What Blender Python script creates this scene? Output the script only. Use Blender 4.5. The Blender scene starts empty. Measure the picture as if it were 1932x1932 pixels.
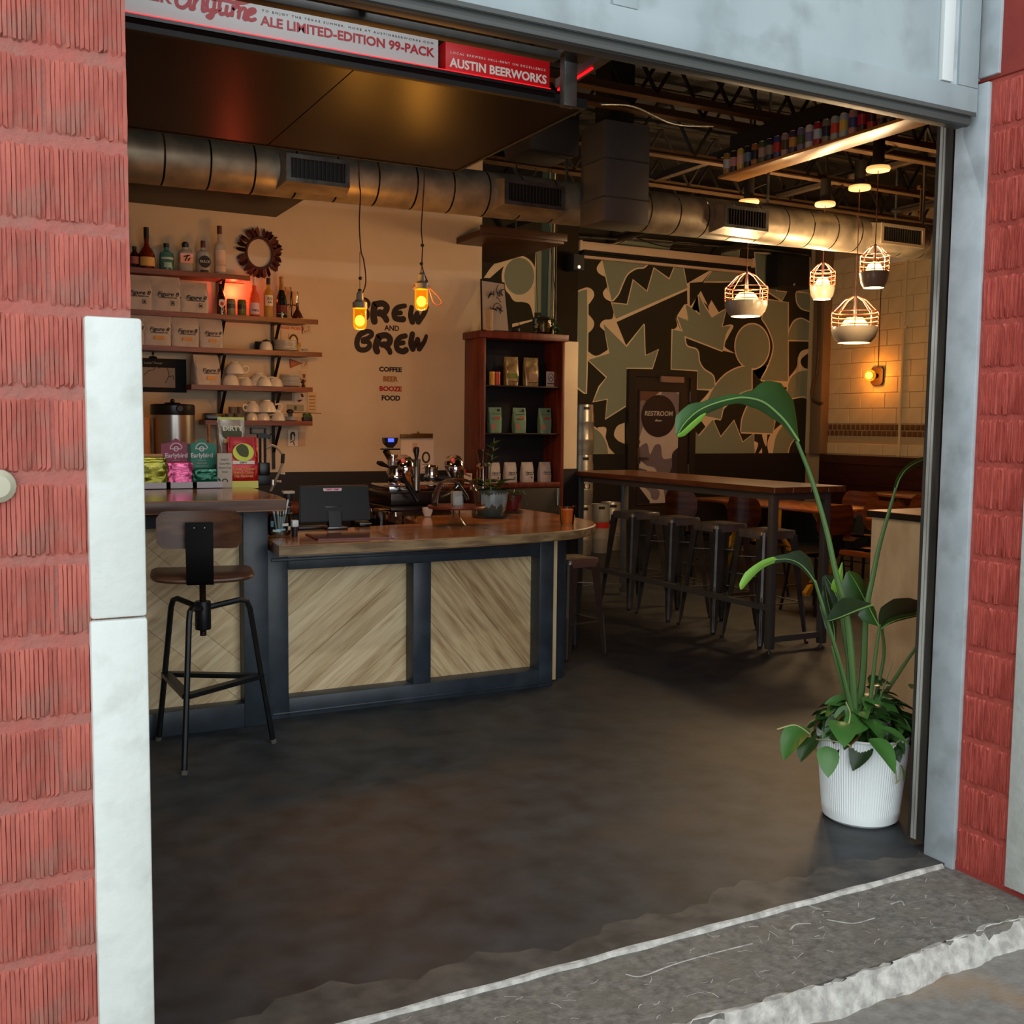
import bpy, bmesh, math, random
from mathutils import Vector, Matrix
rnd = random.Random(7)
PI = math.pi
S = bpy.context.scene
COL = S.collection

# ---------------------------------------------------------------- camera
FOC, EYE = 1988.0, 1.52
YAW, PITCH, ROLL = [math.radians(a) for a in (27.876, 4.726, 0.599)]
_f = Vector((math.sin(YAW), math.cos(YAW), 0)); _r = Vector((math.cos(YAW), -math.sin(YAW), 0)); _u = Vector((0, 0, 1))
_f2 = math.cos(PITCH)*_f - math.sin(PITCH)*_u; _u2 = math.sin(PITCH)*_f + math.cos(PITCH)*_u
_r3 = math.cos(ROLL)*_r + math.sin(ROLL)*_u2; _u3 = -math.sin(ROLL)*_r + math.cos(ROLL)*_u2
cd = bpy.data.cameras.new('camera'); cam = bpy.data.objects.new('camera', cd); COL.objects.link(cam)
cd.sensor_width = 36; cd.lens = 36*FOC/1932; cd.clip_start = .05
cam.matrix_world = Matrix(((_r3.x, _u3.x, -_f2.x, 0), (_r3.y, _u3.y, -_f2.y, 0), (_r3.z, _u3.z, -_f2.z, EYE), (0, 0, 0, 1)))
S.camera = cam
# ---------------------------------------------------------------- sky, exposure
w = bpy.data.worlds.new('overcast_sky'); S.world = w; w.use_nodes = True
bg = w.node_tree.nodes['Background']; bg.inputs[0].default_value = (.84, .95, 1.0, 1); bg.inputs[1].default_value = .48
sd = bpy.data.lights.new('hazy_sun', 'SUN'); sd.energy = 3.6; sd.angle = math.radians(95); sd.color = (.93, .98, 1.0)
so = bpy.data.objects.new('hazy_sun', sd); COL.objects.link(so); so.rotation_euler = Vector((.38, .86, -.35)).to_track_quat('-Z', 'Y').to_euler()
S.view_settings.view_transform = 'Standard'; S.view_settings.look = 'None'
S.view_settings.gamma = 1; S.view_settings.use_curve_mapping = False; S.view_settings.exposure = 0

# surveying helpers: a sight line through a point of the picture meets a known plane of the room
def sight(x, y): return _r3*((x-966)/FOC) - _u3*((y-966)/FOC) + _f2
def PY(x, y, Y): d = sight(x, y); return Vector((0, 0, EYE)) + d*(Y/d.y)
def PX(x, y, X): d = sight(x, y); return Vector((0, 0, EYE)) + d*(X/d.x)
def PZ(x, y, z=0.): d = sight(x, y); return Vector((0, 0, EYE)) + d*((z-EYE)/d.z)

# ---------------------------------------------------------------- materials
def lin(c):
    def g(v):
        v /= 255.
        return v/12.92 if v <= .04045 else ((v+.055)/1.055)**2.4
    return (g(c[0]), g(c[1]), g(c[2]), 1)
_M = {}
def mat(name, c, rough=.5, metal=0, c2=None, ns=8, stretch=(1, 1, 1), lo=.35, hi=.65, bump=0, bs=None, bstretch=None, emit=None, es=0, trans=0, coat=0, detail=6, spec=.5, ior=1.45, c3=None, ns3=2, subsurf=0):
    if name in _M: return _M[name]
    m = bpy.data.materials.new(name); _M[name] = m; m.use_nodes = True
    nt = m.node_tree; N = nt.nodes; L = nt.links; b = N['Principled BSDF']
    b.inputs['Base Color'].default_value = lin(c); b.inputs['Roughness'].default_value = rough; b.inputs['Metallic'].default_value = metal
    b.inputs['IOR'].default_value = ior; b.inputs['Specular IOR Level'].default_value = spec
    if trans: b.inputs['Transmission Weight'].default_value = trans
    if coat: b.inputs['Coat Weight'].default_value = coat; b.inputs['Coat Roughness'].default_value = .12
    if emit: b.inputs['Emission Color'].default_value = lin(emit); b.inputs['Emission Strength'].default_value = es
    if trans >= .8:            # thin-walled glass: see-through, with a fresnel gloss and a little body
        tr = N.new('ShaderNodeBsdfTransparent'); tr.inputs[0].default_value = lin(c)
        gl = N.new('ShaderNodeBsdfGlossy'); gl.inputs['Roughness'].default_value = max(rough, .03)
        fr = N.new('ShaderNodeLayerWeight'); fr.inputs[0].default_value = .24
        mx = N.new('ShaderNodeMixShader'); L.new(fr.outputs['Fresnel'], mx.inputs[0]); L.new(tr.outputs[0], mx.inputs[1]); L.new(gl.outputs[0], mx.inputs[2]); sh = mx.outputs[0]
        if trans < 1:
            df = N.new('ShaderNodeBsdfDiffuse'); df.inputs[0].default_value = lin(c); m2 = N.new('ShaderNodeMixShader'); m2.inputs[0].default_value = 1.15-trans
            L.new(sh, m2.inputs[1]); L.new(df.outputs[0], m2.inputs[2]); sh = m2.outputs[0]
        if es:
            em = N.new('ShaderNodeEmission'); em.inputs[0].default_value = lin(emit); em.inputs[1].default_value = es; ad = N.new('ShaderNodeAddShader'); L.new(sh, ad.inputs[0]); L.new(em.outputs[0], ad.inputs[1]); sh = ad.outputs[0]
        L.new(sh, N['Material Output'].inputs[0]); return m
    def noise(scale, st, det=detail):
        tc = N.new('ShaderNodeTexCoord'); mp = N.new('ShaderNodeMapping'); mp.inputs['Scale'].default_value = st
        n = N.new('ShaderNodeTexNoise'); n.inputs['Scale'].default_value = scale; n.inputs['Detail'].default_value = det
        L.new(tc.outputs['Object'], mp.inputs[0]); L.new(mp.outputs[0], n.inputs['Vector']); return n
    if c2:
        n = noise(ns, stretch); r = N.new('ShaderNodeValToRGB'); e = r.color_ramp.elements
        e[0].position = lo; e[1].position = hi; e[0].color = lin(c); e[1].color = lin(c2)
        L.new(n.outputs[0], r.inputs[0]); out = r.outputs[0]
        if c3:
            n3 = noise(ns3, (1, 1, 1), 8); r3 = N.new('ShaderNodeValToRGB'); r3.color_ramp.elements[0].position = .52; r3.color_ramp.elements[1].position = .72
            mx = N.new('ShaderNodeMix'); mx.data_type = 'RGBA'; L.new(n3.outputs[0], r3.inputs[0]); L.new(r3.outputs[0], mx.inputs[0])
            L.new(out, mx.inputs[6]); mx.inputs[7].default_value = lin(c3); out = mx.outputs[2]
        L.new(out, b.inputs['Base Color'])
    if bump:
        n = noise(bs or ns, bstretch or stretch); bp = N.new('ShaderNodeBump'); bp.inputs['Strength'].default_value = bump; bp.inputs['Distance'].default_value = .01
        L.new(n.outputs[0], bp.inputs['Height']); L.new(bp.outputs[0], b.inputs['Normal'])
    return m
def flat(c, rough=.6, **k): return mat('paint_%d_%d_%d' % tuple(c) + ('' if rough == .6 else '_%d' % (rough*100)), c, rough, **k)

# ---------------------------------------------------------------- mesh builder
class MB:
    def __init__(s): s.bm = bmesh.new()
    def face(s, pts):
        return s.bm.faces.new([s.bm.verts.new(p) for p in pts])
    def box(s, x0, x1, y0, y1, z0, z1, bev=0, seg=2):
        v = [s.bm.verts.new((x, y, z)) for x in (x0, x1) for y in (y0, y1) for z in (z0, z1)]
        fs = [s.bm.faces.new([v[i] for i in q]) for q in ((0, 1, 3, 2), (4, 6, 7, 5), (0, 4, 5, 1), (2, 3, 7, 6), (0, 2, 6, 4), (1, 5, 7, 3))]
        if bev:
            es = list({e for f in fs for e in f.edges})
            bmesh.ops.bevel(s.bm, geom=es, offset=bev, segments=seg, affect='EDGES', profile=.5)
        return s
    def tube(s, pts, r, n=8, cap=True, closed=False, flat=1):
        pts = [Vector(p) for p in pts]; rs = r if isinstance(r, (list, tuple)) else [r]*len(pts)
        m = len(pts); rings = []; prev = None
        for i, p in enumerate(pts):
            a = pts[(i-1) % m] if (closed or i > 0) else p; c = pts[(i+1) % m] if (closed or i < m-1) else p
            t = (c-a).normalized() if (c-a).length > 1e-9 else Vector((0, 0, 1))
            if prev is None:
                up = Vector((0, 0, 1)) if abs(t.z) < .95 else Vector((0, 1, 0)); x = t.cross(up).normalized()
            else:
                x = prev - t*prev.dot(t)
                x = x.normalized() if x.length > 1e-6 else t.orthogonal().normalized()
            prev = x; y = t.cross(x)
            rings.append([s.bm.verts.new(p + (x*math.cos(2*PI*k/n) + y*math.sin(2*PI*k/n)*flat)*rs[i]) for k in range(n)])
        for i in range(m if closed else m-1):
            A, B = rings[i], rings[(i+1) % m]
            for k in range(n): s.bm.faces.new((A[k], A[(k+1) % n], B[(k+1) % n], B[k]))
        if cap and not closed:
            s.bm.faces.new(rings[0][::-1]); s.bm.faces.new(rings[-1])
        return s
    def bar(s, a, b, wx, wy):      # square bar between two points
        a, b = Vector(a), Vector(b); t = (b-a).normalized(); up = Vector((0, 0, 1)) if abs(t.z) < .9 else Vector((0, 1, 0))
        x = t.cross(up).normalized(); y = t.cross(x); q = []
        for p in (a, b): q.append([s.bm.verts.new(p + x*wx*.5*i + y*wy*.5*j) for i, j in ((-1, -1), (1, -1), (1, 1), (-1, 1))])
        for k in range(4): s.bm.faces.new((q[0][k], q[0][(k+1) % 4], q[1][(k+1) % 4], q[1][k]))
        s.bm.faces.new(q[0][::-1]); s.bm.faces.new(q[1]); return s
    def lathe(s, prof, n=24, c=(0, 0, 0), rfun=None):
        c = Vector(c); rings = []
        for r, z in prof:
            if r < 1e-6: rings.append([s.bm.verts.new(c + Vector((0, 0, z)))])
            else: rings.append([s.bm.verts.new(c + Vector((math.cos(2*PI*k/n)*r*(rfun(k, r, z) if rfun else 1), math.sin(2*PI*k/n)*r*(rfun(k, r, z) if rfun else 1), z))) for k in range(n)])
        for A, B in zip(rings, rings[1:]):
            for k in range(n):
                k2 = (k+1) % n
                if len(A) == 1 and len(B) == 1: continue
                if len(A) == 1: s.bm.faces.new((A[0], B[k2], B[k]))
                elif len(B) == 1: s.bm.faces.new((A[k], A[k2], B[0]))
                else: s.bm.faces.new((A[k], A[k2], B[k2], B[k]))
        return s
    def prism(s, pts, ext):        # closed polygon in space pushed along a vector
        ext = Vector(ext); A = [s.bm.verts.new(p) for p in pts]; B = [s.bm.verts.new(Vector(p)+ext) for p in pts]; n = len(A)
        s.bm.faces.new(A[::-1]); s.bm.faces.new(B)
        for k in range(n): s.bm.faces.new((A[k], A[(k+1) % n], B[(k+1) % n], B[k]))
        return s
    def grid(s, rows, closed=False):
        R = [[s.bm.verts.new(p) for p in row] for row in rows]
        for A, B in zip(R, R[1:]):
            n = len(A)
            for k in range(n if closed else n-1): s.bm.faces.new((A[k], A[(k+1) % n], B[(k+1) % n], B[k]))
        return s
    def ball(s, c, r, u=16, v=10, sq=(1, 1, 1)):
        g = bmesh.ops.create_uvsphere(s.bm, u_segments=u, v_segments=v, radius=r)
        for q in g['verts']: q.co = Vector((q.co.x*sq[0], q.co.y*sq[1], q.co.z*sq[2])) + Vector(c)
        return s
    def mesh(s, name, smooth=35):
        bmesh.ops.recalc_face_normals(s.bm, faces=s.bm.faces[:])
        me = bpy.data.meshes.new(name); s.bm.to_mesh(me); s.bm.free()
        if smooth:
            me.shade_smooth(); me.set_sharp_from_angle(angle=math.radians(smooth))
        return me
def obj(name, mb, m=None, parent=None, label=None, world=False, smooth=35):
    """link one mesh object; world=True: vertices were given in room coordinates"""
    me = mb.mesh(name, smooth) if isinstance(mb, MB) else mb
    if m is not None and not me.materials: me.materials.append(m)
    o = bpy.data.objects.new(name, me); COL.objects.link(o)
    if parent is not None:
        o.parent = parent
        if world:
            p = parent; off = Vector((0, 0, 0))
            while p is not None: off += p.location; p = p.parent
            o.location = -off
    if label: o['label'] = label
    return o
def tag(o, label, cat, group=None, kind=None):
    o['label'] = label; o['category'] = cat
    if group: o['group'] = group
    if kind: o['kind'] = kind
    return o
def thing(name, label, cat, loc=(0, 0, 0), rz=0, group=None):
    o = bpy.data.objects.new(name, None); COL.objects.link(o); o.empty_display_size = .1
    o.location = loc; o.rotation_euler = (0, 0, rz)
    return tag(o, label, cat, group)
def struct(name, mb, m, label, cat='wall', parent=None):
    o = obj(name, mb, m, parent); o['kind'] = 'structure'; o['label'] = label; o['category'] = cat
    return o
def dup(root, loc, rz=None, label=None):
    r = root.copy(); COL.objects.link(r); r.location = loc
    if rz is not None: r.rotation_euler = (0, 0, rz)
    if label: r['label'] = label
    for ch in list(root.children):
        c = ch.copy(); COL.objects.link(c); c.parent = r
        for g in list(ch.children):
            d = g.copy(); COL.objects.link(d); d.parent = c
    return r
def place(o, loc=None, rot=None):
    if loc is not None: o.location = loc
    if rot is not None: o.rotation_euler = rot
    return o
FRONT = (PI/2, 0, 0)            # lies in a wall that faces the street (x right, y up)
LEFTF = (PI/2, 0, -PI/2)        # lies in a wall that faces -X
def text_mesh(s, size, align='CENTER', bold=0, shear=0, ext=.0006, sp=1.0, wd=1):
    c = bpy.data.curves.new('lettering', 'FONT'); c.body = s; c.size = size; c.align_x = align; c.align_y = 'CENTER'
    c.offset = bold*size; c.shear = shear; c.extrude = ext; c.space_character = sp; c.resolution_u = 3
    o = bpy.data.objects.new('t', c); COL.objects.link(o)
    dg = bpy.context.evaluated_depsgraph_get(); me = bpy.data.meshes.new_from_object(o.evaluated_get(dg))
    bpy.data.objects.remove(o); bpy.data.curves.remove(c)
    if wd != 1:
        for v in me.vertices: v.co.x *= wd
    me.materials.clear()
    return me
def text(s, size, m, parent, loc, rot=FRONT, **k):
    me = text_mesh(s, size, **k); me.name = 'lettering'
    return place(obj('lettering', me, m, parent), loc, rot)
def cr(pts, n=6, closed=True):
    """Catmull-Rom through points; a third value 1 marks a sharp corner"""
    out = []; P = [(p[0], p[1], p[2] if len(p) > 2 else 0) for p in pts]; m = len(P)
    for i in range(m if closed else m-1):
        p1, p2 = P[i], P[(i+1) % m]
        p0 = P[i-1] if (closed or i > 0) else p1; p3 = P[(i+2) % m] if (closed or i < m-2) else p2
        if p1[2]: p0 = p1
        if p2[2]: p3 = p2
        k = 1 if (p1[2] and p2[2]) else n
        for j in range(k):
            t = j/k
            out.append(tuple(.5*((2*p1[a]) + (p2[a]-p0[a])*t + (2*p0[a]-5*p1[a]+4*p2[a]-p3[a])*t*t + (3*p1[a]-p0[a]-3*p2[a]+p3[a])*t**3) for a in (0, 1)))
    if not closed: out.append(P[-1][:2])
    return out
def cr3(pts, n=6):
    out = []; P = [Vector(p) for p in pts]; m = len(P)
    for i in range(m-1):
        p1, p2 = P[i], P[i+1]; p0 = P[i-1] if i else p1*2-p2; p3 = P[i+2] if i < m-2 else p2*2-p1
        for j in range(n):
            t = j/n; out.append(.5*((2*p1)+(p2-p0)*t+(2*p0-5*p1+4*p2-p3)*t*t+(3*p1-p0-3*p2+p3)*t**3))
    return out+[P[-1]]
def stroke(mb, pts, w, z=0, h=.001, n=10):
    """fat round-ended pen stroke in the local xy plane (one swept ribbon with round caps)"""
    if isinstance(w, (int, float)): w = [w]*len(pts)
    for i, (p, q) in enumerate(zip(pts, pts[1:])):
        zi = z+2e-5*i
        a = math.atan2(q[1]-p[1], q[0]-p[0]); c = []
        for k in range(n+1): t = a+PI/2+PI*k/n; c.append((p[0]+math.cos(t)*w[i], p[1]+math.sin(t)*w[i], zi))
        for k in range(n+1): t = a-PI/2+PI*k/n; c.append((q[0]+math.cos(t)*w[i+1], q[1]+math.sin(t)*w[i+1], zi))
        mb.face(c)
def clip(poly, n, d):
    """keep the part of a convex polygon where n.p <= d"""
    out = []
    for i, p in enumerate(poly):
        q = poly[(i+1) % len(poly)]; a = n[0]*p[0]+n[1]*p[1]-d; b = n[0]*q[0]+n[1]*q[1]-d
        if a <= 0: out.append(p)
        if (a < 0 < b) or (b < 0 < a): t = a/(a-b); out.append((p[0]+(q[0]-p[0])*t, p[1]+(q[1]-p[1])*t))
    return out
def point_light(name, loc, power, col, r=.03, parent=None):
    l = bpy.data.lights.new(name, 'POINT'); l.energy = power; l.color = col; l.shadow_soft_size = r
    o = bpy.data.objects.new(name, l); COL.objects.link(o); o.location = loc
    if parent: o.parent = parent
    return o

# ---------------------------------------------------------------- palette
M_redbrick = mat('red_painted_brick', (176, 94, 80), .78, c2=(150, 74, 62), ns=14, stretch=(1, 1, .35), bump=.5, bs=60, c3=(140, 100, 88), ns3=9)
M_redbrick2 = mat('red_painted_brick_reveal', (184, 82, 70), .6, c2=(160, 66, 57), ns=14, stretch=(1, 1, .35), bump=.5, bs=60)
M_redplain = mat('red_painted_concrete', (160, 62, 52), .7, c2=(140, 52, 45), ns=5, bump=.15, bs=30)
M_white = mat('chipped_white_paint', (204, 209, 204), .6, c2=(198, 203, 198), ns=9, bump=.2, bs=40, c3=(188, 192, 186), ns3=14)
M_jamb = mat('grey_painted_steel', (172, 182, 187), .55, c2=(160, 170, 175), ns=12, bump=.05, bs=60, c3=(142, 150, 153), ns3=7)
M_doorg = mat('weathered_door_sheet', (154, 165, 168), .5, c2=(138, 150, 154), ns=3, stretch=(1, 1, .4), c3=(128, 138, 140), ns3=6, bump=.05, bs=30)
M_galv = mat('galvanised_steel', (120, 120, 116), .35, .8, c2=(88, 88, 84), ns=10, bump=.05, bs=20)
M_duct = mat('spiral_duct_steel', (158, 144, 120), .45, .5, c2=(122, 110, 92), ns=7, bump=.06, bs=14, c3=(120, 110, 94), ns3=5)
M_track = mat('worn_steel_track', (72, 68, 62), .45, .2, c2=(48, 44, 40), ns=20, stretch=(1, 1, .15), bump=.1)
M_dark = mat('black_painted', (22, 20, 19), .5)
M_black = mat('matt_black', (12, 12, 13), .45)
M_plastic = mat('black_plastic', (10, 10, 11), .3)
M_ceil = mat('black_ceiling', (22, 18, 14), .85, bump=.2, bs=8)
M_joist = mat('dark_painted_steel', (40, 33, 26), .5, .3)
M_cream = mat('cream_wall_paint', (204, 184, 154), .85, c2=(197, 177, 147), ns=3, bump=.05, bs=50)
M_wains = mat('black_wainscot', (26, 21, 17), .6)
M_barblue = mat('charcoal_blue_paint', (46, 55, 64), .38, c2=(38, 46, 54), ns=9, bump=.12, bs=14, c3=(58, 68, 76), ns3=4)
M_chrome = mat('polished_chrome', (205, 205, 205), .08, 1)
M_steel = mat('brushed_stainless', (165, 160, 152), .28, 1, bump=.03, bs=60, stretch=(1, 1, .05))
M_brass = mat('aged_brass', (170, 120, 50), .35, .9)
M_copper = mat('coppery_wire', (150, 78, 52), .5, .2)
M_ceramic = mat('white_ceramic', (214, 206, 192), .25, coat=.3)
M_paper = mat('paper_white', (196, 186, 172), .8, c2=(180, 170, 156), ns=20)
M_glass = mat('clear_glass', (255, 255, 255), .02, trans=1, ior=1.35)
def wood(name, c, c2, ns=3, st=(1, 12, 12), rough=.35, c3=None, coat=0, bump=.04, ns3=3): return mat(name, c, rough, c2=c2, ns=ns, stretch=st, lo=.38, hi=.62, bump=bump, bs=ns, bstretch=st, c3=c3, coat=coat, ns3=ns3)
M_top = wood('varnished_countertop', (136, 92, 58), (178, 128, 84), 2, (1, 7, 7), .2, coat=.5)
M_edge = wood('live_edge_wood', (150, 124, 88), (108, 84, 56), 5, (1, 6, 6), .5, bump=.3)
M_shelfw = wood('stained_shelf_wood', (132, 72, 40), (100, 52, 28), 3, (1, 10, 10), .4)
M_cabw = wood('red_brown_cabinet_wood', (112, 46, 24), (80, 30, 16), 3, (8, 8, 1), .4)
M_stoolw = wood('walnut_stool_wood', (96, 62, 42), (70, 42, 28), 3, (1, 10, 10), .4)
M_ply = wood('birch_plywood', (222, 198, 152), (204, 176, 132), 3, (3, 3, 1), .55, c3=(190, 160, 116))
# ================================================================ THE SETTING
# floor, apron, pavement
M_floor = mat('dark_polished_concrete', (54, 58, 62), .56, c2=(28, 30, 33), ns=7, lo=.3, hi=.72, bump=.06, bs=25, c3=(60, 54, 50), ns3=3, detail=14)
M_apron = mat('worn_grey_concrete', (128, 123, 115), .75, c2=(92, 88, 82), ns=38, lo=.3, hi=.7, bump=.35, bs=90, c3=(110, 104, 94), ns3=6, detail=12)
M_pave = mat('stained_pavement_concrete', (142, 138, 132), .8, c2=(112, 106, 98), ns=24, lo=.25, hi=.75, bump=.25, bs=80, c3=(150, 126, 100), ns3=3, detail=12)
M_worn = mat('broken_pale_concrete', (196, 192, 184), .9, c2=(150, 146, 140), ns=25, bump=.6, bs=70)
b = MB(); b.box(-1.2, 10.9, 2.462, 11.5, -.2, 0); struct('floor', b, M_floor, 'dark polished concrete floor of the taproom, scuffed near the doorway', 'floor')
def ragged(x0, x1, n, yfun, z0, z1, depth, seed):
    R = random.Random(seed); rows = []
    lines = [(0, z1), (.25, z1+.002), (.55, (z0+z1)/2+.006), (.85, z0+.012), (1, z0)]
    for t, z in lines: rows.append([(x0+(x1-x0)*i/n, yfun(x0+(x1-x0)*i/n)-depth*t+R.uniform(-.5, .5)*depth*(.45 if t < 1 else .2), z+R.uniform(-.004, .004)*(1 if .3 < t < 1 else .15)) for i in range(n+1)])
    m = MB(); m.grid(rows); return m
# slab edge at the threshold: a thin worn lip, then the apron two centimetres lower
tr = MB(); tr.grid([[(-.4+i*.06, 2.459+.003*math.sin(i*1.3), .0025) for i in range(58)], [(-.4+i*.06, 2.450+.005*math.sin(i*2.1), .001) for i in range(58)], [(-.4+i*.06, 2.443+.003*math.sin(i*1.7), -.011) for i in range(58)]])
struct('trim_1', tr, M_worn, 'pale worn lip of the floor slab along the threshold', 'threshold')
sm = MB(); sm.prism([(3.04, 2.457, -.05), (-1.2, 2.457, -.05)]+[(-1.2+.053*i, 2.60+.03*math.sin(i*.7)+.018*math.sin(i*2.3)+.03*math.sin(i*.21), -.05) for i in range(81)], (0, 0, .0512)); struct('floor.001', sm, mat('rubbed_sill_concrete', (80, 77, 73), .6, c2=(54, 52, 50), ns=9, bump=.08, bs=40, c3=(92, 86, 78), ns3=8), 'rubbed grey strip of floor under the roll door line', 'floor')
ap = MB(); ap.box(-1.2, 3.6, 2.07, 2.462, -.3, -.010); struct('floor_apron', ap, M_apron, 'grey concrete apron in front of the threshold, cracked and scratched', 'floor')
rg = ragged(-1.2, 3.9, 190, lambda x: 2.075+.012*math.sin(x*5)+.006*math.sin(x*23), -.09, -.009, .045, 3)
struct('trim_2', rg, M_worn, 'broken pale edge of the concrete apron above the pavement', 'kerb')
pv = MB(); pv.box(-3, 5, -1.5, 2.1, -.4, -.09); struct('floor_pavement', pv, M_pave, 'stained pavement outside the doorway', 'pavement')
# cracks and white scratches on the apron
ck = MB()
for p in (((1560, 1735), (1610, 1742), (1650, 1732)), ((1490, 1755), (1502, 1744), (1530, 1742)), ((1180, 1838), (1210, 1842), (1270, 1820), (1340, 1800), (1420, 1780)), ((1520, 1705), (1535, 1712), (1550, 1716)), ((1680, 1706), (1700, 1700), (1706, 1708))):
    pts = [PZ(x, y, -.0095) for x, y in p]; ck.tube(cr3(pts, 4), .003, 5, flat=.3)
R_ = random.Random(21)
for k in range(150):
    x = R_.uniform(.3, 2.95); y = R_.uniform(2.10, 2.43); a = R_.uniform(-.5, .9) if k % 3 else R_.uniform(0, 6.28); l = R_.uniform(.008, .045); c_ = R_.uniform(-.012, .012)
    ck.tube([(x, y, -.0098), (x+l*.5*math.cos(a)-c_*math.sin(a)*.5, y+l*.5*math.sin(a)+c_*.5, -.0096), (x+l*math.cos(a), y+l*math.sin(a), -.0098)], R_.uniform(.0006, .0014), 4, flat=.4)
struct('trim_3', ck, M_worn, 'white scratches and cracks on the apron', 'crack')

# walls of the shell
b = MB(); b.box(-2.6, .300, 2.1105, 2.6, -.3, 4.4); wl = struct('wall_front_left', b, mat('red_mortar', (162, 88, 78), .85, c2=(150, 96, 86), ns=16, bump=.6, bs=50), 'red painted ribbed masonry pier beside the open doorway')
b = MB(); b.box(3.051, 11, 2.12, 2.55, -.3, 4.4); b.box(3.2, 11, 2.55, 2.66, -.3, 4.4); wr = struct('wall_front_right', b, mat('red_mortar_reveal', (174, 78, 66), .75, c2=(156, 66, 56), ns=16, bump=.4, bs=50), 'red painted ribbed masonry reveal on the far side of the doorway')
b = MB(); b.box(-2.6, 11, 2.62, 2.8, 3.3, 4.4); struct('wall_front_header', b, M_dark, 'dark wall over the roll door')
# ribbed bricks: every brick is a slab with irregular vertical ridges
def brick_mesh(wd, ht, seed, pitch=.0078):
    R = random.Random(seed); n = max(4, int(wd/pitch)); xs = []; x = 0
    cols = []
    for i in range(n):
        x0 = -wd/2+wd*i/n; p = wd/n; g = R.choice((.14, .18, .22, .3)); d = R.choice((.0085, .008, .0075, .0066, .005, .0085))
        cols += [(x0+p*g*.5, d), (x0+p*(1-g*.5), d), (x0+p*(1-g*.25), R.choice((0, 0, .001, .0024, .0035)))]
    cols = [(-wd/2, 0)]+cols+[(wd/2, 0)]
    rows = []; zs = [0, .05, .3, .55, .8, .95, 1]
    for k, t in enumerate(zs):
        rows.append([(cx+R.uniform(-.0006, .0006), -(d*(1 if 0 < k < 6 else .25)*R.uniform(.7, 1.15))-.0025, (t-.5)*ht+(R.uniform(-.006, .006) if k in (1, 5) else R.uniform(-.003, .003) if k in (0, 6) else 0)) for cx, d in cols])
    m = MB(); m.grid(rows)
    return m.mesh('brick', 40)
CH = .1525
bm_full = [brick_mesh(.285, CH-.019, s) for s in range(5)]; bm_half = [brick_mesh(.138, CH-.019, s+20) for s in range(4)]
for me in bm_full+bm_half: me.materials.append(M_redbrick)
for k in range(-7, 13):
    zc = .957+CH*(k+.5); x = .304; first = True; j = 0
    while x > -.55:
        half = first and k % 2; wd = .145 if half else .292
        o = obj('brick', rnd.choice(bm_half if half else bm_full), None, wl); o.location = (x-wd/2, 2.116, zc+rnd.uniform(-.003, .003)); x -= wd; first = False
rb_full = [brick_mesh(.300, .157-.016, s+40) for s in range(3)]; rb_half = [brick_mesh(.14, .157-.016, s+50) for s in range(3)]
for me in rb_full+rb_half: me.materials.append(M_redbrick2)
for k in range(-1, 16):
    zc = .148+.157*(k+.5)
    if zc > 2.62: continue
    for yc, meshes in (((2.265, rb_full),) if k % 2 else ((2.34, rb_half), (2.19, rb_half))):
        o = obj('brick', rnd.choice(meshes), None, wr); o.location = (3.056, yc, zc); o.rotation_euler = (0, 0, -PI/2)
b = MB(); b.box(3.042, 4, 2.085, 2.47, 2.665, 4.4, .008); struct('trim_4', b, M_redplain, 'smooth red painted lintel end above the reveal', 'lintel')
b = MB(); b.box(3.047, 3.07, 2.1, 2.43, -.03, .02); b.box(3.05, 3.4, 2.09, 2.12, -.03, .015); struct('trim_5', b, M_redplain, 'red painted foot of the reveal wall', 'trim')
# white corner guards
def guard(name, x0, x1, y0, y1, z0, z1, lab):
    m = MB(); m.box(x0, x1, y0, y1, z0, z1, .006); return struct(name, m, M_white, lab, 'corner guard')
guard('trim_6', .2165, .318, 2.094, 2.33, 1.147, 1.712, 'upper length of the white corner guard on the red pier')
guard('trim_7', .215, .3185, 2.093, 2.33, -.2, 1.144, 'lower length of the white corner guard on the red pier')
guard('trim_8', 3.034, 3.3, 1.98, 2.222, .012, 3.2, 'white corner guard on the far reveal')
# pale round fitting on the pier
t = thing('wall_plug', 'pale round cap on the red ribbed pier', 'fitting', PY(-4, 917, 2.105)); m = MB(); m.lathe([(0, .02), (.02, .018), (.03, .008), (.031, 0)], 16); place(obj('cap', m, mat('pale_cap', (176, 172, 150), .6), t), None, (PI/2, 0, 0))
# jamb plates on the reveal
b = MB(); b.box(3.034, 3.06, 2.424, 2.548, -.02, 2.66, .002); struct('trim_9', b, M_jamb, 'grey painted steel jamb beside the roll door track', 'jamb')
b = MB(); b.box(3.030, 3.06, 2.386, 2.462, 2.676, 4.2, .003); b.box(3.031, 3.06, 2.464, 2.54, 2.672, 4.2, .003); struct('trim_10', b, M_jamb, 'upper grey steel jamb in two plates under the lintel', 'jamb')
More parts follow.
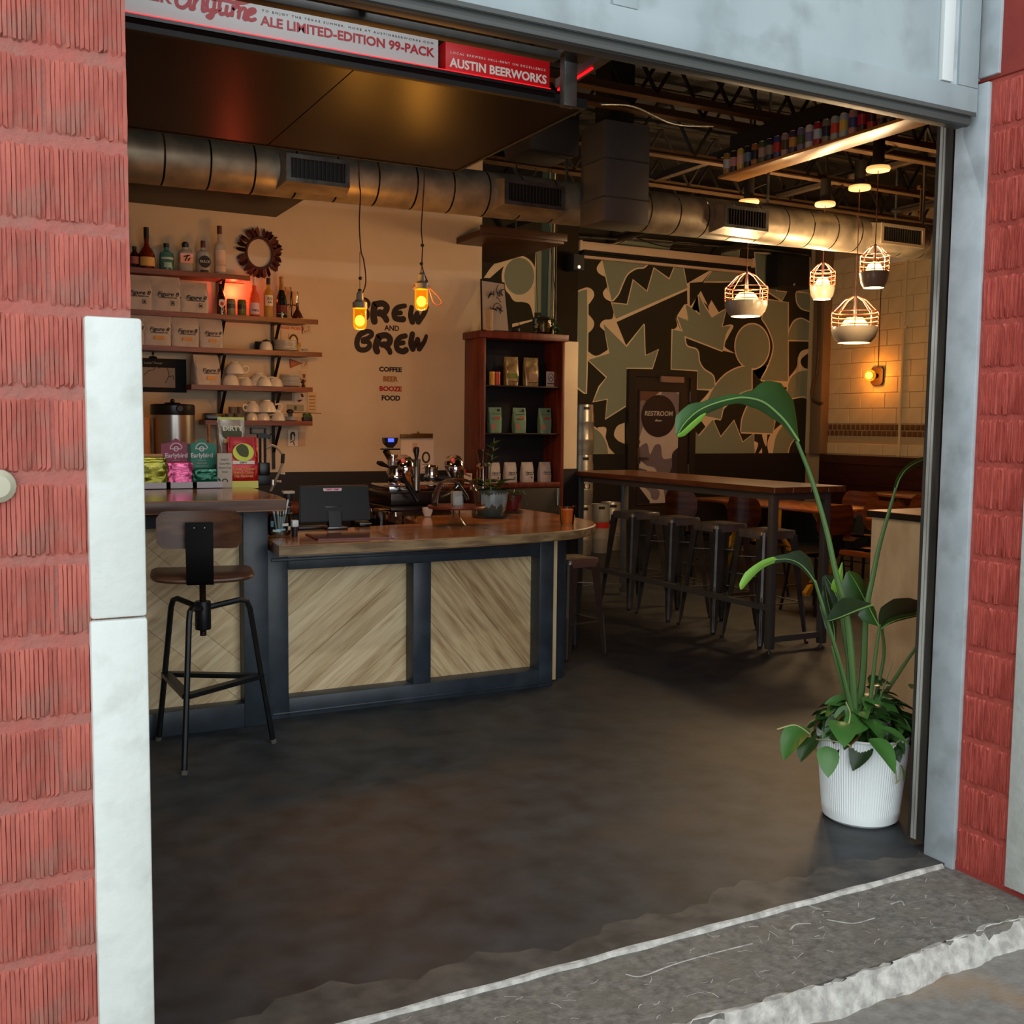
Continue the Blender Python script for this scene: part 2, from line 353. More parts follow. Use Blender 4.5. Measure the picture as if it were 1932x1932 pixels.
# roll door track
t = thing('door_track', 'worn steel vertical track of the roll door beside grey jamb', 'track', (3.074, 2.592, 0))
m = MB(); m.box(.004, .010, 0, .07, .02, 4); obj('flange', m, M_track, t)
m = MB(); m.box(.012, .07, .052, .058, .02, 4); m.box(.045, .051, 0, .052, .02, 4); obj('channel', m, mat('dark_track', (46, 42, 38), .5, .5, c2=(80, 74, 66), ns=20, stretch=(1, 1, .2)), t)
M_brt = mat('bright_track', (205, 205, 198), .35, .2, c2=(150, 148, 140), ns=14, stretch=(1, 1, .2))
for a, c in ((.030, .037), (.041, .052)): m = MB(); m.box(.0, .0045, a, c, .02, 4); obj('guide_rail', m, M_brt, t)
m = MB(); m.box(.018, .024, -.012, .0, .02, 4); obj('outer_lip', m, M_track, t)
for k in range(26):
    m = MB() if k == 0 else None
    if k == 0: m.lathe([(0, .004), (.005, .003), (.006, 0)], 8); rv = m.mesh('rivet'); rv.materials.append(M_galv)
    place(obj('rivet', rv, None, t), (.031, .051, .12+k*.098), (PI/2, 0, 0))
# roll door, pulled up
D = bpy.data.objects.new('door_1', None); COL.objects.link(D); D.location = (0, 2.45, 2.553); tag(D, 'pale grey sectional roll door pulled up above the doorway', 'door', kind='structure')
m = MB(); m.box(.33, 3.018, 0, .05, 0, .086, .003); obj('bottom_rail', m, M_doorg, D)
for a, c in ((.42, 1.585), (1.665, 2.838)): m = MB(); m.box(a, c, .012, .04, .086, .62); obj('panel', m, M_doorg, D)
for a, c in ((.33, .42), (1.585, 1.665), (2.925, 3.018)): m = MB(); m.box(a, c, 0, .05, .0865, .62, .003); obj('stile', m, M_doorg, D)
m = MB(); m.box(2.842, 2.892, -.004, .04, .088, .62, .002); obj('stile', m, mat('pale_stile', (200, 206, 206), .5), D)
m = MB(); m.box(2.892, 2.925, .01, .04, .088, .62); obj('stile', m, M_jamb, D)
m = MB(); m.box(.33, 3.018, 0, .05, .62, .74, .003); obj('mid_rail', m, M_doorg, D)
m = MB(); m.box(.33, 3.018, .012, .045, .74, 1.9); obj('upper_section', m, M_doorg, D)
m = MB(); m.box(.33, 3.01, -.003, .0, -.004, .008); m.tube([(.33, .03, -.012), (3.005, .03, -.012)], .02, 10); m.box(.33, 3.005, .012, .075, -.03, -.001, .004); obj('weather_seal', m, mat('grey_rubber', (70, 72, 70), .5), D)

# back walls
b = MB(); b.box(-1.2, 3.85, 7.85, 7.97, 0, 4.4); wb = struct('wall_back', b, M_cream, 'cream bar wall behind the counter')
b = MB(); b.box(3.862, 4.79, 7.86, 8.02, 0, 2.24, .004); struct('wall_back_low', b, M_cream, 'low cream wall end beside the open cabinet')
b = MB(); b.box(-1.1, 3.853, 7.838, 7.85, 0, 1.146); struct('baseboard_back', b, M_wains, 'black dado below the cream bar wall', 'dado')
b = MB(); b.box(4.4, 4.794, 7.85, 7.86, 0, 1.146); b.box(4.79, 4.80, 7.85, 8.02, 0, 1.146); struct('baseboard_back_low', b, M_wains, 'black dado at the foot of the low cream wall end', 'dado')
M_muralbase = mat('mural_dark', (44, 37, 22), .85)
b = MB(); b.box(3, 11, 11.2, 11.4, 0, 4.4); wm = struct('wall_mural', b, M_muralbase, 'far wall painted with an abstract mural of cut-out shapes')
b = MB(); b.box(3.0, 10.58, 11.185, 11.2, 0, 1.168); struct('baseboard_mural', b, mat('black_brown_dado', (24, 17, 14), .6), 'black dado below the mural', 'dado')
b = MB(); b.box(-1.3, -1.2, 2.4, 8, 0, 4.4); struct('wall_left', b, M_cream, 'cream side wall of the bar, out of sight')
b = MB(); b.box(-1.3, 11, 2.6, 11.5, 4.3, 4.5); struct('ceiling', b, M_ceil, 'black open ceiling deck', 'ceiling')
# block wall: each block its own piece
M_block = mat('cream_painted_block', (206, 182, 142), .7, c2=(198, 172, 132), ns=6, bump=.15, bs=30)
b = MB(); b.box(10.592, 10.9, 2.6, 11.4, 0, 4.4); ws = struct('wall_right', b, mat('cream_joint', (176, 148, 108), .8), 'cream painted block wall beside the bench')
bl = MB(); bl.box(-.01, .0, -.196, .196, -.097, .097, .004, 1); bl = bl.mesh('block'); bl.materials.append(M_block)
bh = MB(); bh.box(-.01, .0, -.196, .196, -.07, .07, .004, 1); bh = bh.mesh('block'); bh.materials.append(M_block)
nb = 0
zt = PX(1650, 812, 10.59).z
for z, short in [(1.249, True)]+[(zt+.085+.1+.2*k, False) for k in range(11)]:
    nb += 1
    for j in range(13):
        y = 11.0-.4*j-(.2 if nb % 2 else 0)
        if y+.196 < 6.2 : continue
        obj('block', bh if short else bl, None, ws).location = (10.59, y, z)
M_tile = mat('brown_mosaic_tile', (112, 74, 34), .3, c2=(90, 58, 26), ns=5)
tl = MB(); tl.box(-.012, 0, -.035, .035, -.035, .035, .003, 1); tl = tl.mesh('tile'); tl.materials.append(M_tile)
for r in range(2):
    for j in range(58):
        obj('tile', tl, None, ws).location = (10.59, 11.14-.082*j-(.035 if r else 0), zt+.04-.08*r)
b = MB(); b.box(10.44, 10.59, 10.78, 10.98, 1.17, 4.3, .004); struct('trim_11', b, mat('grey_brown_pier', (120, 96, 70), .7), 'grey brown pier with conduit in the corner of the block wall', 'pier')
b = MB(); b.box(10.575, 10.59, 10.98, 11.2, 1.17, 4.3); struct('trim_12', b, M_block, 'cream corner return next to the mural', 'trim')

# mural: flat painted shapes; coordinates surveyed on the wall, scale of the sketch 0.24845
M_mc = mat('mural_cream', (234, 206, 170), .85); M_mg = mat('mural_green', (138, 142, 120), .85)
def z7(p): return (1080+.24845*p[0], 430+.24845*p[1])
def r1(p): return (900+.2174*p[0], 420+.2174*p[1])
NSH = [0]
def mshape(name, pts, m, lay, cv=z7, grow=0, n=5):
    NSH[0] += 1; lay += NSH[0]*6e-6
    q = cr(pts, n); q = [PY(*cv(p), 11.2) for p in q]; q = [(p.x, p.z) for p in q]
    ar = sum(a[0]*c[1]-c[0]*a[1] for a, c in zip(q, q[1:]+q[:1]))
    if grow:
        o = []; k = len(q); sg = 1 if ar > 0 else -1
        for i in range(k):
            a, c = Vector(q[i-1]), Vector(q[(i+1) % k]); d = (c-a)
            d = d.normalized() if d.length > 1e-6 else Vector((1, 0)); o.append((q[i][0]+sg*d.y*grow, q[i][1]-sg*d.x*grow))
        q = o
    mb = MB(); mb.face([(x, 11.2-lay, z) for x, z in q]); return obj(name, mb, m, wm)
C = 1
cream = [[(62, 470), (110, 452), (150, 470), (165, 512), (140, 560), (112, 592, C), (112, 480, C)], [(112, 648, C), (150, 690), (165, 728), (150, 770), (112, 806, C)],
 [(222, 245, C), (185, 300), (198, 342), (248, 372, C)], [(262, 450, C), (232, 490), (248, 535), (296, 562, C)],
 [(312, 640, C), (325, 692, C), (412, 905, C), (235, 775), (210, 735), (240, 700), (300, 690)], [(105, 925, C), (180, 972), (278, 918, C), (282, 952, C), (110, 1000, C)],
 [(300, 690, C), (870, 455, C), (878, 470, C), (290, 735, C)], [(405, 895, C), (540, 728, C), (550, 735, C), (555, 965, C), (655, 922, C), (610, 1062, C), (400, 1062, C)],
 [(795, 665, C), (850, 580, C), (888, 700, C)], [(975, 478, C), (895, 600, C), (968, 665, C), (985, 600)], [(975, 478, C), (1030, 592, C), (970, 530)], [(1055, 548, C), (1112, 640, C), (1052, 685, C), (1030, 600, C)],
 [(780, 680, C), (830, 797, C), (755, 778, C), (795, 745)], [(1070, 308, C), (985, 410, C), (878, 418, C), (960, 370)], [(870, 420, C), (890, 415, C), (890, 600, C), (872, 570, C)],
 [(1130, 750, C), (1205, 735), (1220, 755), (1180, 830), (1155, 900), (1240, 955, C), (1140, 932, C)], [(1805, 915, C), (1740, 935), (1712, 985), (1700, 1060), (1640, 1140, C), (1660, 1130), (1720, 1090), (1800, 1076, C), (1750, 1055), (1735, 1000), (1805, 940, C)],
 [(1360, 1070, C), (1490, 1040, C), (1430, 1130), (1432, 1150), (1635, 1165, C), (1640, 1180), (1625, 1210), (1580, 1205), (1535, 1230), (1520, 1180), (1440, 1165), (1420, 1130), (1475, 1045)],
 [(315, 1570), (340, 1505), (396, 1480, C), (396, 1640, C), (345, 1615)], [(190, 1515, C), (255, 1518), (252, 1600), (280, 1670), (322, 1716, C), (270, 1716, C)],
 [(1205, 1325, C), (1140, 1390), (1130, 1450), (1080, 1460), (1010, 1510, C), (960, 1440, C)], [(1060, 1225, C), (950, 1222, C), (1040, 1232), (960, 1330, C), (1020, 1360, C)],
 [(1380, 1620, C), (1410, 1640), (1385, 1716, C)], [(1440, 1570), (1480, 1560, C), (1470, 1660)], [(1640, 1480, C), (1600, 1480), (1510, 1560), (1480, 1640), (1490, 1716, C), (1530, 1716, C)], [(1440, 1670, C), (1440, 1716, C), (1410, 1716, C)], [(1700, 1590, C), (1650, 1650), (1632, 1716, C), (1660, 1560)],
 [(1650, 960-700), (1505, 195, C), (1495, 195, C), (1500, 330), (1540, 385, C), (1548, 380, C)], [(200, 135), (300, 112), (400, 62, C), (470, 65, C), (300, 132, C)], [(750, 112), (880, 110), (1135, 140, C), (1130, 150, C), (870, 122), (760, 125), (715, 180, C)], [(1180, 145, C), (1235, 150, C), (1205, 195, C)]]
for p in cream: mshape('mural_shape', p, M_mc, .0012)
green = [[(-75, 610), (0, 520), (60, 480), (110, 468, C), (112, 700), (108, 1000), (100, 1255, C), (40, 1210), (-70, 1100, C)],
 [(225, 240, C), (572, 268, C), (540, 297), (480, 305), (415, 350), (375, 430), (345, 500), (298, 555, C)],
 [(298, 572, C), (418, 585, C), (462, 398, C), (568, 486, C), (620, 308, C), (735, 392, C), (782, 285, C), (835, 285, C), (872, 455, C), (330, 690, C)],
 [(120, 1003, C), (280, 952, C), (235, 730, C), (412, 905, C), (540, 735, C), (550, 972, C), (650, 925, C), (605, 1062, C), (410, 1062, C), (402, 1350, C), (250, 1447, C), (268, 1297, C), (158, 1318, C), (205, 1210, C), (262, 1132, C)],
 [(795, 672, C), (880, 705, C), (860, 583, C), (905, 610), (968, 665, C), (958, 508, C), (1000, 590), (1058, 682, C), (1168, 615, C), (1132, 750, C), (1205, 742, C), (1165, 810), (1140, 932, C), (850, 820, C), (820, 740)],
 [(1075, 312, C), (1330, 322, C), (1282, 400, C), (1130, 405, C), (1000, 408, C)],
 [(1365+128*math.cos(t*PI/8), 900+168*math.sin(t*PI/8)) for t in range(16)],
 [(1470, 545, C), (1635, 568, C), (1635, 1165, C), (1432, 1155, C), (1490, 1045), (1528, 900), (1490, 770), (1440, 690, C)],
 [(1360, 1050, C), (1360, 1225, C), (1290, 1245), (1210, 1290), (1150, 1350), (1125, 1452, C), (965, 1418, C), (1010, 1340), (1070, 1220), (1150, 1125), (1230, 1075), (1290, 1055, C)],
 [(760, 772, C), (848, 790, C), (865, 895), (945, 930), (962, 1020), (1000, 1078), (1065, 1125), (1080, 1205, C), (1050, 1225, C), (950, 1222, C), (950, 1080, C), (752, 1070, C)],
 [(1385, 190, C), (1498, 200, C), (1502, 330), (1540, 385, C), (1545, 480, C), (1625, 490, C), (1590, 552, C), (1480, 480, C), (1400, 380, C)],
 [(1642, 795, C), (1680, 715), (1740, 692), (1806, 725, C), (1810, 855, C), (1635, 850, C)], [(1700, 490, C), (1800, 500, C), (1810, 630, C), (1740, 610), (1705, 560)], [(1745, 215, C), (1800, 225, C), (1805, 480, C), (1720, 480, C)],
 [(1800, 1080, C), (1720, 1092), (1660, 1135), (1635, 1210), (1645, 1290), (1790, 1300), (1790, 1600, C), (1780, 1300)],
 [(935, 1545, C), (962, 1580, C), (1065, 1455, C), (1125, 1590, C), (1225, 1465, C), (1290, 1630, C), (1375, 1565, C), (1380, 1715, C), (930, 1715, C)],
 [(1330, 1350, C), (1480, 1372, C), (1535, 1470, C), (1520, 1560, C), (1280, 1550, C), (1290, 1450)],
 [(1655, 1490, C), (1600, 1500), (1545, 1585), (1520, 1715, C), (1632, 1715, C), (1650, 1650), (1690, 1590, C)],
 [(150, 1510, C), (215, 1560), (258, 1640), (270, 1715, C), (150, 1715, C)], [(290, 132, C), (480, 84, C), (760, 112, C), (720, 182, C)], [(1135, 150, C), (1270, 165, C), (1265, 215, C), (1130, 205, C)]]
for p in green: mshape('mural_shape', p, M_mc, .0018, grow=.019); mshape('mural_shape', p, M_mg, .0024)
for p in ([(890, 420, C), (1125, 407, C), (1148, 635, C), (1110, 640, C), (1055, 548, C), (1030, 592, C), (975, 478, C), (890, 600, C)],): mshape('mural_shape', p, M_muralbase, .0015)
left = [([(58, 480, C), (160, 350), (300, 308, C), (330, 330, C), (230, 380), (110, 482, C)], M_mc, .0012), ([(280, 160, C), (312, 160), (316, 240), (300, 305, C), (290, 300, C), (300, 230)], M_mc, .0012),
 ([(365+152*math.cos(t*PI/8), 470+184*math.sin(t*PI/8)) for t in range(16)], M_mc, .0014), ([(365+130*math.cos(t*PI/8), 466+160*math.sin(t*PI/8)) for t in range(16)], M_mg, .0024),
 ([(270, 600, C), (400, 640), (497, 560, C), (497, 860, C), (460, 720), (400, 690), (320, 680)], M_mc, .0012), ([(508, 225, C), (640, 225, C), (640, 780, C), (497, 780, C), (500, 400, C)], M_mc, .0016), ([(518, 238, C), (635, 238, C), (635, 780, C), (500, 780, C), (510, 400, C)], M_mg, .0024), ([(300, 880, C), (480, 840, C), (480, 855, C), (300, 910, C)], M_mc, .0012),
 ([(770, 640), (850, 635, C), (760, 740, C), (768, 700)], M_mc, .0011), ([(745, 432, C), (825, 440), (760, 540, C), (745, 540, C)], M_mg, .0022), ([(822, 440, C), (875, 545, C), (760, 528, C), (800, 500)], M_mc, .0012)]
for p, m, l in left: mshape('mural_shape', p, m, l, r1)
# ================================================================ OVERHEAD
# canopy over the bar: two glossy dark panels with a black fascia, and a second one behind the duct
M_canopy = mat('dark_lacquered_panel', (36, 26, 17), .36, c2=(31, 22, 15), ns=2, spec=.07, bump=.02, bs=3)
t = thing('bar_canopy', 'dark lacquered canopy with black fascia hanging over the bar', 'canopy', (0, 4.41, 3.03))
for a, c in ((-1.0, 1.558), (1.564, 2.695)): m = MB(); m.box(a, c, .03, 1.45, 0, .03); obj('panel', m, M_canopy, t)
m = MB(); m.box(-1.0, 2.715, 0, .03, -.004, .040); m.box(2.697, 2.715, .03, 1.45, -.004, .04); m.box(-1, 2.697, 1.45, 1.47, -.004, .04); obj('fascia', m, mat('fascia_black', (9, 10, 12), .7), t)
t = thing('bar_canopy', 'smaller dark canopy panel behind the spiral duct against the cream wall', 'canopy', (0, 6.98, 3.03))
m = MB(); m.box(-1.0, 2.15, 0, .86, 0, .05, .003); obj('panel', m, M_canopy, t)
for a in (-.9, 1.4, 2.6):
    for yy in (4.5, 5.75):
        pass
t = thing('canopy_hanger', 'thin steel rods holding the lacquered bar canopy to the roof', 'hanger', (0, 4.9, 3.093)); m = MB()
for x in (.5, 2.6):
    m.tube([(x, 0, -.03), (x, 0, 1.2)], .006, 6); m.tube([(x, .8, -.03), (x, .8, 1.2)], .006, 6)
obj('rod', m, M_dark, t)
# beer signs on the canopy
M_sgw = mat('sign_white_board', (190, 190, 188), .5); M_sgr = mat('sign_red_board', (196, 22, 28), .45); M_inkr = mat('ink_red', (158, 14, 28), .5); M_inkk = mat('ink_black', (24, 22, 24), .6); M_inkw = mat('ink_white', (222, 216, 206), .5)
ys = 4.40
zb = 3.0725
t = thing('beer_carton', 'long white beer carton printed with red lettering lying on the canopy', 'sign', (0, ys, zb))
xr = PY(827, 129, ys).x; xl2 = PY(841, 76, ys).x; xr2 = PY(1037, 172, ys).x
m = MB(); m.box(-.9, xr, 0, .17, 0, .142, .003); obj('box', m, M_sgw, t)
def on_sign(s, xa, xb, z, m, th=None, par=None, **k):
    me = text_mesh(s, 1, align='LEFT', **k); w0 = max(v.co.x for v in me.vertices)-min(v.co.x for v in me.vertices); h0 = max(v.co.y for v in me.vertices)-min(v.co.y for v in me.vertices); mn = min(v.co.x for v in me.vertices)
    sy = th/h0; sx = (xb-xa)/w0
    for v in me.vertices: v.co = Vector(((v.co.x-mn)*sx, v.co.y*sy, v.co.z))
    me.name = 'lettering'; return place(obj('lettering', me, m, par or t), (xa, -.001, z), FRONT)
X0 = lambda px, py: PY(px, py, ys).x
Z0 = lambda px, py: PY(px, py, ys).z-zb
on_sign('ALE LIMITED-EDITION 99-PACK', X0(491, 38), X0(820, 103), Z0(655, 70), M_inkr, .040, bold=.03)
on_sign('TO ENJOY THE TEXAS SUMMER. MORE AT AUSTINBEERWORKS.COM', X0(494, 18), X0(817, 88), Z0(655, 52)+.002, M_inkk, .011, sp=1.5)
on_sign('BEER CRACKER', X0(70, -40), X0(324, 2), Z0(297, -6), M_inkr, .040, bold=.03)
# the brush-script word, drawn as pen strokes (sketch pixels of a 4.83x enlargement)
def zs(x, y): return (240+x/4.83, y/4.83)
m = MB(); yy = 0
for pts in ([(560, -40), (500, -55), (450, -10), (460, 50), (510, 70), (560, 30), (580, -30)], [(585, -50), (570, 20), (580, 80), (610, 75)], [(625, -30), (610, 40), (600, 85)], [(612, 30), (650, -20), (690, -10), (690, 50), (690, 100), (720, 95)], [(735, -10), (725, 50), (740, 95), (785, 90)], [(800, -5), (790, 80), (780, 140), (755, 165), (730, 150)], [(730, 150), (800, 110), (850, 80)],
             [(855, -30), (840, 60), (850, 125), (880, 125)], [(780, -5), (880, 0), (980, 25), (1060, 25), (1115, 12)], [(910, 60), (900, 110), (915, 140), (940, 125)], [(965, 60), (955, 140)], [(960, 90), (1000, 60), (1025, 80), (1015, 160)], [(1015, 110), (1055, 75), (1080, 95), (1065, 165), (1085, 178)], [(1095, 140), (1160, 110), (1155, 85), (1110, 95), (1095, 150), (1125, 185), (1165, 175)]):
    q = cr(pts, 3, closed=False); q = [PY(*zs(*p), ys) for p in q]; q = [(p.x, p.z) for p in q]; stroke(m, q, .0072, 0, n=6)
for v in m.bm.verts: v.co = Vector((v.co.x, -.0015-v.co.z, v.co.y-zb))
obj('lettering', m, M_inkr, t)
m = MB()      # underside print, glimpsed along the lower edge
for x in (.35, .5, .66, .78): stroke(m, [(x-.05, .06), (x+.04, .09)], .012, -.001)
obj('underside_print', m, M_inkr, t)
t2 = thing('beer_sign', 'red brewery sign with white lettering beside the white carton', 'sign', (0, ys, zb))
m = MB(); m.box(xl2, xr2, 0, .1, 0, .138, .003); obj('board', m, M_sgr, t2)
on_sign('AUSTIN BEERWORKS', X0(848, 118), X0(1031, 152), Z0(940, 135), M_inkw, .040, par=t2, bold=.03)
on_sign('LOCAL BREWERS HELL-BENT ON EXCELLENCE', X0(850, 97), X0(1029, 134), Z0(940, 116)+.0, M_inkw, .010, par=t2, sp=1.4)
M_led = mat('red_led_strip', (255, 40, 50), .5, emit=(255, 20, 36), es=.8)
t = thing('light_strip', 'red glowing strip light along the foot of the beer signs', 'light strip', (0, ys-.012, zb+.004)); m = MB(); m.box(-.8, xr2, 0, .006, 0, .006); obj('tube', m, M_led, t)
m = MB(); m.box(-.9, xr2+.02, -.006, .0065, -.014, -.0005); obj('channel', m, M_black, t)
# steel strut, bracket and red-lit rail between the signs and the roll door
a, c = PY(700, 36, 3.6), PY(1057, 101, 3.6)
t = thing('steel_strut', 'grey steel angle spanning above the beer signs', 'beam', (0, 3.6, (a.z+c.z)/2)); m = MB(); m.box(-.9, c.x, 0, .05, -.014, .014, .002); obj('angle', m, mat('dusty_steel', (52, 52, 49), .6, .1, c2=(40, 40, 38), ns=9), t)
g = PY(1073, 125, 3.8); m = MB(); m.box(g.x-.03, g.x+.03, -.02+.2, .02+.2, -.12, .12, .004); m.box(g.x-.05, g.x+.09, .15, .25, .08, .1); obj('bracket', m, M_galv, t)
for q0, q1 in (((1.12, -.5, .16), (1.30, .0, .03)), ((.2, -.5, .25), (.4, .0, .12))): m = MB(); m.bar(q0, q1, .035, .035); obj('brace', m, mat('dusty_steel', (74, 74, 70)), t)
for x in (c.x-.2, .1): m = MB(); m.tube([(x, .025, .03), (x, .025, .95)], .006, 6); obj('hanger_rod', m, M_dark, t)
a = PY(1057, 172, 4.3); bq = PZ(1165, 103, a.z)
t = thing('light_rail', 'red glowing metal rail running toward the roll door', 'light strip', a); d = bq-a; d.z = .0
d = Vector((d.x, d.y, 0))
m = MB(); m.bar((0, 0, .03), d+Vector((0, 0, .03)), .05, .04); obj('rail', m, M_galv, t)
m = MB(); m.bar((-.01, 0, .004), d*.62+Vector((-.01, 0, .004)), .012, .008); obj('tube', m, M_led, t)
m = MB(); m.tube([d*.9+Vector((0, 0, .05)), d*.9+Vector((0, 0, 1.1))], .006, 6); m.tube([d*.1+Vector((0, 0, .05)), d*.1+Vector((0, 0, 1.1))], .006, 6); obj('hanger_rod', m, M_dark, t)
point_light('red_glow', (1.9, 4.25, 3.08), .05, (1, .05, .06), .05)
point_light('red_glow', (2.75, 4.0, 3.2), .12, (1, .06, .05), .03)
t = thing('added_strip_lamp', 'added white strip lamp, out of view over the roll door, brightening the beer signs', 'lamp', (1.4, 3.0, 3.75)); m = MB(); m.box(-.7, .7, -.04, .04, .02, .07, .004); m.tube([(-.5, 0, .07), (-.5, 0, .54)], .006, 6); m.tube([(.5, 0, .07), (.5, 0, .54)], .006, 6); obj('housing', m, M_galv, t); m = MB(); m.tube([(-.66, 0, .0), (.66, 0, .0)], .018, 10); obj('tube', m, mat('added_strip_tube', (240, 245, 255), .5, emit=(235, 242, 255), es=3), t)  # added lamp, unseen, there to brighten the beer signs
al = bpy.data.lights.new('added_strip_light', 'AREA'); al.shape = 'RECTANGLE'; al.size = 1.3; al.size_y = .05; al.energy = 20; al.color = (.94, .97, 1); ao = bpy.data.objects.new('added_strip_light', al); COL.objects.link(ao); ao.parent = t; ao.location = (0, .0, -.025); ao.rotation_euler = (math.radians(35), 0, 0)
# spiral duct: sections with raised seams
YD = 6.78; DZ = lambda x: 3.1+.0135*(x-1.0)
t = thing('spiral_duct', 'round spiral steel duct running under the roof from bar to block wall', 'duct', (0, YD, 0))
R_D = .155
xs = [-1.0]
while xs[-1] < 7.85: xs.append(xs[-1]+.27)
for a, c in zip(xs, xs[1:]):
    m = MB(); q = []
    for x in (a, c-.012): q.append([(x, R_D*math.cos(k*PI/14), DZ(x)+R_D*math.sin(k*PI/14)) for k in range(28)])
    m.grid(q, closed=True); obj('duct_section', m, M_duct, t)
m = MB()
for x in xs[1:]:
    q = []
    for dx, r in ((-.013, R_D-.002), (-.009, R_D+.005), (-.003, R_D+.005), (.001, R_D-.002)): q.append([(x+dx+.03*math.sin(k*PI/14), r*math.cos(k*PI/14), DZ(x)+r*math.sin(k*PI/14)) for k in range(28)])
    m.grid(q, closed=True)
obj('seam', m, mat('duct_seam', (84, 78, 68), .5, .7), t)
m = MB(); e = xs[-1]
m.lathe([(R_D, 0), (R_D*.98, .05), (R_D*.9, .07), (0, .075)], 28)
obj('end_cap', m, M_duct, t); t.children[-1].rotation_euler = (0, PI/2, 0); t.children[-1].location = (e-.01, 0, DZ(e))
for x in (.3, 2.3, 4.0, 5.9, 7.7): m = MB(); m.box(x, x+.02, -.006, .006, DZ(x)+R_D, 4.28); obj('strap', m, M_galv, t)
def register(x0, x1, lab, zofs=0, dark=True):
    zc = DZ((x0+x1)/2)-.02; tt = thing('duct_register', lab, 'air vent', ((x0+x1)/2, YD-R_D-.075, zc)); W = (x1-x0)/2
    m = MB()
    for q in (((-W, 0, -.085), (W, 0, -.085), (W+.03, .16, -.115), (-W-.03, .16, -.115)), ((-W, 0, .085), (-W-.03, .16, .11), (W+.03, .16, .11), (W, 0, .085)), ((-W, 0, -.085), (-W-.03, .16, -.115), (-W-.03, .16, .11), (-W, 0, .085)), ((W, 0, -.085), (W, 0, .085), (W+.03, .16, .11), (W+.03, .16, -.115))): m.face(q)
    obj('collar', m, M_duct, tt)
    m = MB()
    for a in ((-W, W, .06, .085), (-W, W, -.085, -.06), (-W, -W+.03, -.06, .06), (W-.03, W, -.06, .06)): m.box(a[0], a[1], -.008, .01, a[2], a[3])
    obj('frame', m, mat('lit_register_frame', (170, 150, 120), .5, .3) if not dark else M_galv, tt)  # paler warm frame colour paints lamplight onto the end register
    m = MB(); m.box(-W+.03, W-.03, .012, .016, -.06, .06); obj('cavity', m, M_black, tt)
    me = MB(); me.box(-.003, .003, -.002, .01, -.06, .06); me = me.mesh('slat'); me.materials.append(mat('slat', (60, 54, 46), .5, .5))
    n = int((2*W-.06)/.026)
    for k in range(n): obj('slat', me, None, tt).location = (-W+.03+(k+.5)*(2*W-.06)/n, 0, 0)
register(1.86, 2.27, 'dark duct register over the bar next to the rose of shelves'.replace(' next to the rose of shelves', ', nearest the bottle shelves'))
register(3.38, 3.86, 'dark duct register above the open cabinet')
register(5.28, 5.72, 'duct register with dark slats between the grey box duct and the lamps')
register(6.95, 7.47, 'sunlit'.replace('sunlit', 'warm lamplight-tinted')+' duct register at the capped duct end', dark=False)
p0 = PY(1140, 415, 6.3); p1 = PY(1223, 415, 6.3); pt = PY(1143, 258, 6.3)
t = thing('box_duct', 'square grey sheet metal duct dropping from the roof into the spiral duct', 'duct', (p0.x, 6.3, 0))
m = MB(); m.box(0, p1.x-p0.x, 0, .32, p0.z, pt.z+.12, .003); obj('shaft', m, mat('plain_sheet_metal', (104, 102, 98), .45, .5, c2=(92, 90, 86), ns=3), t)
m = MB(); m.box(-.004, p1.x-p0.x+.004, -.004, .322, p0.z+.16, p0.z+.168); obj('seam', m, M_galv, t); m = MB(); m.box(-.004, p1.x-p0.x+.004, -.004, .322, p0.z+.42, p0.z+.428); obj('seam', m, M_galv, t)
q = PY(975, 290, 6.9); m = MB(); m.box(q.x-p0.x-.02, -.002, .35, .75, q.z-.02, q.z+.25, .003); obj('branch', m, mat('dull_sheet', (58, 54, 48), .6, .3), t)
m = MB(); m.box(.1, .3, .1, .3, pt.z+.12, 4.29); obj('riser', m, M_dark, t)
# low hood under the duct beside the wall corner
a = PY(912, 440, 7.4); c = PY(1080, 418, 7.4)
t = thing('duct_shelf', 'brown boxed ledge under the duct beside the wall corner', 'ledge', (a.x, 7.4, a.z)); m = MB(); m.box(-.02, .72, 0, 1.2, -.02, .03, .004); m.box(-.03, .74, -.02, 0, .0, .06, .004); obj('board', m, wood('brown_board', (74, 48, 28), (60, 38, 22), 3), t)
m = MB()
for x in (.1, .6): m.tube([(x, .6, .03), (x, .6, 1.4)], .008, 6)
obj('hanger_rod', m, M_dark, t)
# joists, bridging, pipes
for i, y in enumerate((4.3, 5.2, 6.0, 6.3, 7.2, 8.1, 9.0, 9.9)):
    t = thing('roof_joist', 'dark steel roof joist, %s from the street' % ('first second third fourth fifth sixth seventh eighth'.split()[i]), 'joist', (0, y, 3.72), group='roof joists')
    m = MB(); m.box(2.9, 10.55, -.04, .04, -.012, 0); m.box(2.9, 10.55, -.005, .005, 0, .05); obj('bottom_chord', m, mat('joist_brown', (92, 68, 44), .5, .3), t)
    m = MB(); m.box(2.9, 10.55, -.04, .04, .5, .512); obj('top_chord', m, M_joist, t)
    m = MB()
    for k in range(12): m.bar((3+k*.62, 0, .03), (3.31+k*.62, 0, .5), .02, .02); m.bar((3.31+k*.62, 0, .5), (3.62+k*.62, 0, .03), .02, .02)
    obj('web', m, M_joist, t)
for i, x in enumerate((5.75, 7.2, 8.8)):
    t = thing('roof_brace', 'dark steel bridging bar running across the joists, %s from the can shelf' % ('first', 'second', 'third')[i], 'brace', (x, 0, 3.76)); m = MB(); m.box(-.035, .035, 2.9, 11.1, -.004, .03); m.box(-.004, .004, 2.9, 11.1, .03, .07); obj('bar', m, mat('brace_grey', (66, 54, 42), .5, .3), t)
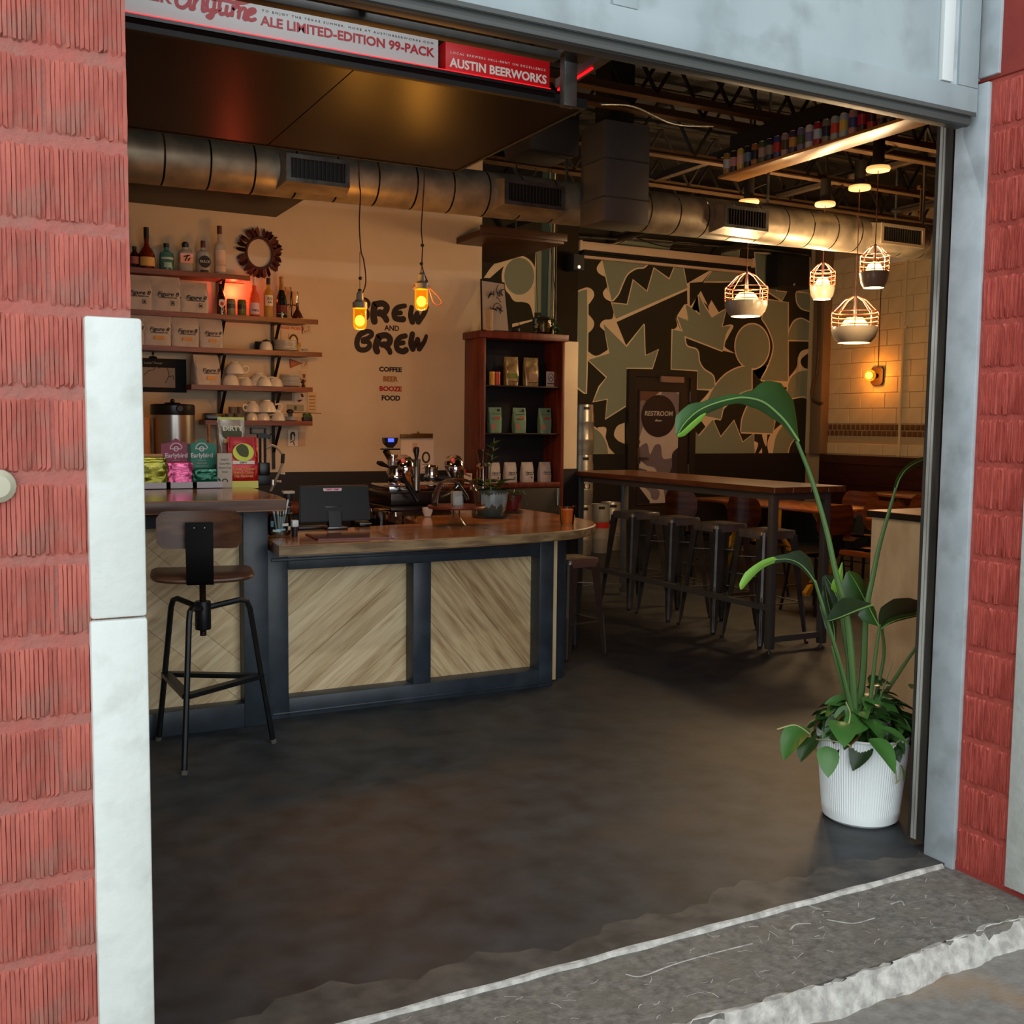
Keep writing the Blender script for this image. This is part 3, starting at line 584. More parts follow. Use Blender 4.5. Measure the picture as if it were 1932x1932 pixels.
t = thing('roof_cable', 'pale cable sagging under the black roof', 'cable', (0, 0, 0)); a = PY(1133, 196, 4.6); c = PY(1345, 238, 5.4)
m = MB(); m.tube(cr3([a, a.lerp(c, .25)+Vector((0, 0, .02)), a.lerp(c, .6)-Vector((0, 0, .03)), c], 6), .006, 6); obj('wire', m, M_galv, t, world=True)
# shelf of beer cans under a beam
t = thing('can_beam', 'brown beam with a lit underside carrying a row of beer cans', 'beam', (5.18, 4.0, 3.4))
m = MB(); m.box(-.05, .15, -.2, 2.45, -.02, 0, .002); obj('shelf_board', m, wood('pale_board', (176, 128, 72), (150, 104, 56), 3, (12, 1, 12)), t)
m = MB(); m.box(.05, .12, -.2, 2.44, 0, .3); obj('beam', m, M_joist, t)
m = MB(); m.tube([(.08, 0, .3), (.08, 0, .9)], .01, 6); m.tube([(.08, 2.2, .3), (.08, 2.2, .9)], .01, 6); obj('hanger_rod', m, M_dark, t)
ccs = [(170, 120, 50), (40, 30, 28), (190, 160, 70), (30, 30, 34), (150, 90, 40), (70, 80, 40), (40, 40, 60), (60, 60, 100), (150, 120, 110), (60, 50, 70), (110, 100, 130), (190, 180, 170), (150, 30, 30), (120, 110, 90), (150, 160, 150), (160, 170, 170), (170, 120, 110), (60, 20, 24), (160, 40, 30), (60, 30, 40), (40, 40, 50), (190, 150, 130), (120, 100, 60), (70, 60, 30), (200, 180, 150), (180, 60, 40), (90, 110, 120), (150, 140, 60)]
cn = ['amber', 'black', 'yellow', 'charcoal', 'orange', 'olive', 'navy', 'blue', 'tan', 'plum', 'lilac', 'ivory', 'red', 'khaki', 'pale green', 'pale blue', 'rose', 'maroon', 'scarlet', 'wine', 'slate', 'peach', 'bronze', 'dark green', 'white', 'vermilion', 'teal', 'mustard']
cb = MB(); cb.lathe([(0, .002), (.024, 0), (.031, .01), (.031, .135), (.026, .148)], 14); cb = cb.mesh('can_body')
ct = MB(); ct.lathe([(.026, .148), (.027, .151), (.024, .149), (0, .148)], 14); ct = ct.mesh('can_lid'); ct.materials.append(M_steel)
cl = MB(); cl.lathe([(.0314, .04), (.0314, .105)], 14); cl = cl.mesh('label_band')
for i in range(28):
    r = thing('beer_can', '%s beer can in the overhead row, %s' % (cn[i], 'nearest the duct' if i == 0 else 'nearest the roll door' if i == 27 else 'standing after the %s one' % cn[i-1]), 'can', (5.162, 6.38-.0782*i, 3.4), group='beer cans on the overhead shelf')
    o = obj('body', cb.copy(), flat(ccs[i], .35, spec=.5), r); obj('lid', ct, None, r); c2 = ccs[(i*5+11) % 28]; obj('label_band', cl.copy(), flat(tuple(min(255, int(v*1.1)) for v in c2), .4), r)

# ---------------------------------------------------------------- lamps
M_bulb = mat('hot_bulb', (255, 200, 120), .5, emit=(255, 205, 110), es=12)
M_bulb2 = mat('amber_bulb', (255, 190, 80), .5, emit=(255, 190, 60), es=16)
M_disc = mat('lamp_plate', (214, 190, 150), .5)
WARM = (1.0, .68, .36)
def cage_lamp(px, py, disc, big, lab, name='pendant_lamp'):
    dz = 3.5; p = PZ(*disc, dz); s = 1.0
    q = PZ(*disc, dz); dist = math.hypot(q.x, q.y); z = PX(px, py, q.x).z; zc = PY(px, py, q.y).z
    R0 = .187 if big else .108; h = .13 if big else .12      # ceramic bowl
    t = thing(name, lab, 'lamp', (q.x, q.y, zc), 0, 'caged pendant lamps')
    m = MB(); m.lathe([(R0*.70, -h), (R0*.90, -h*.66), (R0, -h*.2), (R0*.99, 0), (R0*.95, 0), (R0*.94, -h*.2), (R0*.84, -h*.66), (R0*.66, -h)], 32); obj('ceramic_ring', m, mat('lamp_ceramic', (150, 140, 124), .3, coat=.2), t)
    m = MB(); hc = h*.9 if big else h*1.0
    for k, f in enumerate((1.0, 1.0, 1.0, 1.0)):
        zz = .012+hc*k/3.2; rr = R0*.99
        m.tube([(rr*math.cos(a*PI/14), rr*math.sin(a*PI/14), zz) for a in range(28)], .004 if big else .0035, 6, closed=True)
    for k in range(8):
        a = k*PI/4; c, s_ = math.cos(a), math.sin(a)
        m.tube([(R0*.99*c, R0*.99*s_, -.005), (R0*.99*c, R0*.99*s_, hc*.98), (R0*.45*c, R0*.45*s_, hc*1.0+R0*.55), (.02*c, .02*s_, hc+R0*.72)], .004 if big else .0035, 6)
    obj('wire_cage', m, M_copper, t)
    m = MB(); m.lathe([(0, .01+h*.55), (R0*.35, .01+h*.5), (R0*.55, h*.22), (R0*.6, -.005), (R0*.5, -h*.4), (0, -h*.6)], 24); obj('bulb', m, M_bulb if not big else mat('globe_bulb', (255, 220, 140), .5, emit=(255, 216, 104), es=7), t)
    m = MB(); m.tube([(0, 0, h*.5), (0, 0, hc+R0*.8)], .012, 8); obj('socket', m, M_dark, t)
    m = MB(); m.tube([(0, 0, hc+R0*.7), (.004, 0, (dz-zc)*.5), (0, 0, dz-zc-.02)], .004, 6); obj('cord', m, mat('dark_red_cord', (70, 24, 20), .7), t)
    m = MB(); m.lathe([(0, dz-zc-.028), (.085, dz-zc-.03), (.09, dz-zc-.015), (.085, dz-zc), (0, dz-zc)], 24); o = obj('ceiling_plate', m, mat('plate_painted_glow', (230, 200, 150), .4, emit=(255, 196, 110), es=.9), t)  # plate is no lamp; its glow stands for pendant light falling on it
    m = MB(); m.tube([(0, 0, dz-zc), (0, 0, dz-zc+.2)], .045, 12); m.tube([(0, 0, dz-zc+.2), (0, 0, 4.295-zc)], .012, 8); m.tube(cr3([(.04, 0, dz-zc+.1), (.18, .05, dz-zc+.16), (.3, .1, dz-zc+.2)], 5), .008, 6); obj('junction_box', m, M_joist, t)
    point_light('pendant_light', (0, 0, -h-.02), 34 if big else 26, WARM, R0*.5, t)
    point_light('pendant_light', (0, 0, h*.75), 125 if big else 80, WARM, .03, t)
cage_lamp(1409, 569, (1413, 378), True, 'large caged pendant lamp hanging before the projector screen')
cage_lamp(1550, 539, (1557, 382), False, 'small caged pendant lamp hanging near the corner of the mural')
cage_lamp(1610, 617, (1622, 351), True, 'large caged pendant lamp hanging before the block wall')
cage_lamp(1648, 513, (1657, 315), False, 'small caged pendant lamp hanging just under the lit duct')
def jar_lamp(top, path, knots, px, py, lab, loop, loop2=None):
    Yb = 6.2; p = PY(px, py, Yb); t = thing('jar_pendant', lab, 'lamp', p, 0, 'jar pendant lamps')
    # glass hangs below the socket cap
    m = MB(); m.lathe([(.036, .03), (.041, .02), (.042, -.075), (.036, -.10), (.028, -.108), (0, -.109)], 20); obj('glass_jar', m, mat('amber_jar_glass', (255, 205, 110), .05, trans=1, emit=(255, 150, 20), es=.35), t)
    m = MB(); m.lathe([(.044, .02), (.044, .055), (.03, .062), (.022, .07), (.02, .11), (.008, .125), (0, .126)], 18); obj('socket_cap', m, mat('grey_socket', (150, 140, 120), .5), t)
    m = MB(); m.ball((0, 0, -.055), .03, 14, 10, (1, 1, 1.1)); obj('bulb', m, M_bulb2, t)
    m = MB(); pts = [PY(x, y, Yb) for x, y in path]; pts = [Vector((pts[0].x, Yb, 4.295))]+pts; m.tube(cr3(pts, 6), .0042, 6); obj('cord', m, mat('dark_red_cord', (70, 24, 20), .7), t, world=True)
    m = MB(); m.tube(cr3([PY(x, y, Yb) for x, y in loop], 6), .003, 6); obj('cord_loop', m, mat('brown_cord', (120, 60, 40), .7), t, world=True)
    m = MB(); m.tube([PY(x, y, Yb) for x, y in (loop2 or ())] or [(0, 0, 0), (0, 0, .001)], .0018, 5); obj('support_wire', m, M_dark, t, world=True) if loop2 else m.bm.free()
    for x, y in knots: m = MB(); m.ball(PY(x, y, Yb), .011, 8, 6, (1.2, 1, 1)) ; obj('knot', m, M_dark, t, world=True)
    point_light('jar_light', (0, 0, -.055), 60, (1, .64, .32), .036, t)
jar_lamp(0, ((677, 300), (680, 365), (678, 420), (681, 472), (686, 490), (690, 520), (689, 540), (681, 560)), ((680, 525), (679, 548)), 679, 588, 'jar pendant lamp with a wavy cord, hanging before the first painted letter', ((682, 562), (690, 568), (693, 582)), ((679, 475), (679, 525), (679, 562)))
jar_lamp(0, ((801, 300), (798, 380), (795, 430), (797, 462), (796, 498), (797, 505), (800, 516), (807, 532)), ((797, 463), (795, 498)), 795, 552, 'jar pendant lamp with looped cord, hanging before the last painted letter', ((796, 500), (794, 520), (801, 528), (813, 545), (829, 562), (833, 572), (826, 576), (817, 568), (808, 540), (800, 527), (785, 535), (779, 545)))
# wall bulb on the block wall
p = PX(1657, 709, 10.58)
t = thing('wall_lamp', 'bare glowing bulb on a dark bracket on the block wall', 'lamp', (10.58, p.y, p.z))
m = MB(); m.prism([(0, y, z) for y, z in ((-.07, .11), (.07, .11), (.10, .08), (.10, -.08), (.07, -.12), (-.07, -.12), (-.1, -.08), (-.1, .08))], (-.03, 0, 0)); obj('backplate', m, mat('dark_bracket', (70, 44, 26), .5), t)
m = MB(); m.tube([(-.03, .0, 0), (-.09, .0, 0)], .035, 14); obj('socket', m, M_dark, t)
m = MB(); m.ball((-.15, 0, 0), .075, 20, 14); obj('glass_globe', m, mat('amber_globe', (255, 214, 150), .05, trans=1, emit=(255, 150, 40), es=.5), t)
m = MB(); m.ball((-.165, 0, 0), .046, 14, 10); obj('filament', m, M_bulb2, t)
m = MB(); m.tube([(-.01, 0, .1), (-.01, 0, 1.15)], .005, 6); obj('cord', m, mat('dark_red_cord', (70, 24, 20), .7), t)
point_light('wall_glow', (-.16, 0, 0), 60, (1, .50, .12), .05, t)
t = thing('wall_conduit', 'pale electrical conduit down the block wall', 'conduit', (10.57, PX(1707, 600, 10.58).y, 1.17)); m = MB(); m.tube([(0, 0, 0), (0, 0, 3.1)], .018, 10); obj('pipe', m, M_block, t); 
m = MB(); m.box(-.015, .02, -.05, .05, 1.6, 1.64); obj('clamp', m, M_block, t)
t = thing('wall_hose', 'dark cable looping down the grey brown corner pier', 'cable', (0, 0, 0)); m = MB()
m.tube(cr3([PX(x, y, 10.4) for x, y in ((1545, 560), (1545, 640), (1541, 700), (1533, 730), (1533, 752), (1543, 760), (1552, 761))], 6), .02, 8); obj('cable', m, mat('dark_hose', (70, 50, 34), .6), t, world=True)
p = PX(1690, 480, 10.5); t = thing('wall_box', 'white plastic box high on the block wall', 'fitting', (10.55, p.y, p.z)); m = MB(); m.box(-.05, .03, -.16, .16, -.1, .08, .01); obj('case', m, M_ceramic, t)
p = PZ(1690, 402, 3.62); t = thing('sprinkler', 'ceiling sprinkler head near the capped duct end', 'sprinkler', (p.x, p.y, p.z)); m = MB(); m.lathe([(0, -.05), (.012, -.05), (.014, 0), (.04, .012), (.05, .02), (.012, .025), (.012, .68)], 14); obj('head', m, M_galv, t)
p = PZ(1740, 395, 3.55); t = thing('pipe_hanger', 'yellowish strap hanger above the capped duct end', 'hanger', p); m = MB(); m.box(-.03, .03, -.004, .004, -.1, .18); m.box(-.06, .03, -.02, .02, .18, .21); m.tube([(0, 0, .2), (0, 0, .74)], .008, 6); obj('strap', m, M_brass, t)
# ================================================================ THE BAR
def planks(parent, x0, x1, z0, z1, y, ang, wd, seed, cols, off=0):
    """diagonal boards clipped to a rectangle, each board its own piece with a fine open joint"""
    R = random.Random(seed); n = Vector((-math.sin(ang), math.cos(ang))); rect = [(x0, z0), (x1, z0), (x1, z1), (x0, z1)]
    ds = [n.x*p[0]+n.y*p[1] for p in rect]; d = min(ds)+off; k = 0
    while d < max(ds):
        q = clip(clip(rect, n, d+wd-.0016), -n, -(d))
        if len(q) > 2:
            m = MB(); dy = R.uniform(0, .0025); m.prism([(px, y-.008-dy, pz) for px, pz in q], (0, .014, 0))
            c = R.choice(cols); ca, sa = math.cos(ang), math.sin(ang)
            o = obj('plank', m, None, parent, smooth=0)
            o.data.materials.append(c)
        d += wd; k += 1
def oak(name, c, c2, ang, c3):
    m = mat(name, c, .55, c2=c2, ns=3.2, stretch=(1, 1, 1), lo=.36, hi=.66, bump=.06, bs=12, c3=c3, ns3=2.5, detail=8)
    for nd in m.node_tree.nodes:
        if nd.bl_idname == 'ShaderNodeMapping':
            nd.vector_type = 'TEXTURE'; nd.inputs['Rotation'].default_value = (0, -ang, 0); nd.inputs['Scale'].default_value = (.7, .075, .06)
    return m
OA = [oak('oak_rising_a', (220, 198, 156), (198, 172, 130), math.radians(38), (180, 148, 108)), oak('oak_rising_b', (212, 190, 148), (186, 160, 118), math.radians(38), (172, 140, 100)), oak('oak_rising_c', (228, 208, 168), (208, 184, 142), math.radians(38), (190, 160, 118))]
OB = [oak('oak_falling_a', (206, 180, 136), (178, 150, 108), math.radians(-50), (152, 118, 80)), oak('oak_falling_b', (198, 170, 126), (166, 136, 96), math.radians(-50), (142, 108, 72)), oak('oak_falling_c', (214, 190, 146), (188, 160, 118), math.radians(-50), (158, 124, 86))]
t = thing('bar_counter', 'charcoal blue bar front with two diagonal oak panels under the curved countertop', 'bar', (0, 5.25, 0))
def frame_part(name, x0, x1, z0, z1, y0=0, y1=.125): m = MB(); m.box(x0, x1, y0, y1, z0, z1, .003); return obj(name, m, M_barblue, t)
frame_part('stile', 1.372, 1.487, 0, .878); frame_part('stile', 2.178, 2.282, .101, .77); frame_part('stile', 2.963, 3.056, 0, .878)
frame_part('rail', 1.487, 2.963, .77, .878); frame_part('rail', 1.487, 2.963, 0, .101)
frame_part('moulding', 1.40, 2.6, .815, .832, -.008, 0); frame_part('moulding', 1.40, 3.04, .02, .032, -.004, 0)
m = MB()
for a, c in ((1.487, 2.178), (2.282, 2.963)): m.box(a, c, .125, .14, .101, .77)
obj('panel_backing', m, M_barblue, t)
planks(t, 1.487, 2.178, .101, .77, .116, math.radians(38), .122, 2, OA); planks(t, 2.282, 2.963, .101, .77, .116, math.radians(-50), .135, 3, OB, -.03)
m = MB(); m.box(3.075, 3.108, .05, .075, .02, .878, .002); obj('end_strip', m, M_ply, t)
m = MB(); pl = cr([(3.056, .126, 1), (3.115, .13), (3.22, .15), (3.29, .27), (3.34, .45), (3.345, 1.0), (3.345, 2.3, 1), (3.29, 2.3, 1), (3.29, .5), (3.18, .26), (3.056, .2, 1)], 5)
m.prism([(x, y, 0) for x, y in pl], (0, 0, .876)); obj('curved_end', m, M_barblue, t)
m = MB(); m.box(1.372, 1.40, .125, .4, 0, .876); m.box(2.62, 2.66, .8, 2.3, 0, .876); m.box(1.4, 2.54, .36, .38, .0, .876); obj('carcass', m, M_dark, t)
# countertop
outer = [(1.394, 5.33, 1), (1.361, 4.962, 1), (1.8, 4.958), (2.25, 4.966), (2.66, 5.0), (2.98, 5.06), (3.19, 5.15), (3.38, 5.33), (3.48, 5.53), (3.525, 5.78), (3.535, 6.2), (3.52, 6.8), (3.5, 7.55, 1), (2.72, 7.55, 1), (2.56, 7.0), (2.5, 6.3), (2.44, 5.78, 1), (2.15, 5.73), (1.6, 5.62), (1.40, 5.6, 1)]
ol = cr(outer, 5)
t = thing('countertop', 'varnished brown wooden countertop with a pale live edge, curving around the bar end', 'countertop', (0, 0, .878))
m = MB(); m.prism([(x, y, 0) for x, y in ol], (0, 0, .052)); obj('slab', m, M_top, t)
R = random.Random(5); ed = [p for p in ol if p[1] < 5.95 and (p[0] > 1.36) and (p[1] < 5.6 or p[0] > 3) and not (p[0] < 1.42 and p[1] > 5)]
rows = [[], [], [], []]
for i, (x, y) in enumerate(ed):
    a = Vector(ed[max(0, i-1)]); c = Vector(ed[min(len(ed)-1, i+1)]); d = (c-a).normalized(); nx, ny = d.y, -d.x
    for r, (z, g) in enumerate(((.0525, -.002), (.046, .006+R.uniform(-.001, .002)), (.006, .005+R.uniform(-.003, .003)), (-.001, -.004))): rows[r].append((x+nx*g, y+ny*g, z))
m = MB(); m.grid(rows); obj('live_edge', m, M_edge, t)
for k in ((968, 1008),):
    q = PZ(*k, .93); m = MB(); m.box(q.x-.0015, q.x+.0015, q.y-.012, q.y+.55, .045, .0526); obj('joint', m, M_dark, t)
# raised bar on the street side
t = thing('raised_bar', 'taller charcoal blue bar section with a pale oak panel behind the swivel stool', 'bar', (0, 5.18, 0))
def fp(name, x0, x1, z0, z1, y0=0, y1=.105): m = MB(); m.box(x0, x1, y0, y1, z0, z1, .003); return obj(name, m, M_barblue, t)
fp('stile', 1.243, 1.366, 0, 1.095); fp('stile', -.05, .12, .12, 1.012); fp('rail', -1.1, 1.243, 1.012, 1.095); fp('rail', -1.1, 1.243, 0, .12); fp('stile', -1.1, -.95, .12, 1.012)
m = MB(); m.box(-.95, 1.243, .105, .12, .12, 1.012); obj('panel_backing', m, M_barblue, t)
m = MB(); m.box(1.352, 1.366, .105, 1.0, 0, 1.095); m.box(-1.1, 1.352, .98, 1.0, 0, 1.095); obj('carcass', m, M_barblue, t)
m = MB(); m.box(1.366, 1.371, .09, .105, .9, 1.09); obj('end_strip', m, M_ply, t)
planks(t, .12, 1.243, .12, 1.012, .096, math.radians(-42), .15, 4, OA); planks(t, -.95, -.05, .12, 1.012, .096, math.radians(42), .15, 4, OA)
t = thing('raised_countertop', 'dark red-brown varnished top of the raised bar', 'countertop', (0, 4.97, 1.096))
m = MB(); m.prism([(-1.1, 0, 0), (1.40, 0, 0), (1.42, .2, 0), (1.48, 1.23, 0), (-1.1, 1.23, 0)], (0, 0, .060)); bmesh.ops.bevel(m.bm, geom=m.bm.edges[:], offset=.004, segments=1, affect='EDGES'); obj('slab', m, M_top, t)
m = MB(); m.box(-1.1, 1.401, -.006, .003, .006, .055, .002); obj('front_edge', m, wood('greyed_edge', (112, 86, 74), (88, 62, 52), 4, (1, 6, 6), .35), t)
# counters behind the bar (bottle side and well)
t = thing('back_counter', 'dark back counter along the cream wall under the shelves', 'counter', (0, 7.25, 0)); m = MB(); m.box(-1.1, 2.45, .02, .58, 0, .88); obj('cabinet_body', m, M_wains, t); m = MB(); m.box(-1.1, 2.5, 0, .585, .88, .93, .004); obj('top', m, M_cabw, t)
t = thing('work_shelf', 'low dark work shelf behind the bar counter', 'shelf', (0, 5.8, 0)); m = MB(); m.box(1.55, 2.42, .02, .4, .70, .74, .003); obj('top', m, M_cabw, t); m = MB()
for x in (1.58, 2.38):
    for y in (.05, .36): m.box(x-.02, x+.02, y-.02, y+.02, 0, .70)
obj('leg_frame', m, M_dark, t)

# swivel stool with a back
M_iron = mat('blackened_iron', (38, 40, 42), .42, .6, c2=(30, 31, 33), ns=10)
t = thing('swivel_stool', 'swivel bar stool with walnut seat and back on a black three-legged frame', 'stool', (.98, 4.86, 0))
ANG = (math.radians(-117.2), 0, math.radians(120))
for a in ANG:
    c, s_ = math.cos(a), math.sin(a); m = MB()
    pts = [(.03*c, .03*s_, .675), (.17*c, .17*s_, .70), (.20*c, .20*s_, .69), (.215*c, .215*s_, .655), (.318*c, .318*s_, .012)]
    m.tube(pts, .0135, 8); lg = obj('leg', m, M_iron, t)
    m = MB(); m.tube([(.317*c, .317*s_, .02), (.321*c, .321*s_, 0)], .0155, 8); obj('foot_cap', m, mat('worn_foot', (96, 92, 84), .5, .3), lg)
m = MB()
P3 = [Vector((.262*math.cos(a), .262*math.sin(a), .335)) for a in ANG]
for i in range(3):
    p, q = P3[i], P3[(i+1) % 3]; d = (q-p).normalized(); nrm = Vector((d.y, -d.x, 0)); mid = (p+q)/2
    if nrm.dot(mid) > 0: nrm = -nrm
    p2, q2 = p-d*.004, q+d*.004; k = [p2-nrm*.02, q2-nrm*.02, q2+nrm*.022-d*.03, p2+nrm*.022+d*.03]; m.prism([v+Vector((0, 0, -.014)) for v in k], (0, 0, .02))
obj('footrest', m, M_iron, t)
m = MB(); m.lathe([(0, .575), (.034, .575), (.036, .58), (.036, .70), (.034, .705), (0, .705)], 20); obj('hub', m, M_iron, t)
m = MB(); m.lathe([(0, .545), (.013, .545)]+[(.0135 if k % 2 else .0155, .55+.0045*k) for k in range(58)]+[(0, .812)], 14); obj('screw', m, mat('rusty_screw', (58, 36, 30), .4, .7), t)
sq = []
SW, SD = .225, .205
for k in range(48):
    a = 2*PI*k/48; c, s_ = math.cos(a), math.sin(a); e = .42; sq.append((SW*math.copysign(abs(c)**e, c), SD*math.copysign(abs(s_)**e, s_)))
m = MB(); rr = []
for z, f in ((0, .9), (.004, .97), (.012, 1), (.02, .99), (.024, .95)): rr.append([(x*f, y*f, z+.012*(abs(x)/SW)**2*(1 if z > .01 else .8)) for x, y in sq])
m.grid(rr, closed=True); m.bm.faces.new([v for v in list(m.bm.verts)[-48:]]); m.bm.faces.new([v for v in list(m.bm.verts)[:48]][::-1]); seat = place(obj('seat', m, M_stoolw, t), (0, 0, .81), (0, 0, math.radians(-10)))
m = MB()
for q in ((-.07, .04), (.06, .05), (-.05, -.06), (.08, -.04)): m.lathe([(0, .03), (.009, .0295), (.01, .026)], 10, (q[0], q[1], 0))
obj('bolt_plug', m, M_dark, seat)
BR = math.radians(-14)
m = MB(); rows = []
for i in range(17):
    u = -1+i/8; x = .178*u; y = -.035*(1-u*u)*-1; rows.append((x, y))
ring = []
for x, y in rows:
    h = .082*(1-max(0, (abs(x)-.145)/.033)**2*.35) if abs(x) > .145 else .082
    ring.append([(x, y-.007, -h), (x, y-.007, h), (x, y+.007, h), (x, y+.007, -h)])
m.grid(ring, closed=True); m.bm.verts.ensure_lookup_table(); m.bm.faces.new(m.bm.verts[:4]); m.bm.faces.new(m.bm.verts[-4:])
bmesh.ops.bevel(m.bm, geom=[e for e in m.bm.edges if e.is_manifold and e.calc_face_angle(0) > 1], offset=.003, segments=1, affect='EDGES')
R2 = Vector((0, -.215, 1.052)); R2.rotate(Matrix.Rotation(BR, 3, 'Z')); br = place(obj('backrest', m, M_stoolw, t), R2, (math.radians(-4), 0, BR))
m = MB(); m.grid([[(-.058, -.016, .035), (.058, -.016, .035)], [(-.058, -.014, -.09), (.058, -.014, -.09)], [(-.057, -.004, -.22), (.057, -.004, -.22)], [(-.057, .01, -.243), (.057, .01, -.243)], [(-.055, .14, -.252), (.055, .14, -.252)]])
bmesh.ops.solidify(m.bm, geom=m.bm.faces[:], thickness=.006); bp = place(obj('back_plate', m, mat('black_steel_plate', (18, 18, 19), .45, .3), t), R2, (0, 0, BR))
m = MB()
for x in (-.022, .022): m.lathe([(0, .003), (.003, .002), (.004, 0)], 8, (x, 0, 0))
place(obj('screw_head', m, M_steel, bp), (0, -.016, .01), (PI/2, 0, 0))

# ---------------------------------------------------------------- wall lettering
def letter_thing(name, lab, loc): return thing(name, lab, 'lettering', loc)
M_ink = mat('dark_wall_ink', (40, 26, 16), .7)
L = letter_thing('wall_lettering', 'fat brown bubble lettering painted on the cream bar wall', (0, 7.849, 0))
def zw(x, y): return (590+x/4.494, 360+y/4.494)      # enlarged sketch of the wall
def fat(name, strokes):
    m = MB()
    for s_ in strokes:
        pts, wds = s_[0], s_[1]; q = [PY(*zw(*p), 7.849) for p in cr(pts, 4, closed=False)]; n = len(q)
        wl_ = [wds]*n if isinstance(wds, (int, float)) else [wds[0]+(wds[1]-wds[0])*i/(n-1) for i in range(n)]
        stroke(m, [(p.x, p.z) for p in q], [v/4.494*.0043 for v in wl_], 0, n=7)
    for v in m.bm.verts: v.co = Vector((v.co.x, -.001-v.co.z, v.co.y))
    return obj(name, m, M_ink, L)
fat('letter_b', [([(385, 960), (375, 1040), (385, 1090)], 30), ([(380, 945), (440, 930), (465, 960), (430, 1000)], 26), ([(410, 1005), (455, 1030), (450, 1070), (400, 1090)], 26)])
fat('letter_r', [([(525, 965), (515, 1050), (522, 1105)], (28, 30)), ([(530, 965), (590, 955), (628, 985), (610, 1030), (560, 1040)], 26), ([(570, 1030), (610, 1070), (625, 1095)], 26)])
fat('letter_e', [([(780, 975), (720, 990), (690, 1030), (700, 1080), (750, 1090), (768, 1088)], (20, 26)), ([(690, 1040), (745, 1035)], 20)])
fat('letter_w', [([(838, 990), (830, 1060), (845, 1110)], (22, 26)), ([(845, 1110), (885, 1040)], 22), ([(885, 1040), (895, 1110)], 22), ([(895, 1112), (945, 1040), (965, 985)], (24, 20))])
fat('letter_b', [([(440, 1195), (395, 1225), (374, 1290), (392, 1342), (445, 1348), (482, 1318), (470, 1282), (425, 1278)], (24, 20)), ([(430, 1192), (490, 1195), (500, 1225), (460, 1252), (425, 1262)], 19)])
fat('letter_r', [([(560, 1240), (535, 1320), (545, 1360)], (30, 28)), ([(560, 1235), (620, 1225), (655, 1255), (640, 1300), (590, 1305)], 26), ([(605, 1300), (645, 1345), (655, 1370)], (24, 22))])
fat('letter_e', [([(785, 1230), (740, 1245), (710, 1290), (720, 1345), (765, 1362), (790, 1350)], (22, 26)), ([(710, 1300), (768, 1288)], 20)])
fat('letter_w', [([(845, 1215), (832, 1290), (848, 1340)], (24, 26)), ([(848, 1340), (890, 1260)], 22), ([(890, 1262), (900, 1335)], 22), ([(903, 1340), (945, 1280), (962, 1232)], (24, 16))])
def wall_text(s, xa, xb, ya, yb, m, par, Yw=7.849, bold=.02, **k):
    p, q = PY(xa, ya, Yw), PY(xb, yb, Yw); me = text_mesh(s, 1, align='LEFT', bold=bold, **k); X = [v.co.x for v in me.vertices]; Y_ = [v.co.y for v in me.vertices]
    sx = (q.x-p.x)/(max(X)-min(X)); sy = (p.z-q.z)/(max(Y_)-min(Y_)); x0, y0 = min(X), min(Y_)
    for v in me.vertices: v.co = Vector(((v.co.x-x0)*sx+p.x, -.001-v.co.z*.5, (v.co.y-y0)*sy+q.z))
    me.name = 'lettering'; return obj('lettering', me, m, par)
wall_text('AND', 725, 753, 613, 625, M_ink, L, bold=.03)
for s, y, x0, x1, c in (('COFFEE', 697, 715, 758.5, (30, 24, 30)), ('BEER', 715, 723, 751, (150, 96, 40)), ('BOOZE', 733.5, 716, 758, (160, 30, 20)), ('FOOD', 751, 720, 755, (30, 24, 30))):
    L2 = letter_thing('wall_lettering', {'COFFEE': 'top small painted word, dark, under the bubble lettering', 'BEER': 'ochre painted word under the bubble lettering', 'BOOZE': 'red painted word under the bubble lettering', 'FOOD': 'lowest dark painted word, nearest the espresso machine'}[s], (0, 7.849, 0)); wall_text(s, x0, x1, y-5.5, y+5.5, flat(c, .7), L2, bold=.05)

# ---------------------------------------------------------------- open cabinet by the wall end
CX0, CX1, CY0, CY1 = 3.70, 4.475, 7.55, 7.855
t = thing('open_cabinet', 'red-brown open wooden cabinet of coffee bags beside the cream wall end', 'cabinet', (0, CY0, 0))
zt_ = PY(985, 636, 7.55).z; zs1 = PY(980, 728, 7.6).z; zs2 = PY(980, 817, 7.6).z; zs3 = PY(980, 911, 7.55).z
def cp(name, a, m_=None): m = MB(); m.box(*a, .003); return obj(name, m, m_ or M_cabw, t)
cp('side_panel', (CX0, CX0+.045, 0, .30, 0, zt_-.02)); cp('side_panel', (CX1-.03, CX1, 0, .30, 0, zt_-.02)); cp('top_board', (CX0-.02, CX1+.02, -.02, .30, zt_-.02, zt_+.035))
M_cabin = mat('cabinet_back_dark', (28, 26, 28), .6)
cp('back_panel', (CX0+.04, CX1-.03, .29, .30, 0, zt_-.02), M_cabin)
for z in (zs1, zs2): cp('shelf', (CX0+.045, CX1-.03, .02, .29, z-.012, z), mat('shelf_dark', (40, 26, 20), .5))
cp('shelf', (CX0+.045, CX1-.03, -.005, .29, zs3-.04, zs3))
dr = cp('door', (CX0+.05, CX1-.03, .0, .02, .1, zs3-.045), mat('dark_olive_door', (44, 38, 28), .55)); m = MB(); m.tube([(CX1-.06, -.012, .86), (CX1-.06, -.012, 1.0)], .006, 8); obj('handle', m, M_steel, dr)
cp('plinth', (CX0+.045, CX1-.03, .02, .29, 0, .1), M_dark)
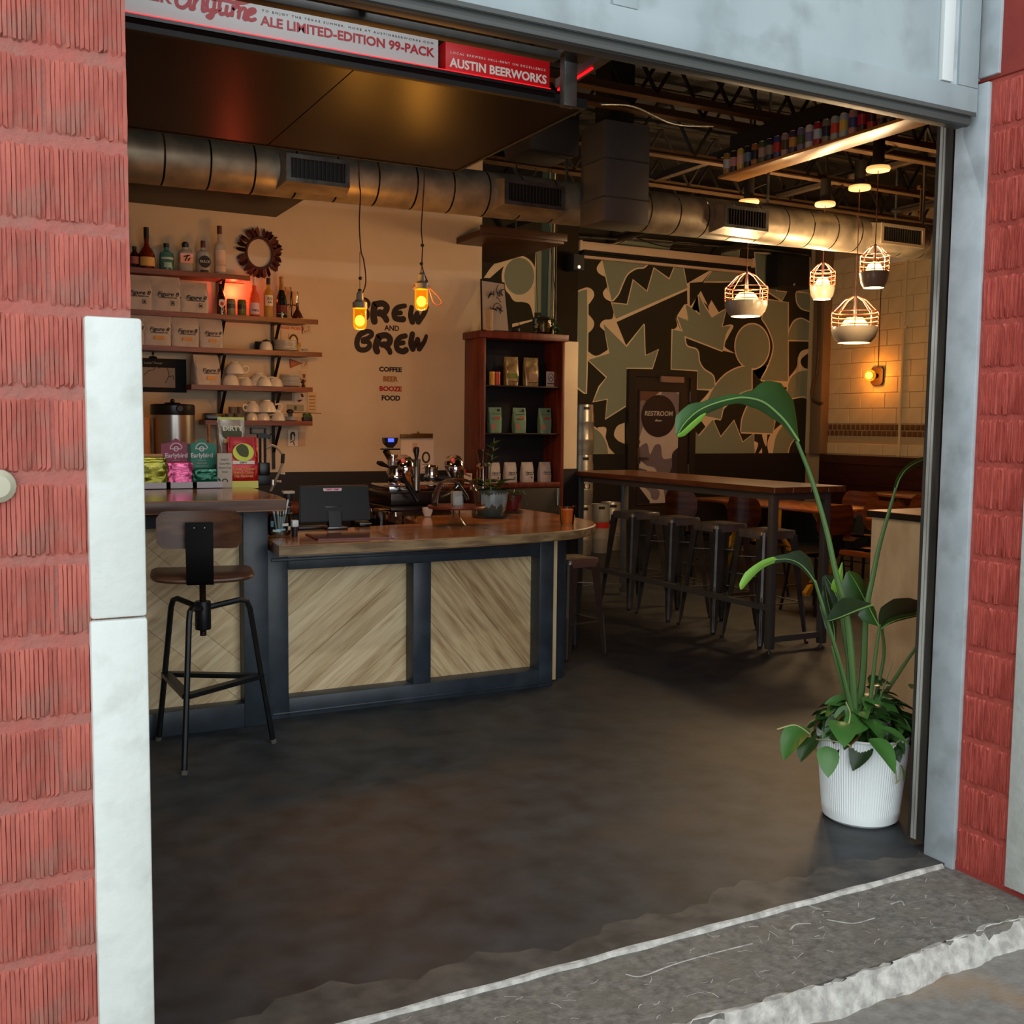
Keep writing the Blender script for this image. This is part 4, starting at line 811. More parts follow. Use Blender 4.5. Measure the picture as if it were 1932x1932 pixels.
# ================================================================ SHELVES AND WHAT STANDS ON THEM
SY = 7.70
shz = [2.56, 2.278, 2.04, 1.780, 1.532]
spans = [(.55, PY(455, 522, SY).x), (.55, PY(575, 605, SY).x), (.55, PY(582, 665, SY).x), (PY(357, 725, SY).x, PY(580, 732, SY).x), (PY(383, 795, SY).x, PY(581, 792, SY).x)]
ordn = ['topmost', 'second from top', 'third from top', 'fourth from top', 'lowest']
what = ['carrying liquor bottles', 'carrying bags, cans and wine', 'carrying bags and a plate stack', 'carrying teacups and plates', 'carrying espresso cups and glasses']
BKX = [PY(413, 640, 7.83).x, PY(515, 640, 7.83).x]
for i, (z, (a, c)) in enumerate(zip(shz, spans)):
    t = thing('wall_shelf', 'stained wooden wall shelf, %s of five, %s' % (ordn[i], what[i]), 'shelf', (a, 7.62, z), group='bar wall shelves')
    wdt = c-a; m = MB(); pl = [(0, 0, 1), (wdt-.05, 0), (wdt-.01, .03), (wdt, .09), (wdt-.01, .17), (wdt-.03, .218, 1), (0, .218, 1)]
    m.prism([(x, y, -.034) for x, y in cr(pl, 4)], (0, 0, .034)); obj('board', m, M_shelfw, t)
    for bx in BKX:
        bx -= a
        if bx > wdt-.02: continue
        m = MB(); m.box(bx-.011, bx+.011, .212, .224, -.255 if i < 4 else -.36, -.034); m.box(bx-.011, bx+.011, .02, .212, -.042, -.034); m.bar((bx, .03, -.04), (bx, .215, -.235), .022, .006); obj('bracket', m, M_black, t)
def bottle(name, lab, px, shelf, prof, glass, cap, capm, labels=(), cat='bottle', group=None, n=20, sq=0, y=SY, x=None, z=None, txt=None):
    """prof, cap: lathe outlines; labels: (z0, z1, colour, arc half-angle)"""
    X = PY(px, 500, y).x if x is None else x
    t = thing(name, lab, cat, (X, y, (shz[shelf] if z is None else z)), group=group)
    rf = None
    if sq:
        def rf(k, r, z): a = 2*PI*k/n+PI/4*0; c, s_ = abs(math.cos(a)), abs(math.sin(a)); e = 1/(c**5+s_**5)**.2; return 1+(e-1)*sq if z < prof[-1][1]*.62 else 1
    m = MB(); m.lathe(prof, n, rfun=rf); obj('glass_body', m, glass, t)
    if cap: m = MB(); m.lathe(cap, 14); obj('cap', m, capm, t)
    for z0, z1, c, ha in labels:
        rr = max(r for r, zz in prof)*(1.02 if not sq else 1.03); m = MB(); rows = []
        for zz in (z0, z1): rows.append([(rr*math.sin(a)*(1 if not sq else 1), -rr*math.cos(a) if not sq else -rr*1.0, zz) for a in [(-ha+2*ha*j/8) for j in range(9)]])
        m.grid(rows); obj('paper_label', m, flat(c, .6), t)
    if txt:
        s, size, zz, c = txt; rr = max(r for r, q in prof)*1.05; text(s, size, flat(c, .6), t, (0, -rr-.001, zz), bold=.02)
    return t
G_amber = mat('whisky_glass', (96, 30, 10), .06, coat=.6, emit=None); G_teal = mat('teal_glass', (96, 150, 140), .06, trans=.55, ior=1.3); G_clear = mat('gin_glass', (224, 216, 206), .05, trans=.8, ior=1.2)
G_brown = mat('brown_beer_glass', (40, 18, 12), .08, coat=.5); G_rose = mat('rose_wine', (224, 110, 70), .08, trans=.35, ior=1.2); G_white = mat('white_wine', (206, 168, 84), .06, trans=.5, ior=1.2); G_green = mat('champagne_green', (20, 26, 16), .08, coat=.6)
CAPB = M_black; CORK = mat('cork_brown', (84, 44, 30), .6)
GL = 'liquor bottles on the topmost shelf'
bottle('liquor_bottle', 'dark liquor bottle on the topmost shelf, half hidden by the pier', 254, 0, [(0, 0), (.03, 0), (.032, .09), (.014, .12), (.013, .14)], G_brown, [(.015, .13), (.015, .15), (0, .15)], CAPB, [(.03, .08, (150, 90, 80), 1.2)], group=GL)
bottle('liquor_bottle', 'amber whisky bottle with a gold label and long black-capped neck', 277, 0, [(0, 0), (.042, 0), (.05, .03), (.057, .07), (.055, .10), (.04, .135), (.022, .155), (.016, .18), (.017, .23)], G_amber, [(.018, .21), (.0185, .285), (0, .286)], CAPB, [(.02, .08, (206, 160, 90), .95)], group=GL)
bottle('liquor_bottle', 'squat teal glass liquor bottle with a black stopper', 314.5, 0, [(0, 0), (.048, 0), (.05, .01), (.05, .10), (.044, .125), (.02, .14), (.016, .165)], G_teal, [(.02, .16), (.02, .188), (0, .19)], CAPB, [(.075, .09, (180, 200, 190), .9), (.02, .055, (150, 180, 168), .5)], group=GL)
t = bottle('liquor_bottle', 'square clear liquor bottle with a pink label and round black stopper', 350, 0, [(0, 0), (.05, 0), (.052, .01), (.052, .12), (.04, .145), (.02, .155), (.02, .175)], G_clear, [(.02, .172), (.024, .18), (.024, .20), (.012, .21), (0, .21)], CAPB, [(.06, .125, (226, 160, 140), .95)], sq=.35, group=GL)
m = MB(); stroke(m, [(-.02, .01), (.018, .02)], .004); stroke(m, [(-.012, -.018), (.006, .02)], .004); stroke(m, [(.008, -.015), (.02, 0)], .004); place(obj('printed_mark', m, M_inkk, t), (0, -.0568, .092), FRONT)
t = bottle('liquor_bottle', 'clear liquor bottle with a round black label and wooden cap', 383.5, 0, [(0, 0), (.048, 0), (.05, .01), (.05, .125), (.04, .15), (.016, .165), (.015, .19)], G_clear, [(.017, .18), (.017, .228), (0, .228)], CORK, [(.0, .022, (50, 40, 40), .6)], group=GL)
m = MB(); m.lathe([(0, 0), (.042, 0)], 24); place(obj('paper_label', m, M_inkk, t), (0, -.0535, .078), (PI/2, 0, 0)); text('DULCE', .022, flat((200, 200, 190)), t, (0, -.0545, .078), bold=.02)
bottle('liquor_bottle', 'tall clear liquor bottle with a pale label, farthest along the topmost shelf', 415, 0, [(0, 0), (.038, 0), (.04, .01), (.04, .19), (.034, .215), (.017, .24), (.016, .29)], G_clear, [(.0165, .285), (.018, .29), (.018, .342), (0, .342)], CORK, [(.07, .17, (196, 160, 140), 1.0), (.02, .06, (200, 168, 148), 1.0)], group=GL)
GW = 'drinks on the second shelf'
t = bottle('beer_bottle', 'brown beer bottle with a white shield label next to the cans', 416, 1, [(0, 0), (.03, 0), (.031, .005), (.031, .12), (.024, .15), (.014, .175), (.0135, .205)], G_brown, [(.015, .2), (.015, .22), (0, .221)], CAPB, [], group=GW)
m = MB(); m.face([(-.02, .03, 0), (-.022, -.005, 0), (0, -.032, 0), (.022, -.005, 0), (.02, .03, 0), (0, .036, 0)]); place(obj('shield', m, flat((206, 190, 180)), t), (0, -.0318, .075), FRONT); m = MB(); m.lathe([(0, 0), (.013, 0)], 12); place(obj('shield_mark', m, flat((180, 40, 30)), t), (0, -.0325, .078), (PI/2, 0, 0))
for px, c, nm in ((435.6, (120, 120, 96), 'grey-green beer can beside the brown beer bottle'), (456, (92, 96, 52), 'olive beer can beside the rose wine')):
    X = PY(px, 560, SY).x; r = thing('beer_can', nm, 'can', (X, SY, shz[1]), group=GW); o = obj('body', cb.copy(), flat(c, .35), r); o.scale = (1.03, 1.03, .78); o = obj('lid', ct, None, r); o.scale = (1.03, 1.03, .78); o = obj('label_band', cl.copy(), flat(tuple(int(v*.5) for v in c), .4), r); o.scale = (1.03, 1.03, .5); o.location.z = .03
bottle('wine_bottle', 'orange-pink wine bottle with a pale screw cap and lavender label', 479, 1, [(0, 0), (.037, 0), (.0375, .005), (.0375, .13), (.03, .165), (.016, .195), (.0145, .24)], G_rose, [(.0155, .225), (.0155, .287), (0, .288)], flat((196, 170, 160), .4), [(.02, .10, (204, 170, 180), 1.1), (.0, .012, (70, 30, 40), 1.1)], group=GW, txt=('WELL', .02, .045, (40, 30, 30)))
bottle('wine_bottle', 'yellow white-wine bottle with a black cap and white label', 506, 1, [(0, 0), (.033, 0), (.034, .005), (.034, .17), (.028, .195), (.014, .215), (.0135, .24)], G_white, [(.0155, .238), (.0155, .285), (0, .285)], CAPB, [(.085, .16, (214, 200, 180), 1.0)], group=GW, txt=('RO\nSA', .025, .122, (40, 34, 30)))
bottle('champagne_bottle', 'dark green champagne bottle with gold foil and a dark red label', 530.6, 1, [(0, 0), (.039, 0), (.04, .006), (.04, .12), (.034, .16), (.019, .205), (.015, .24)], G_green, [(.0195, .205), (.016, .24), (.015, .285), (.017, .29), (.016, .302), (0, .303)], flat((140, 100, 50), .35), [(.045, .095, (96, 24, 20), 1.1), (.03, .034, (180, 150, 100), 1.1)], group=GW)
for px, h, nm in ((545.5, .235, 'taller empty champagne flute beyond the champagne bottle'), (558.5, .205, 'shorter empty champagne flute near the shelf end')):
    t = thing('champagne_flute', nm, 'glass', (PY(px, 560, SY).x, SY+.03, shz[1])); m = MB(); m.lathe([(.028, 0), (.006, .004), (.004, .06), (.02, .10), (.026, h*.8), (.024, h), (.022, h), (.024, h*.8), (.018, .11), (0, .095)], 18); obj('glass', m, mat('thin_glass', (255, 250, 240), .03, trans=1, ior=1.15), t)
t = thing('decanter', 'small brown handled decanter at the end of the second shelf', 'decanter', (PY(561, 560, SY-.03).x, SY-.03, shz[1])); m = MB(); m.lathe([(0, 0), (.04, 0), (.042, .01), (.03, .04), (.012, .07), (.01, .11), (.013, .115)], 18); obj('body', m, mat('brown_decanter', (70, 34, 20), .2), t); m = MB(); m.tube([(-.012, 0, .1), (-.045, 0, .1), (-.045, 0, .02), (-.035, 0, .015)], .005, 6); obj('handle', m, mat('brown_decanter', (70, 34, 20)), t)
# coffee bags
M_bag = mat('grey_white_bag', (186, 174, 164), .55, c2=(170, 158, 148), ns=12, bump=.35, bs=22)
def bag_mesh(wd, h, d, seed, seam=True, bump=1, taper=0):
    R = random.Random(seed); m = MB(); rings = []; n = 28
    for j in range(11):
        t = j/10; k = 1-.93*t**2.4; wf = 1-.02*math.sin(t*PI)*0+.03*math.sin(t*PI)-taper*(1-t); rg = []
        for i in range(n):
            a = 2*PI*i/n; c, s_ = math.cos(a), math.sin(a); e = .35
            x = wd/2*wf*math.copysign(abs(c)**e, c); y = d/2*k*math.copysign(abs(s_)**e, s_)
            q = R.uniform(-1, 1)*.0035*bump*(1 if 0 < j < 10 else 0)
            rg.append((x+q*.6, y+q+(.006*math.sin(i*1.7+j*2+seed)*bump if 2 < j < 9 else 0)*.7, h*t*.965))
        rings.append(rg)
    if seam:
        y0 = .003; rings.append([(p[0], p[1]*.6, h*.985) for p in rings[-1]]); rings.append([(p[0]*.99, p[1]*.9-.006, h*1.0) for p in rings[-1]])
    m.grid(rings, closed=True); m.bm.faces.new(list(m.bm.verts)[:n][::-1]); m.bm.faces.new(list(m.bm.verts)[-n:])
    return m
def bagfront(h, d, t): return -(d/2*(1-.93*t**2.4))-.0065
def coffee_bag(lab, X, Y, z, wd, h, d, seed, tagc, rz=0, small=False, group='white coffee bags on the shelves'):
    t = thing('coffee_bag', lab, 'coffee bag', (X, Y, z), rz, group)
    obj('pouch', bag_mesh(wd, h, d, seed, bump=1 if not small else .5), M_bag, t, smooth=50)
    k = wd/.2; tilt = (PI/2-.28, 0, 0)
    def put(o, tt): o.location = (0.012*k, bagfront(h, d, tt)-.001, h*.965*tt); o.rotation_euler = (PI/2-(.12 if tt < .45 else .3), 0, 0)
    me = text_mesh('Figure 8', .042*k, bold=.012, shear=.35); me.name = 'lettering'; put(obj('lettering', me, M_inkk, t), .50)
    me = text_mesh('COFFEE PURVEYORS', .0125*k, bold=.02, sp=1.05); me.name = 'lettering'; put(obj('lettering', me, M_inkk, t), .395)
    m = MB(); ww, hh = (.012, .016) if tagc == 'box' else (.034, .013)
    if tagc == 'box':
        for a in ((-ww, -ww+.003, -hh, hh), (ww-.003, ww, -hh, hh), (-ww, ww, -hh, -hh+.003), (-ww, ww, hh-.003, hh), (-.006, .006, -.008, .006)): m.box(a[0]*k, a[1]*k, a[2]*k, a[3]*k, 0, .001)
    else: m.box(-ww*k, ww*k, -hh*k, hh*k, 0, .001)
    o = obj('printed_tag', m, M_inkk if tagc == 'box' else flat((196, 140, 70)), t); put(o, .24); o.location.x += (.03*k if tagc == 'box' else 0)
    return t
xx = lambda px, y=SY: PY(px, 560, y).x
for px, wd, h, s_, lab in ((257, .20, .238, 1, 'white coffee bag on the second shelf, half hidden by the pier'), (310, .205, .24, 2, 'white coffee bag in the middle of the second shelf group of three'), (363, .20, .215, 3, 'white coffee bag on the second shelf, next to the beer bottle bracket')): coffee_bag(lab, xx(px), SY-.01, shz[1], wd, h, .12, s_, 'box')
for px, wd, h, s_, lab in ((244, .19, .235, 4, 'white coffee bag on the third shelf, mostly behind the corner guard'), (293, .19, .232, 5, 'white coffee bag with an orange tag on the third shelf, nearest the corner guard'), (346, .19, .228, 6, 'white coffee bag with an orange tag in the middle of the third shelf'), (394.6, .165, .215, 7, 'white coffee bag with an orange tag, last on the third shelf')): coffee_bag(lab, xx(px), SY-.01, shz[2], wd, h, .11, s_, 'tag')
coffee_bag('crumpled white coffee bag on the fourth shelf beside the teacups', xx(386), SY-.0, shz[3], .19, .212, .13, 8, 'tag', rz=.25)
# cups, plates, jug
cupm = MB(); cupm.lathe([(.042, 0), (.043, .002), (.040, .02), (.030, .042), (.018, .05), (.017, .055), (0, .055)], 20); cupm = cupm.mesh('cup_bowl'); cupm.materials.append(M_ceramic)
hdm = MB(); hdm.tube(cr3([(.037, 0, .035), (.06, 0, .038), (.066, 0, .022), (.055, 0, .008), (.041, 0, .01)], 4), .0045, 6); hdm = hdm.mesh('handle'); hdm.materials.append(M_ceramic)
def cup(px, zoff, shelf, s, rz, lab, yo=0):
    t = thing('teacup', lab, 'cup', (xx(px, SY+yo), SY+yo, shz[shelf]+zoff), rz, 'upturned cups on the shelves')
    for me, nm in ((cupm, 'bowl'), (hdm, 'handle')): o = obj(nm, me, None, t); o.scale = (s*1.22, s*1.22, s*1.22)
cup(433, 0, 3, 1.25, -.3, 'large upturned teacup on the fourth shelf, first from the coffee bag'); cup(441, .084, 3, 1.3, .2, 'large upturned teacup stacked on top of the first one')
cup(463, 0, 3, .95, -.3, 'small upturned cup between the large teacups of the fourth shelf', -.02); cup(487, 0, 3, 1.45, -.5, 'largest upturned teacup, below the second bracket', .02); cup(497, 0, 3, 1.05, -.1, 'upturned teacup with a bright handle in front of the largest one', -.05); cup(519, 0, 3, 1.05, -.2, 'upturned teacup next to the plate stack of the fourth shelf', -.02)
cup(474, .061, 4, 1.15, -2.6, 'upturned espresso cup in the upper tier, nearer the chip bag', .02); cup(501, .061, 4, 1.35, -.2, 'wide upturned cup in the upper tier of the lowest shelf', .01)
cup(473, 0, 4, .9, -.2, 'upturned espresso cup in the lower tier, nearest the chip bag'); cup(495, 0, 4, .95, -.2, 'upturned espresso cup in the middle of the lower tier'); cup(523, 0, 4, 1.05, -.2, 'upturned espresso cup beside the small saucers')
def plates(px, shelf, r, n, lab, m_=M_ceramic, hgt=.009):
    t = thing('plate_stack', lab, 'plates', (xx(px), SY-.01, shz[shelf]))
    for i in range(n): m = MB(); m.lathe([(0, 0), (r*.6, 0), (r, hgt*1.3), (r, hgt*1.6), (r*.58, hgt*.5), (0, hgt*.5)], 24); o = obj('plate', m, m_, t); o.location.z = i*hgt
plates(537, 2, .086, 8, 'stack of white plates on the third shelf', hgt=.0095); plates(546, 3, .078, 9, 'tall stack of white plates on the fourth shelf', hgt=.0095); plates(547, 4, .05, 4, 'small white saucers on the lowest shelf', hgt=.007)
t = thing('milk_jug', 'white jug with a dark lid on the third shelf', 'jug', (xx(500), SY-.02, shz[2])); m = MB(); m.lathe([(0, 0), (.045, 0), (.048, .01), (.044, .04), (.032, .06), (.028, .064)], 20); obj('body', m, M_ceramic, t); m = MB(); m.lathe([(.028, .064), (.027, .072), (.01, .078), (0, .084)], 16); obj('lid', m, M_dark, t)
t = thing('dark_mug', 'dark round mug behind the white jug', 'mug', (xx(488, SY+.06), SY+.06, shz[2])); m = MB(); m.lathe([(0, 0), (.03, 0), (.034, .03), (.032, .068), (.029, .068), (.03, .01), (0, .01)], 16); obj('body', m, M_dark, t)
t = thing('price_tent', 'small white card with dark marks at the end of the third shelf', 'card', (xx(568), SY-.05, shz[2])); m = MB(); m.box(-.035, .035, -.002, .002, 0, .03); obj('card', m, M_paper, t); text('7 NCCI', .02, M_inkk, t, (0, -.003, .014), bold=.02)
for i, (px, zz) in enumerate(((430, .0), (447, 0), (436, .05), (452, .05))):
    t = thing('tumbler', ('glass tumbler in the lower tier, nearer the black box', 'glass tumbler in the lower tier, nearer the espresso cups', 'glass tumbler stacked in the upper tier, nearer the black box', 'glass tumbler stacked in the upper tier, nearer the espresso cups')[i], 'glass', (xx(px), SY, shz[4]+zz+.001*(zz > 0)), group='tumblers on the lowest shelf'); m = MB(); m.lathe([(.026, 0), (.029, .046), (.027, .046), (.024, .004), (0, .003)], 16); obj('glass', m, mat('smoky_glass', (190, 170, 150), .05, trans=.9, ior=1.2), t)
t = thing('black_case', 'flat black case at the near end of the lowest shelf', 'case', (xx(397), SY-.02, shz[4])); m = MB(); m.box(-.065, .065, -.06, .06, 0, .048, .008); obj('case', m, M_plastic, t); m = MB(); m.box(-.045, .045, -.062, -.06, .012, .03); obj('window', m, mat('dark_window', (60, 60, 60), .1), t)
t = thing('figurine', 'small dark figurine beside the plates of the fourth shelf', 'figurine', (xx(570), SY-.02, shz[3])); m = MB(); m.lathe([(0, 0), (.016, 0), (.012, .02), (.006, .028), (.012, .04), (.01, .055), (0, .064)], 12); m.tube([(-.012, 0, .03), (-.022, 0, .05), (-.018, 0, .068)], .004, 6); obj('body', m, mat('dark_wood_figure', (50, 26, 18), .5), t)
t = thing('succulent_tin', 'small green plant in a dark tin at the end of the lowest shelf', 'plant', (xx(575), SY-.04, shz[4])); m = MB(); m.box(-.035, .035, -.025, .025, 0, .03, .003); obj('tin', m, M_dark, t); m = MB()
for i in range(14): m.ball((rnd.uniform(-.03, .03), rnd.uniform(-.025, .015), .035+rnd.uniform(-.01, .018)), .011, 8, 6)
obj('foliage', m, flat((70, 100, 44)), t)
t = thing('long_brush', 'long-handled dark brush lying across the lowest shelf', 'brush', (xx(556), SY-.085, shz[4]+.062)); m = MB(); m.tube([(-.05, 0, .0), (.17, .0, -.004)], .003, 6); obj('handle', m, M_cabw, t); m = MB(); m.ball((-.065, 0, .006), .022, 12, 8, (1.3, .8, .8)); m.box(-.075, -.05, -.012, .012, -.03, 0); obj('head', m, M_dark, t)
# red glow behind the bottles
t = thing('red_strip_lamp', 'small red strip lamp under the topmost shelf', 'lamp', (xx(440, 7.80), 7.80, 2.512)); m = MB(); m.box(-.07, .07, -.008, .008, -.008, .008); obj('tube', m, mat('red_orange_tube', (255, 80, 40), .5, emit=(255, 44, 20), es=10), t); m = MB(); m.box(-.075, .075, -.01, .01, .008, .014); obj('holder', m, M_black, t)
point_light('red_shelf_glow', (0, -.02, -.05), 2.2, (1, .10, .04), .02, t)
# wreath of dried husks
p = PY(489, 478, 7.83); t = thing('dried_wreath', 'round wreath of dark red dried husks on the cream wall', 'wreath', p); m = MB(); m.tube([(.098*math.cos(a*PI/16), -.012, .112*math.sin(a*PI/16)) for a in range(32)], .011, 7, closed=True); obj('ring', m, mat('twisted_husk', (70, 32, 22), .8), t)
hm = []
for s_ in range(3):
    m = MB(); L_ = .075; m.grid([[(-.004, 0, 0), (.004, 0, 0)], [(-.012, .008, L_*.3), (.012, .006, L_*.3)], [(-.014, .004, L_*.65), (.011, .01, L_*.65)], [(-.006+.006*s_, .016, L_*.92), (.006, .012, L_*.9)]]); bmesh.ops.solidify(m.bm, geom=m.bm.faces[:], thickness=.0012); me = m.mesh('husk'); me.materials.append(mat('dried_husk', (104, 44, 30), .8, c2=(66, 26, 20), ns=14)); hm.append(me)
for k in range(64):
    a = 2*PI*k/64+rnd.uniform(-.05, .05)
    if rnd.random() < .35 and .9 < a < 1.9: continue
    o = obj('husk', hm[k % 3], None, t); r = .098+.004*(k % 3); o.location = (r*math.cos(a), -.012-.008*(k % 3), r*1.14*math.sin(a)); o.rotation_euler = (rnd.uniform(-.1, .3), PI/2-a+rnd.uniform(-.5, .5), 0)
# papers on the wall
def paper(name, lab, x0, y0, x1, y1, c, cat='poster', Yw=7.845, th=.003):
    p, q = PY(x0, y0, Yw), PY(x1, y1, Yw); t = thing(name, lab, cat, ((p.x+q.x)/2, Yw, (p.z+q.z)/2)); W, H = (q.x-p.x)/2, (p.z-q.z)/2
    m = MB(); m.box(-W, W, -th, 0, -H, H); obj('sheet', m, c if not isinstance(c, tuple) else flat(c, .8), t); t['_w'] = W; t['_h'] = H; del t['_w'], t['_h']; return t, W, H
def ink(t, pts, c, w=None, y=-.0035, fill=False):
    m = MB()
    if fill: m.face([(x, y, z) for x, z in pts])
    else:
        stroke(m, pts, w or .002, 0, n=4)
        for v in m.bm.verts: v.co = Vector((v.co.x, y-v.co.z, v.co.y))
    return obj('drawing', m, flat(c, .8), t)
t, W, H = paper('poster', 'illustrated poster with an orange heading and a portrait, under the second shelf end', 530, 612, 571, 664, (206, 180, 146)); text('PHASE PROJECT', .026, flat((200, 70, 20)), t, (0, -.004, H-.025), bold=.03)
ink(t, [(W*.15+.03*math.cos(a*.5), -.02+.045*math.sin(a*.5)) for a in range(13)], (90, 60, 30), .007); ink(t, [(W*.15+.022*math.cos(a*.5), -.02+.03*math.sin(a*.5)) for a in range(13)], (216, 190, 150), fill=True, y=-.0038); ink(t, [(W*.5, -.03), (W*.8, -.03), (W*.85, -H), (W*.4, -H)], (180, 140, 40), fill=True); ink(t, [(-W*.3, .03), (-W*.3, -H*.9)], (90, 60, 40), .002)
t, W, H = paper('small_print', 'pale sketch of two faces pinned next to the illustrated poster', 569, 611, 587, 630, (196, 170, 140), 'print'); ink(t, [(-.02, .01), (-.025, -.01), (-.01, -.025), (.005, -.01)], (110, 90, 70), .002); ink(t, [(.005, .02), (.02, .01), (.015, -.02)], (120, 100, 80), .002)
p = PY(557, 686, 7.845); t = thing('pennant', 'red-brown triangular pennant pinned under the third shelf', 'pennant', p); m = MB(); m.prism([(-.045, 0, .036), (.055, 0, .004), (-.04, 0, -.036)], (0, -.003, 0)); obj('felt', m, flat((150, 74, 44), .9), t); m = MB(); m.face([(-.036, -.0034, .022), (.03, -.0034, .002), (-.032, -.0034, -.022)]); obj('inner_field', m, flat((176, 110, 76), .9), t)
t, W, H = paper('small_print', 'pale leaf print pinned beyond the red-brown pennant', 570, 678, 581, 696, (196, 166, 132), 'print'); ink(t, [(-.01, -.02), (.0, .0), (.012, .02)], (120, 90, 60), .002); ink(t, [(.0, 0), (.014, -.004)], (120, 90, 60), .002)
t, W, H = paper('small_print', 'print of a dark jug and figure beyond the plates of the fourth shelf', 566, 699, 579, 728, (200, 172, 136), 'print'); ink(t, [(-.01, .03), (.016, .03), (.012, .0), (-.004, 0)], (120, 74, 44), fill=True); ink(t, [(-.02, -.03), (.02, -.03), (.02, -.01), (-.02, -.01)], (160, 110, 60), fill=True)
t, W, H = paper('oval_sticker', 'brown oval sticker under the fourth shelf', 516, 737, 551, 756, (116, 92, 66), 'sticker')
t, W, H = paper('round_sticker', 'round red and white sticker under the fourth shelf end', 555, 738, 574, 760, (206, 186, 160), 'sticker'); ink(t, [(-.02, -.03), (.0, -.038), (.03, -.02), (.0, -.02)], (90, 24, 20), fill=True); ink(t, [(.01, .03), (.03, .02), (.034, -.0), (.015, .0)], (90, 30, 24), fill=True)
t, W, H = paper('banknote', 'banknote-like green-grey print above the small saucers', 541, 763, 573, 776, (150, 142, 112), 'print'); ink(t, [(.012*math.cos(a*.5), .018*math.sin(a*.5)) for a in range(13)], (80, 76, 60), fill=True)
t, W, H = paper('wall_notice', 'pale printed notice on the open cream wall beyond the shelves', 580, 740, 597, 778, (200, 168, 122), 'notice')
for k in range(5): ink(t, [(-W*.6, H*.6-k*.025), (W*.6, H*.6-k*.025)], (150, 110, 70), .004 if k else .006)
t, W, H = paper('portrait_card', 'small card with a drawn dark-haired portrait beside the last bracket', 543, 812, 562, 842, (212, 200, 182), 'card'); ink(t, [(-.022, .03), (-.01, .05), (.012, .048), (.02, .02), (.008, .01), (.004, .03), (-.008, .03), (-.008, -.01), (-.02, -.02)], (56, 40, 30), fill=True); ink(t, [(-.02, -.03), (.0, -.02), (.01, -.05)], (90, 70, 56), .004); ink(t, [(.01, .01), (.012, -.01), (.004, -.02)], (90, 70, 56), .003)
t, W, H = paper('blank_card', 'plain cream card beside the portrait card', 563, 815, 576, 842, (190, 160, 130), 'card', th=.002)
t, W, H = paper('hanging_calendar', 'black hanging chart with a pale drawing, under the third shelf', 236, 674, 352, 741, (14, 13, 14), 'chart'); m = MB(); m.box(-W, W*.62, -.004, -.003, -H*.72, H*.46); obj('drawing_sheet', m, flat((150, 134, 120), .8), t); text("Lonie' Pwner", .024, flat((150, 146, 140)), t, (-W*.1, -.0045, H*.72), shear=.2); ink(t, [(-W*.4, .0), (-W*.25, .03), (-W*.1, .035), (0, .06), (W*.1, .05)], (90, 74, 64), .003, y=-.0045); ink(t, [(W*.3, -.05), (W*.42, .0), (W*.4, .03), (W*.36, .05)], (80, 66, 58), .003, y=-.0045); ink(t, [(W*.42, -.01), (W*.55, .0), (W*.58, -.03)], (84, 70, 60), .003, y=-.0045); ink(t, [(W*.38, .075), (W*.45, .07), (W*.4, .062)], (20, 18, 18), y=-.0045, fill=True)
m = MB(); m.lathe([(0, 0), (.03, .0), (.024, .012), (0, .016)], 14); m.tube([(0, -.006, .016), (0, -.006, .03)], .004, 6); m.ball((0, -.006, .034), .008, 8, 6); place(obj('hook', m, M_dark, t), (-.02, -.004, H))
t, W, H = paper('recipe_board', 'white clipboard sheet on the wall behind the espresso machine', 756, 826, 818, 893, (228, 208, 182), 'clipboard', Yw=7.84); m = MB(); m.box(-W-.01, W-.02, -.03, -.003, H-.002, H+.028, .003); m.box(-.05, W-.02, -.032, -.006, H+.026, H+.036); m.lathe([(0, 0), (.012, 0), (.008, .016), (0, .018)], 10, (0, -.018, H+.034)); obj('clip_rail', m, mat('bronze_rail', (120, 90, 50), .35, .7), t)
ink(t, [(-W*.3, H*.72), (0, H*.72), (0, H*.15), (-W*.3, H*.15)], (206, 176, 140), fill=True); ink(t, [(-W*.28, H*.45), (-W*.02, H*.45), (-W*.02, H*.2), (-W*.28, H*.2)], (110, 84, 40), fill=True, y=-.004); ink(t, [(-W*.28, H*.5), (-W*.02, H*.5), (-W*.15, H*.3)], (230, 120, 80), fill=True, y=-.0045)
ink(t, [(W*.52+.03*math.cos(a*.5), -H*.1+.04*math.sin(a*.5)) for a in range(13)], (70, 56, 40), .008)
for k in range(3): ink(t, [(W*.3, -H*.5-k*.03), (W*.85, -H*.5-k*.03)], (110, 90, 60), .002)
# ---- things behind and on the raised bar
t = thing('coffee_urn', 'tall stainless coffee urn with a black lid behind the raised bar', 'urn', (PY(326, 800, 7.45).x, 7.45, .93)); rU = (PY(367, 800, 7.45)-PY(285, 800, 7.45)).x/2; zT = PY(326, 763, 7.45).z-.93; zB = PY(326, 783, 7.45).z-.93
m = MB(); m.lathe([(0, 0), (rU, 0), (rU, zB)], 36); obj('body', m, M_steel, t); m = MB(); m.lathe([(rU*1.01, zB), (rU*1.02, zB+.005), (rU*1.02, zT-.008), (rU*.98, zT), (rU*.4, zT+.004), (rU*.35, zT+.012), (0, zT+.012)], 36); m.ball((0, 0, zT+.022), .016, 10, 8); obj('lid', m, M_plastic, t); m = MB(); m.lathe([(0, .02), (.02, .018), (.024, 0)], 14); place(obj('lid_dial', m, M_black, t), (.02, -rU*1.02, zT-.03), (PI/2, 0, 0)); m = MB(); m.box(-rU-.02, -rU+.01, -.03, .03, .02, .06); obj('handle', m, M_black, t)
t = thing('cup_tower', 'stacked orange-brown paper cups beside the coffee urn', 'cups', (PY(275, 800, 7.4).x-.02, 7.4, .93))
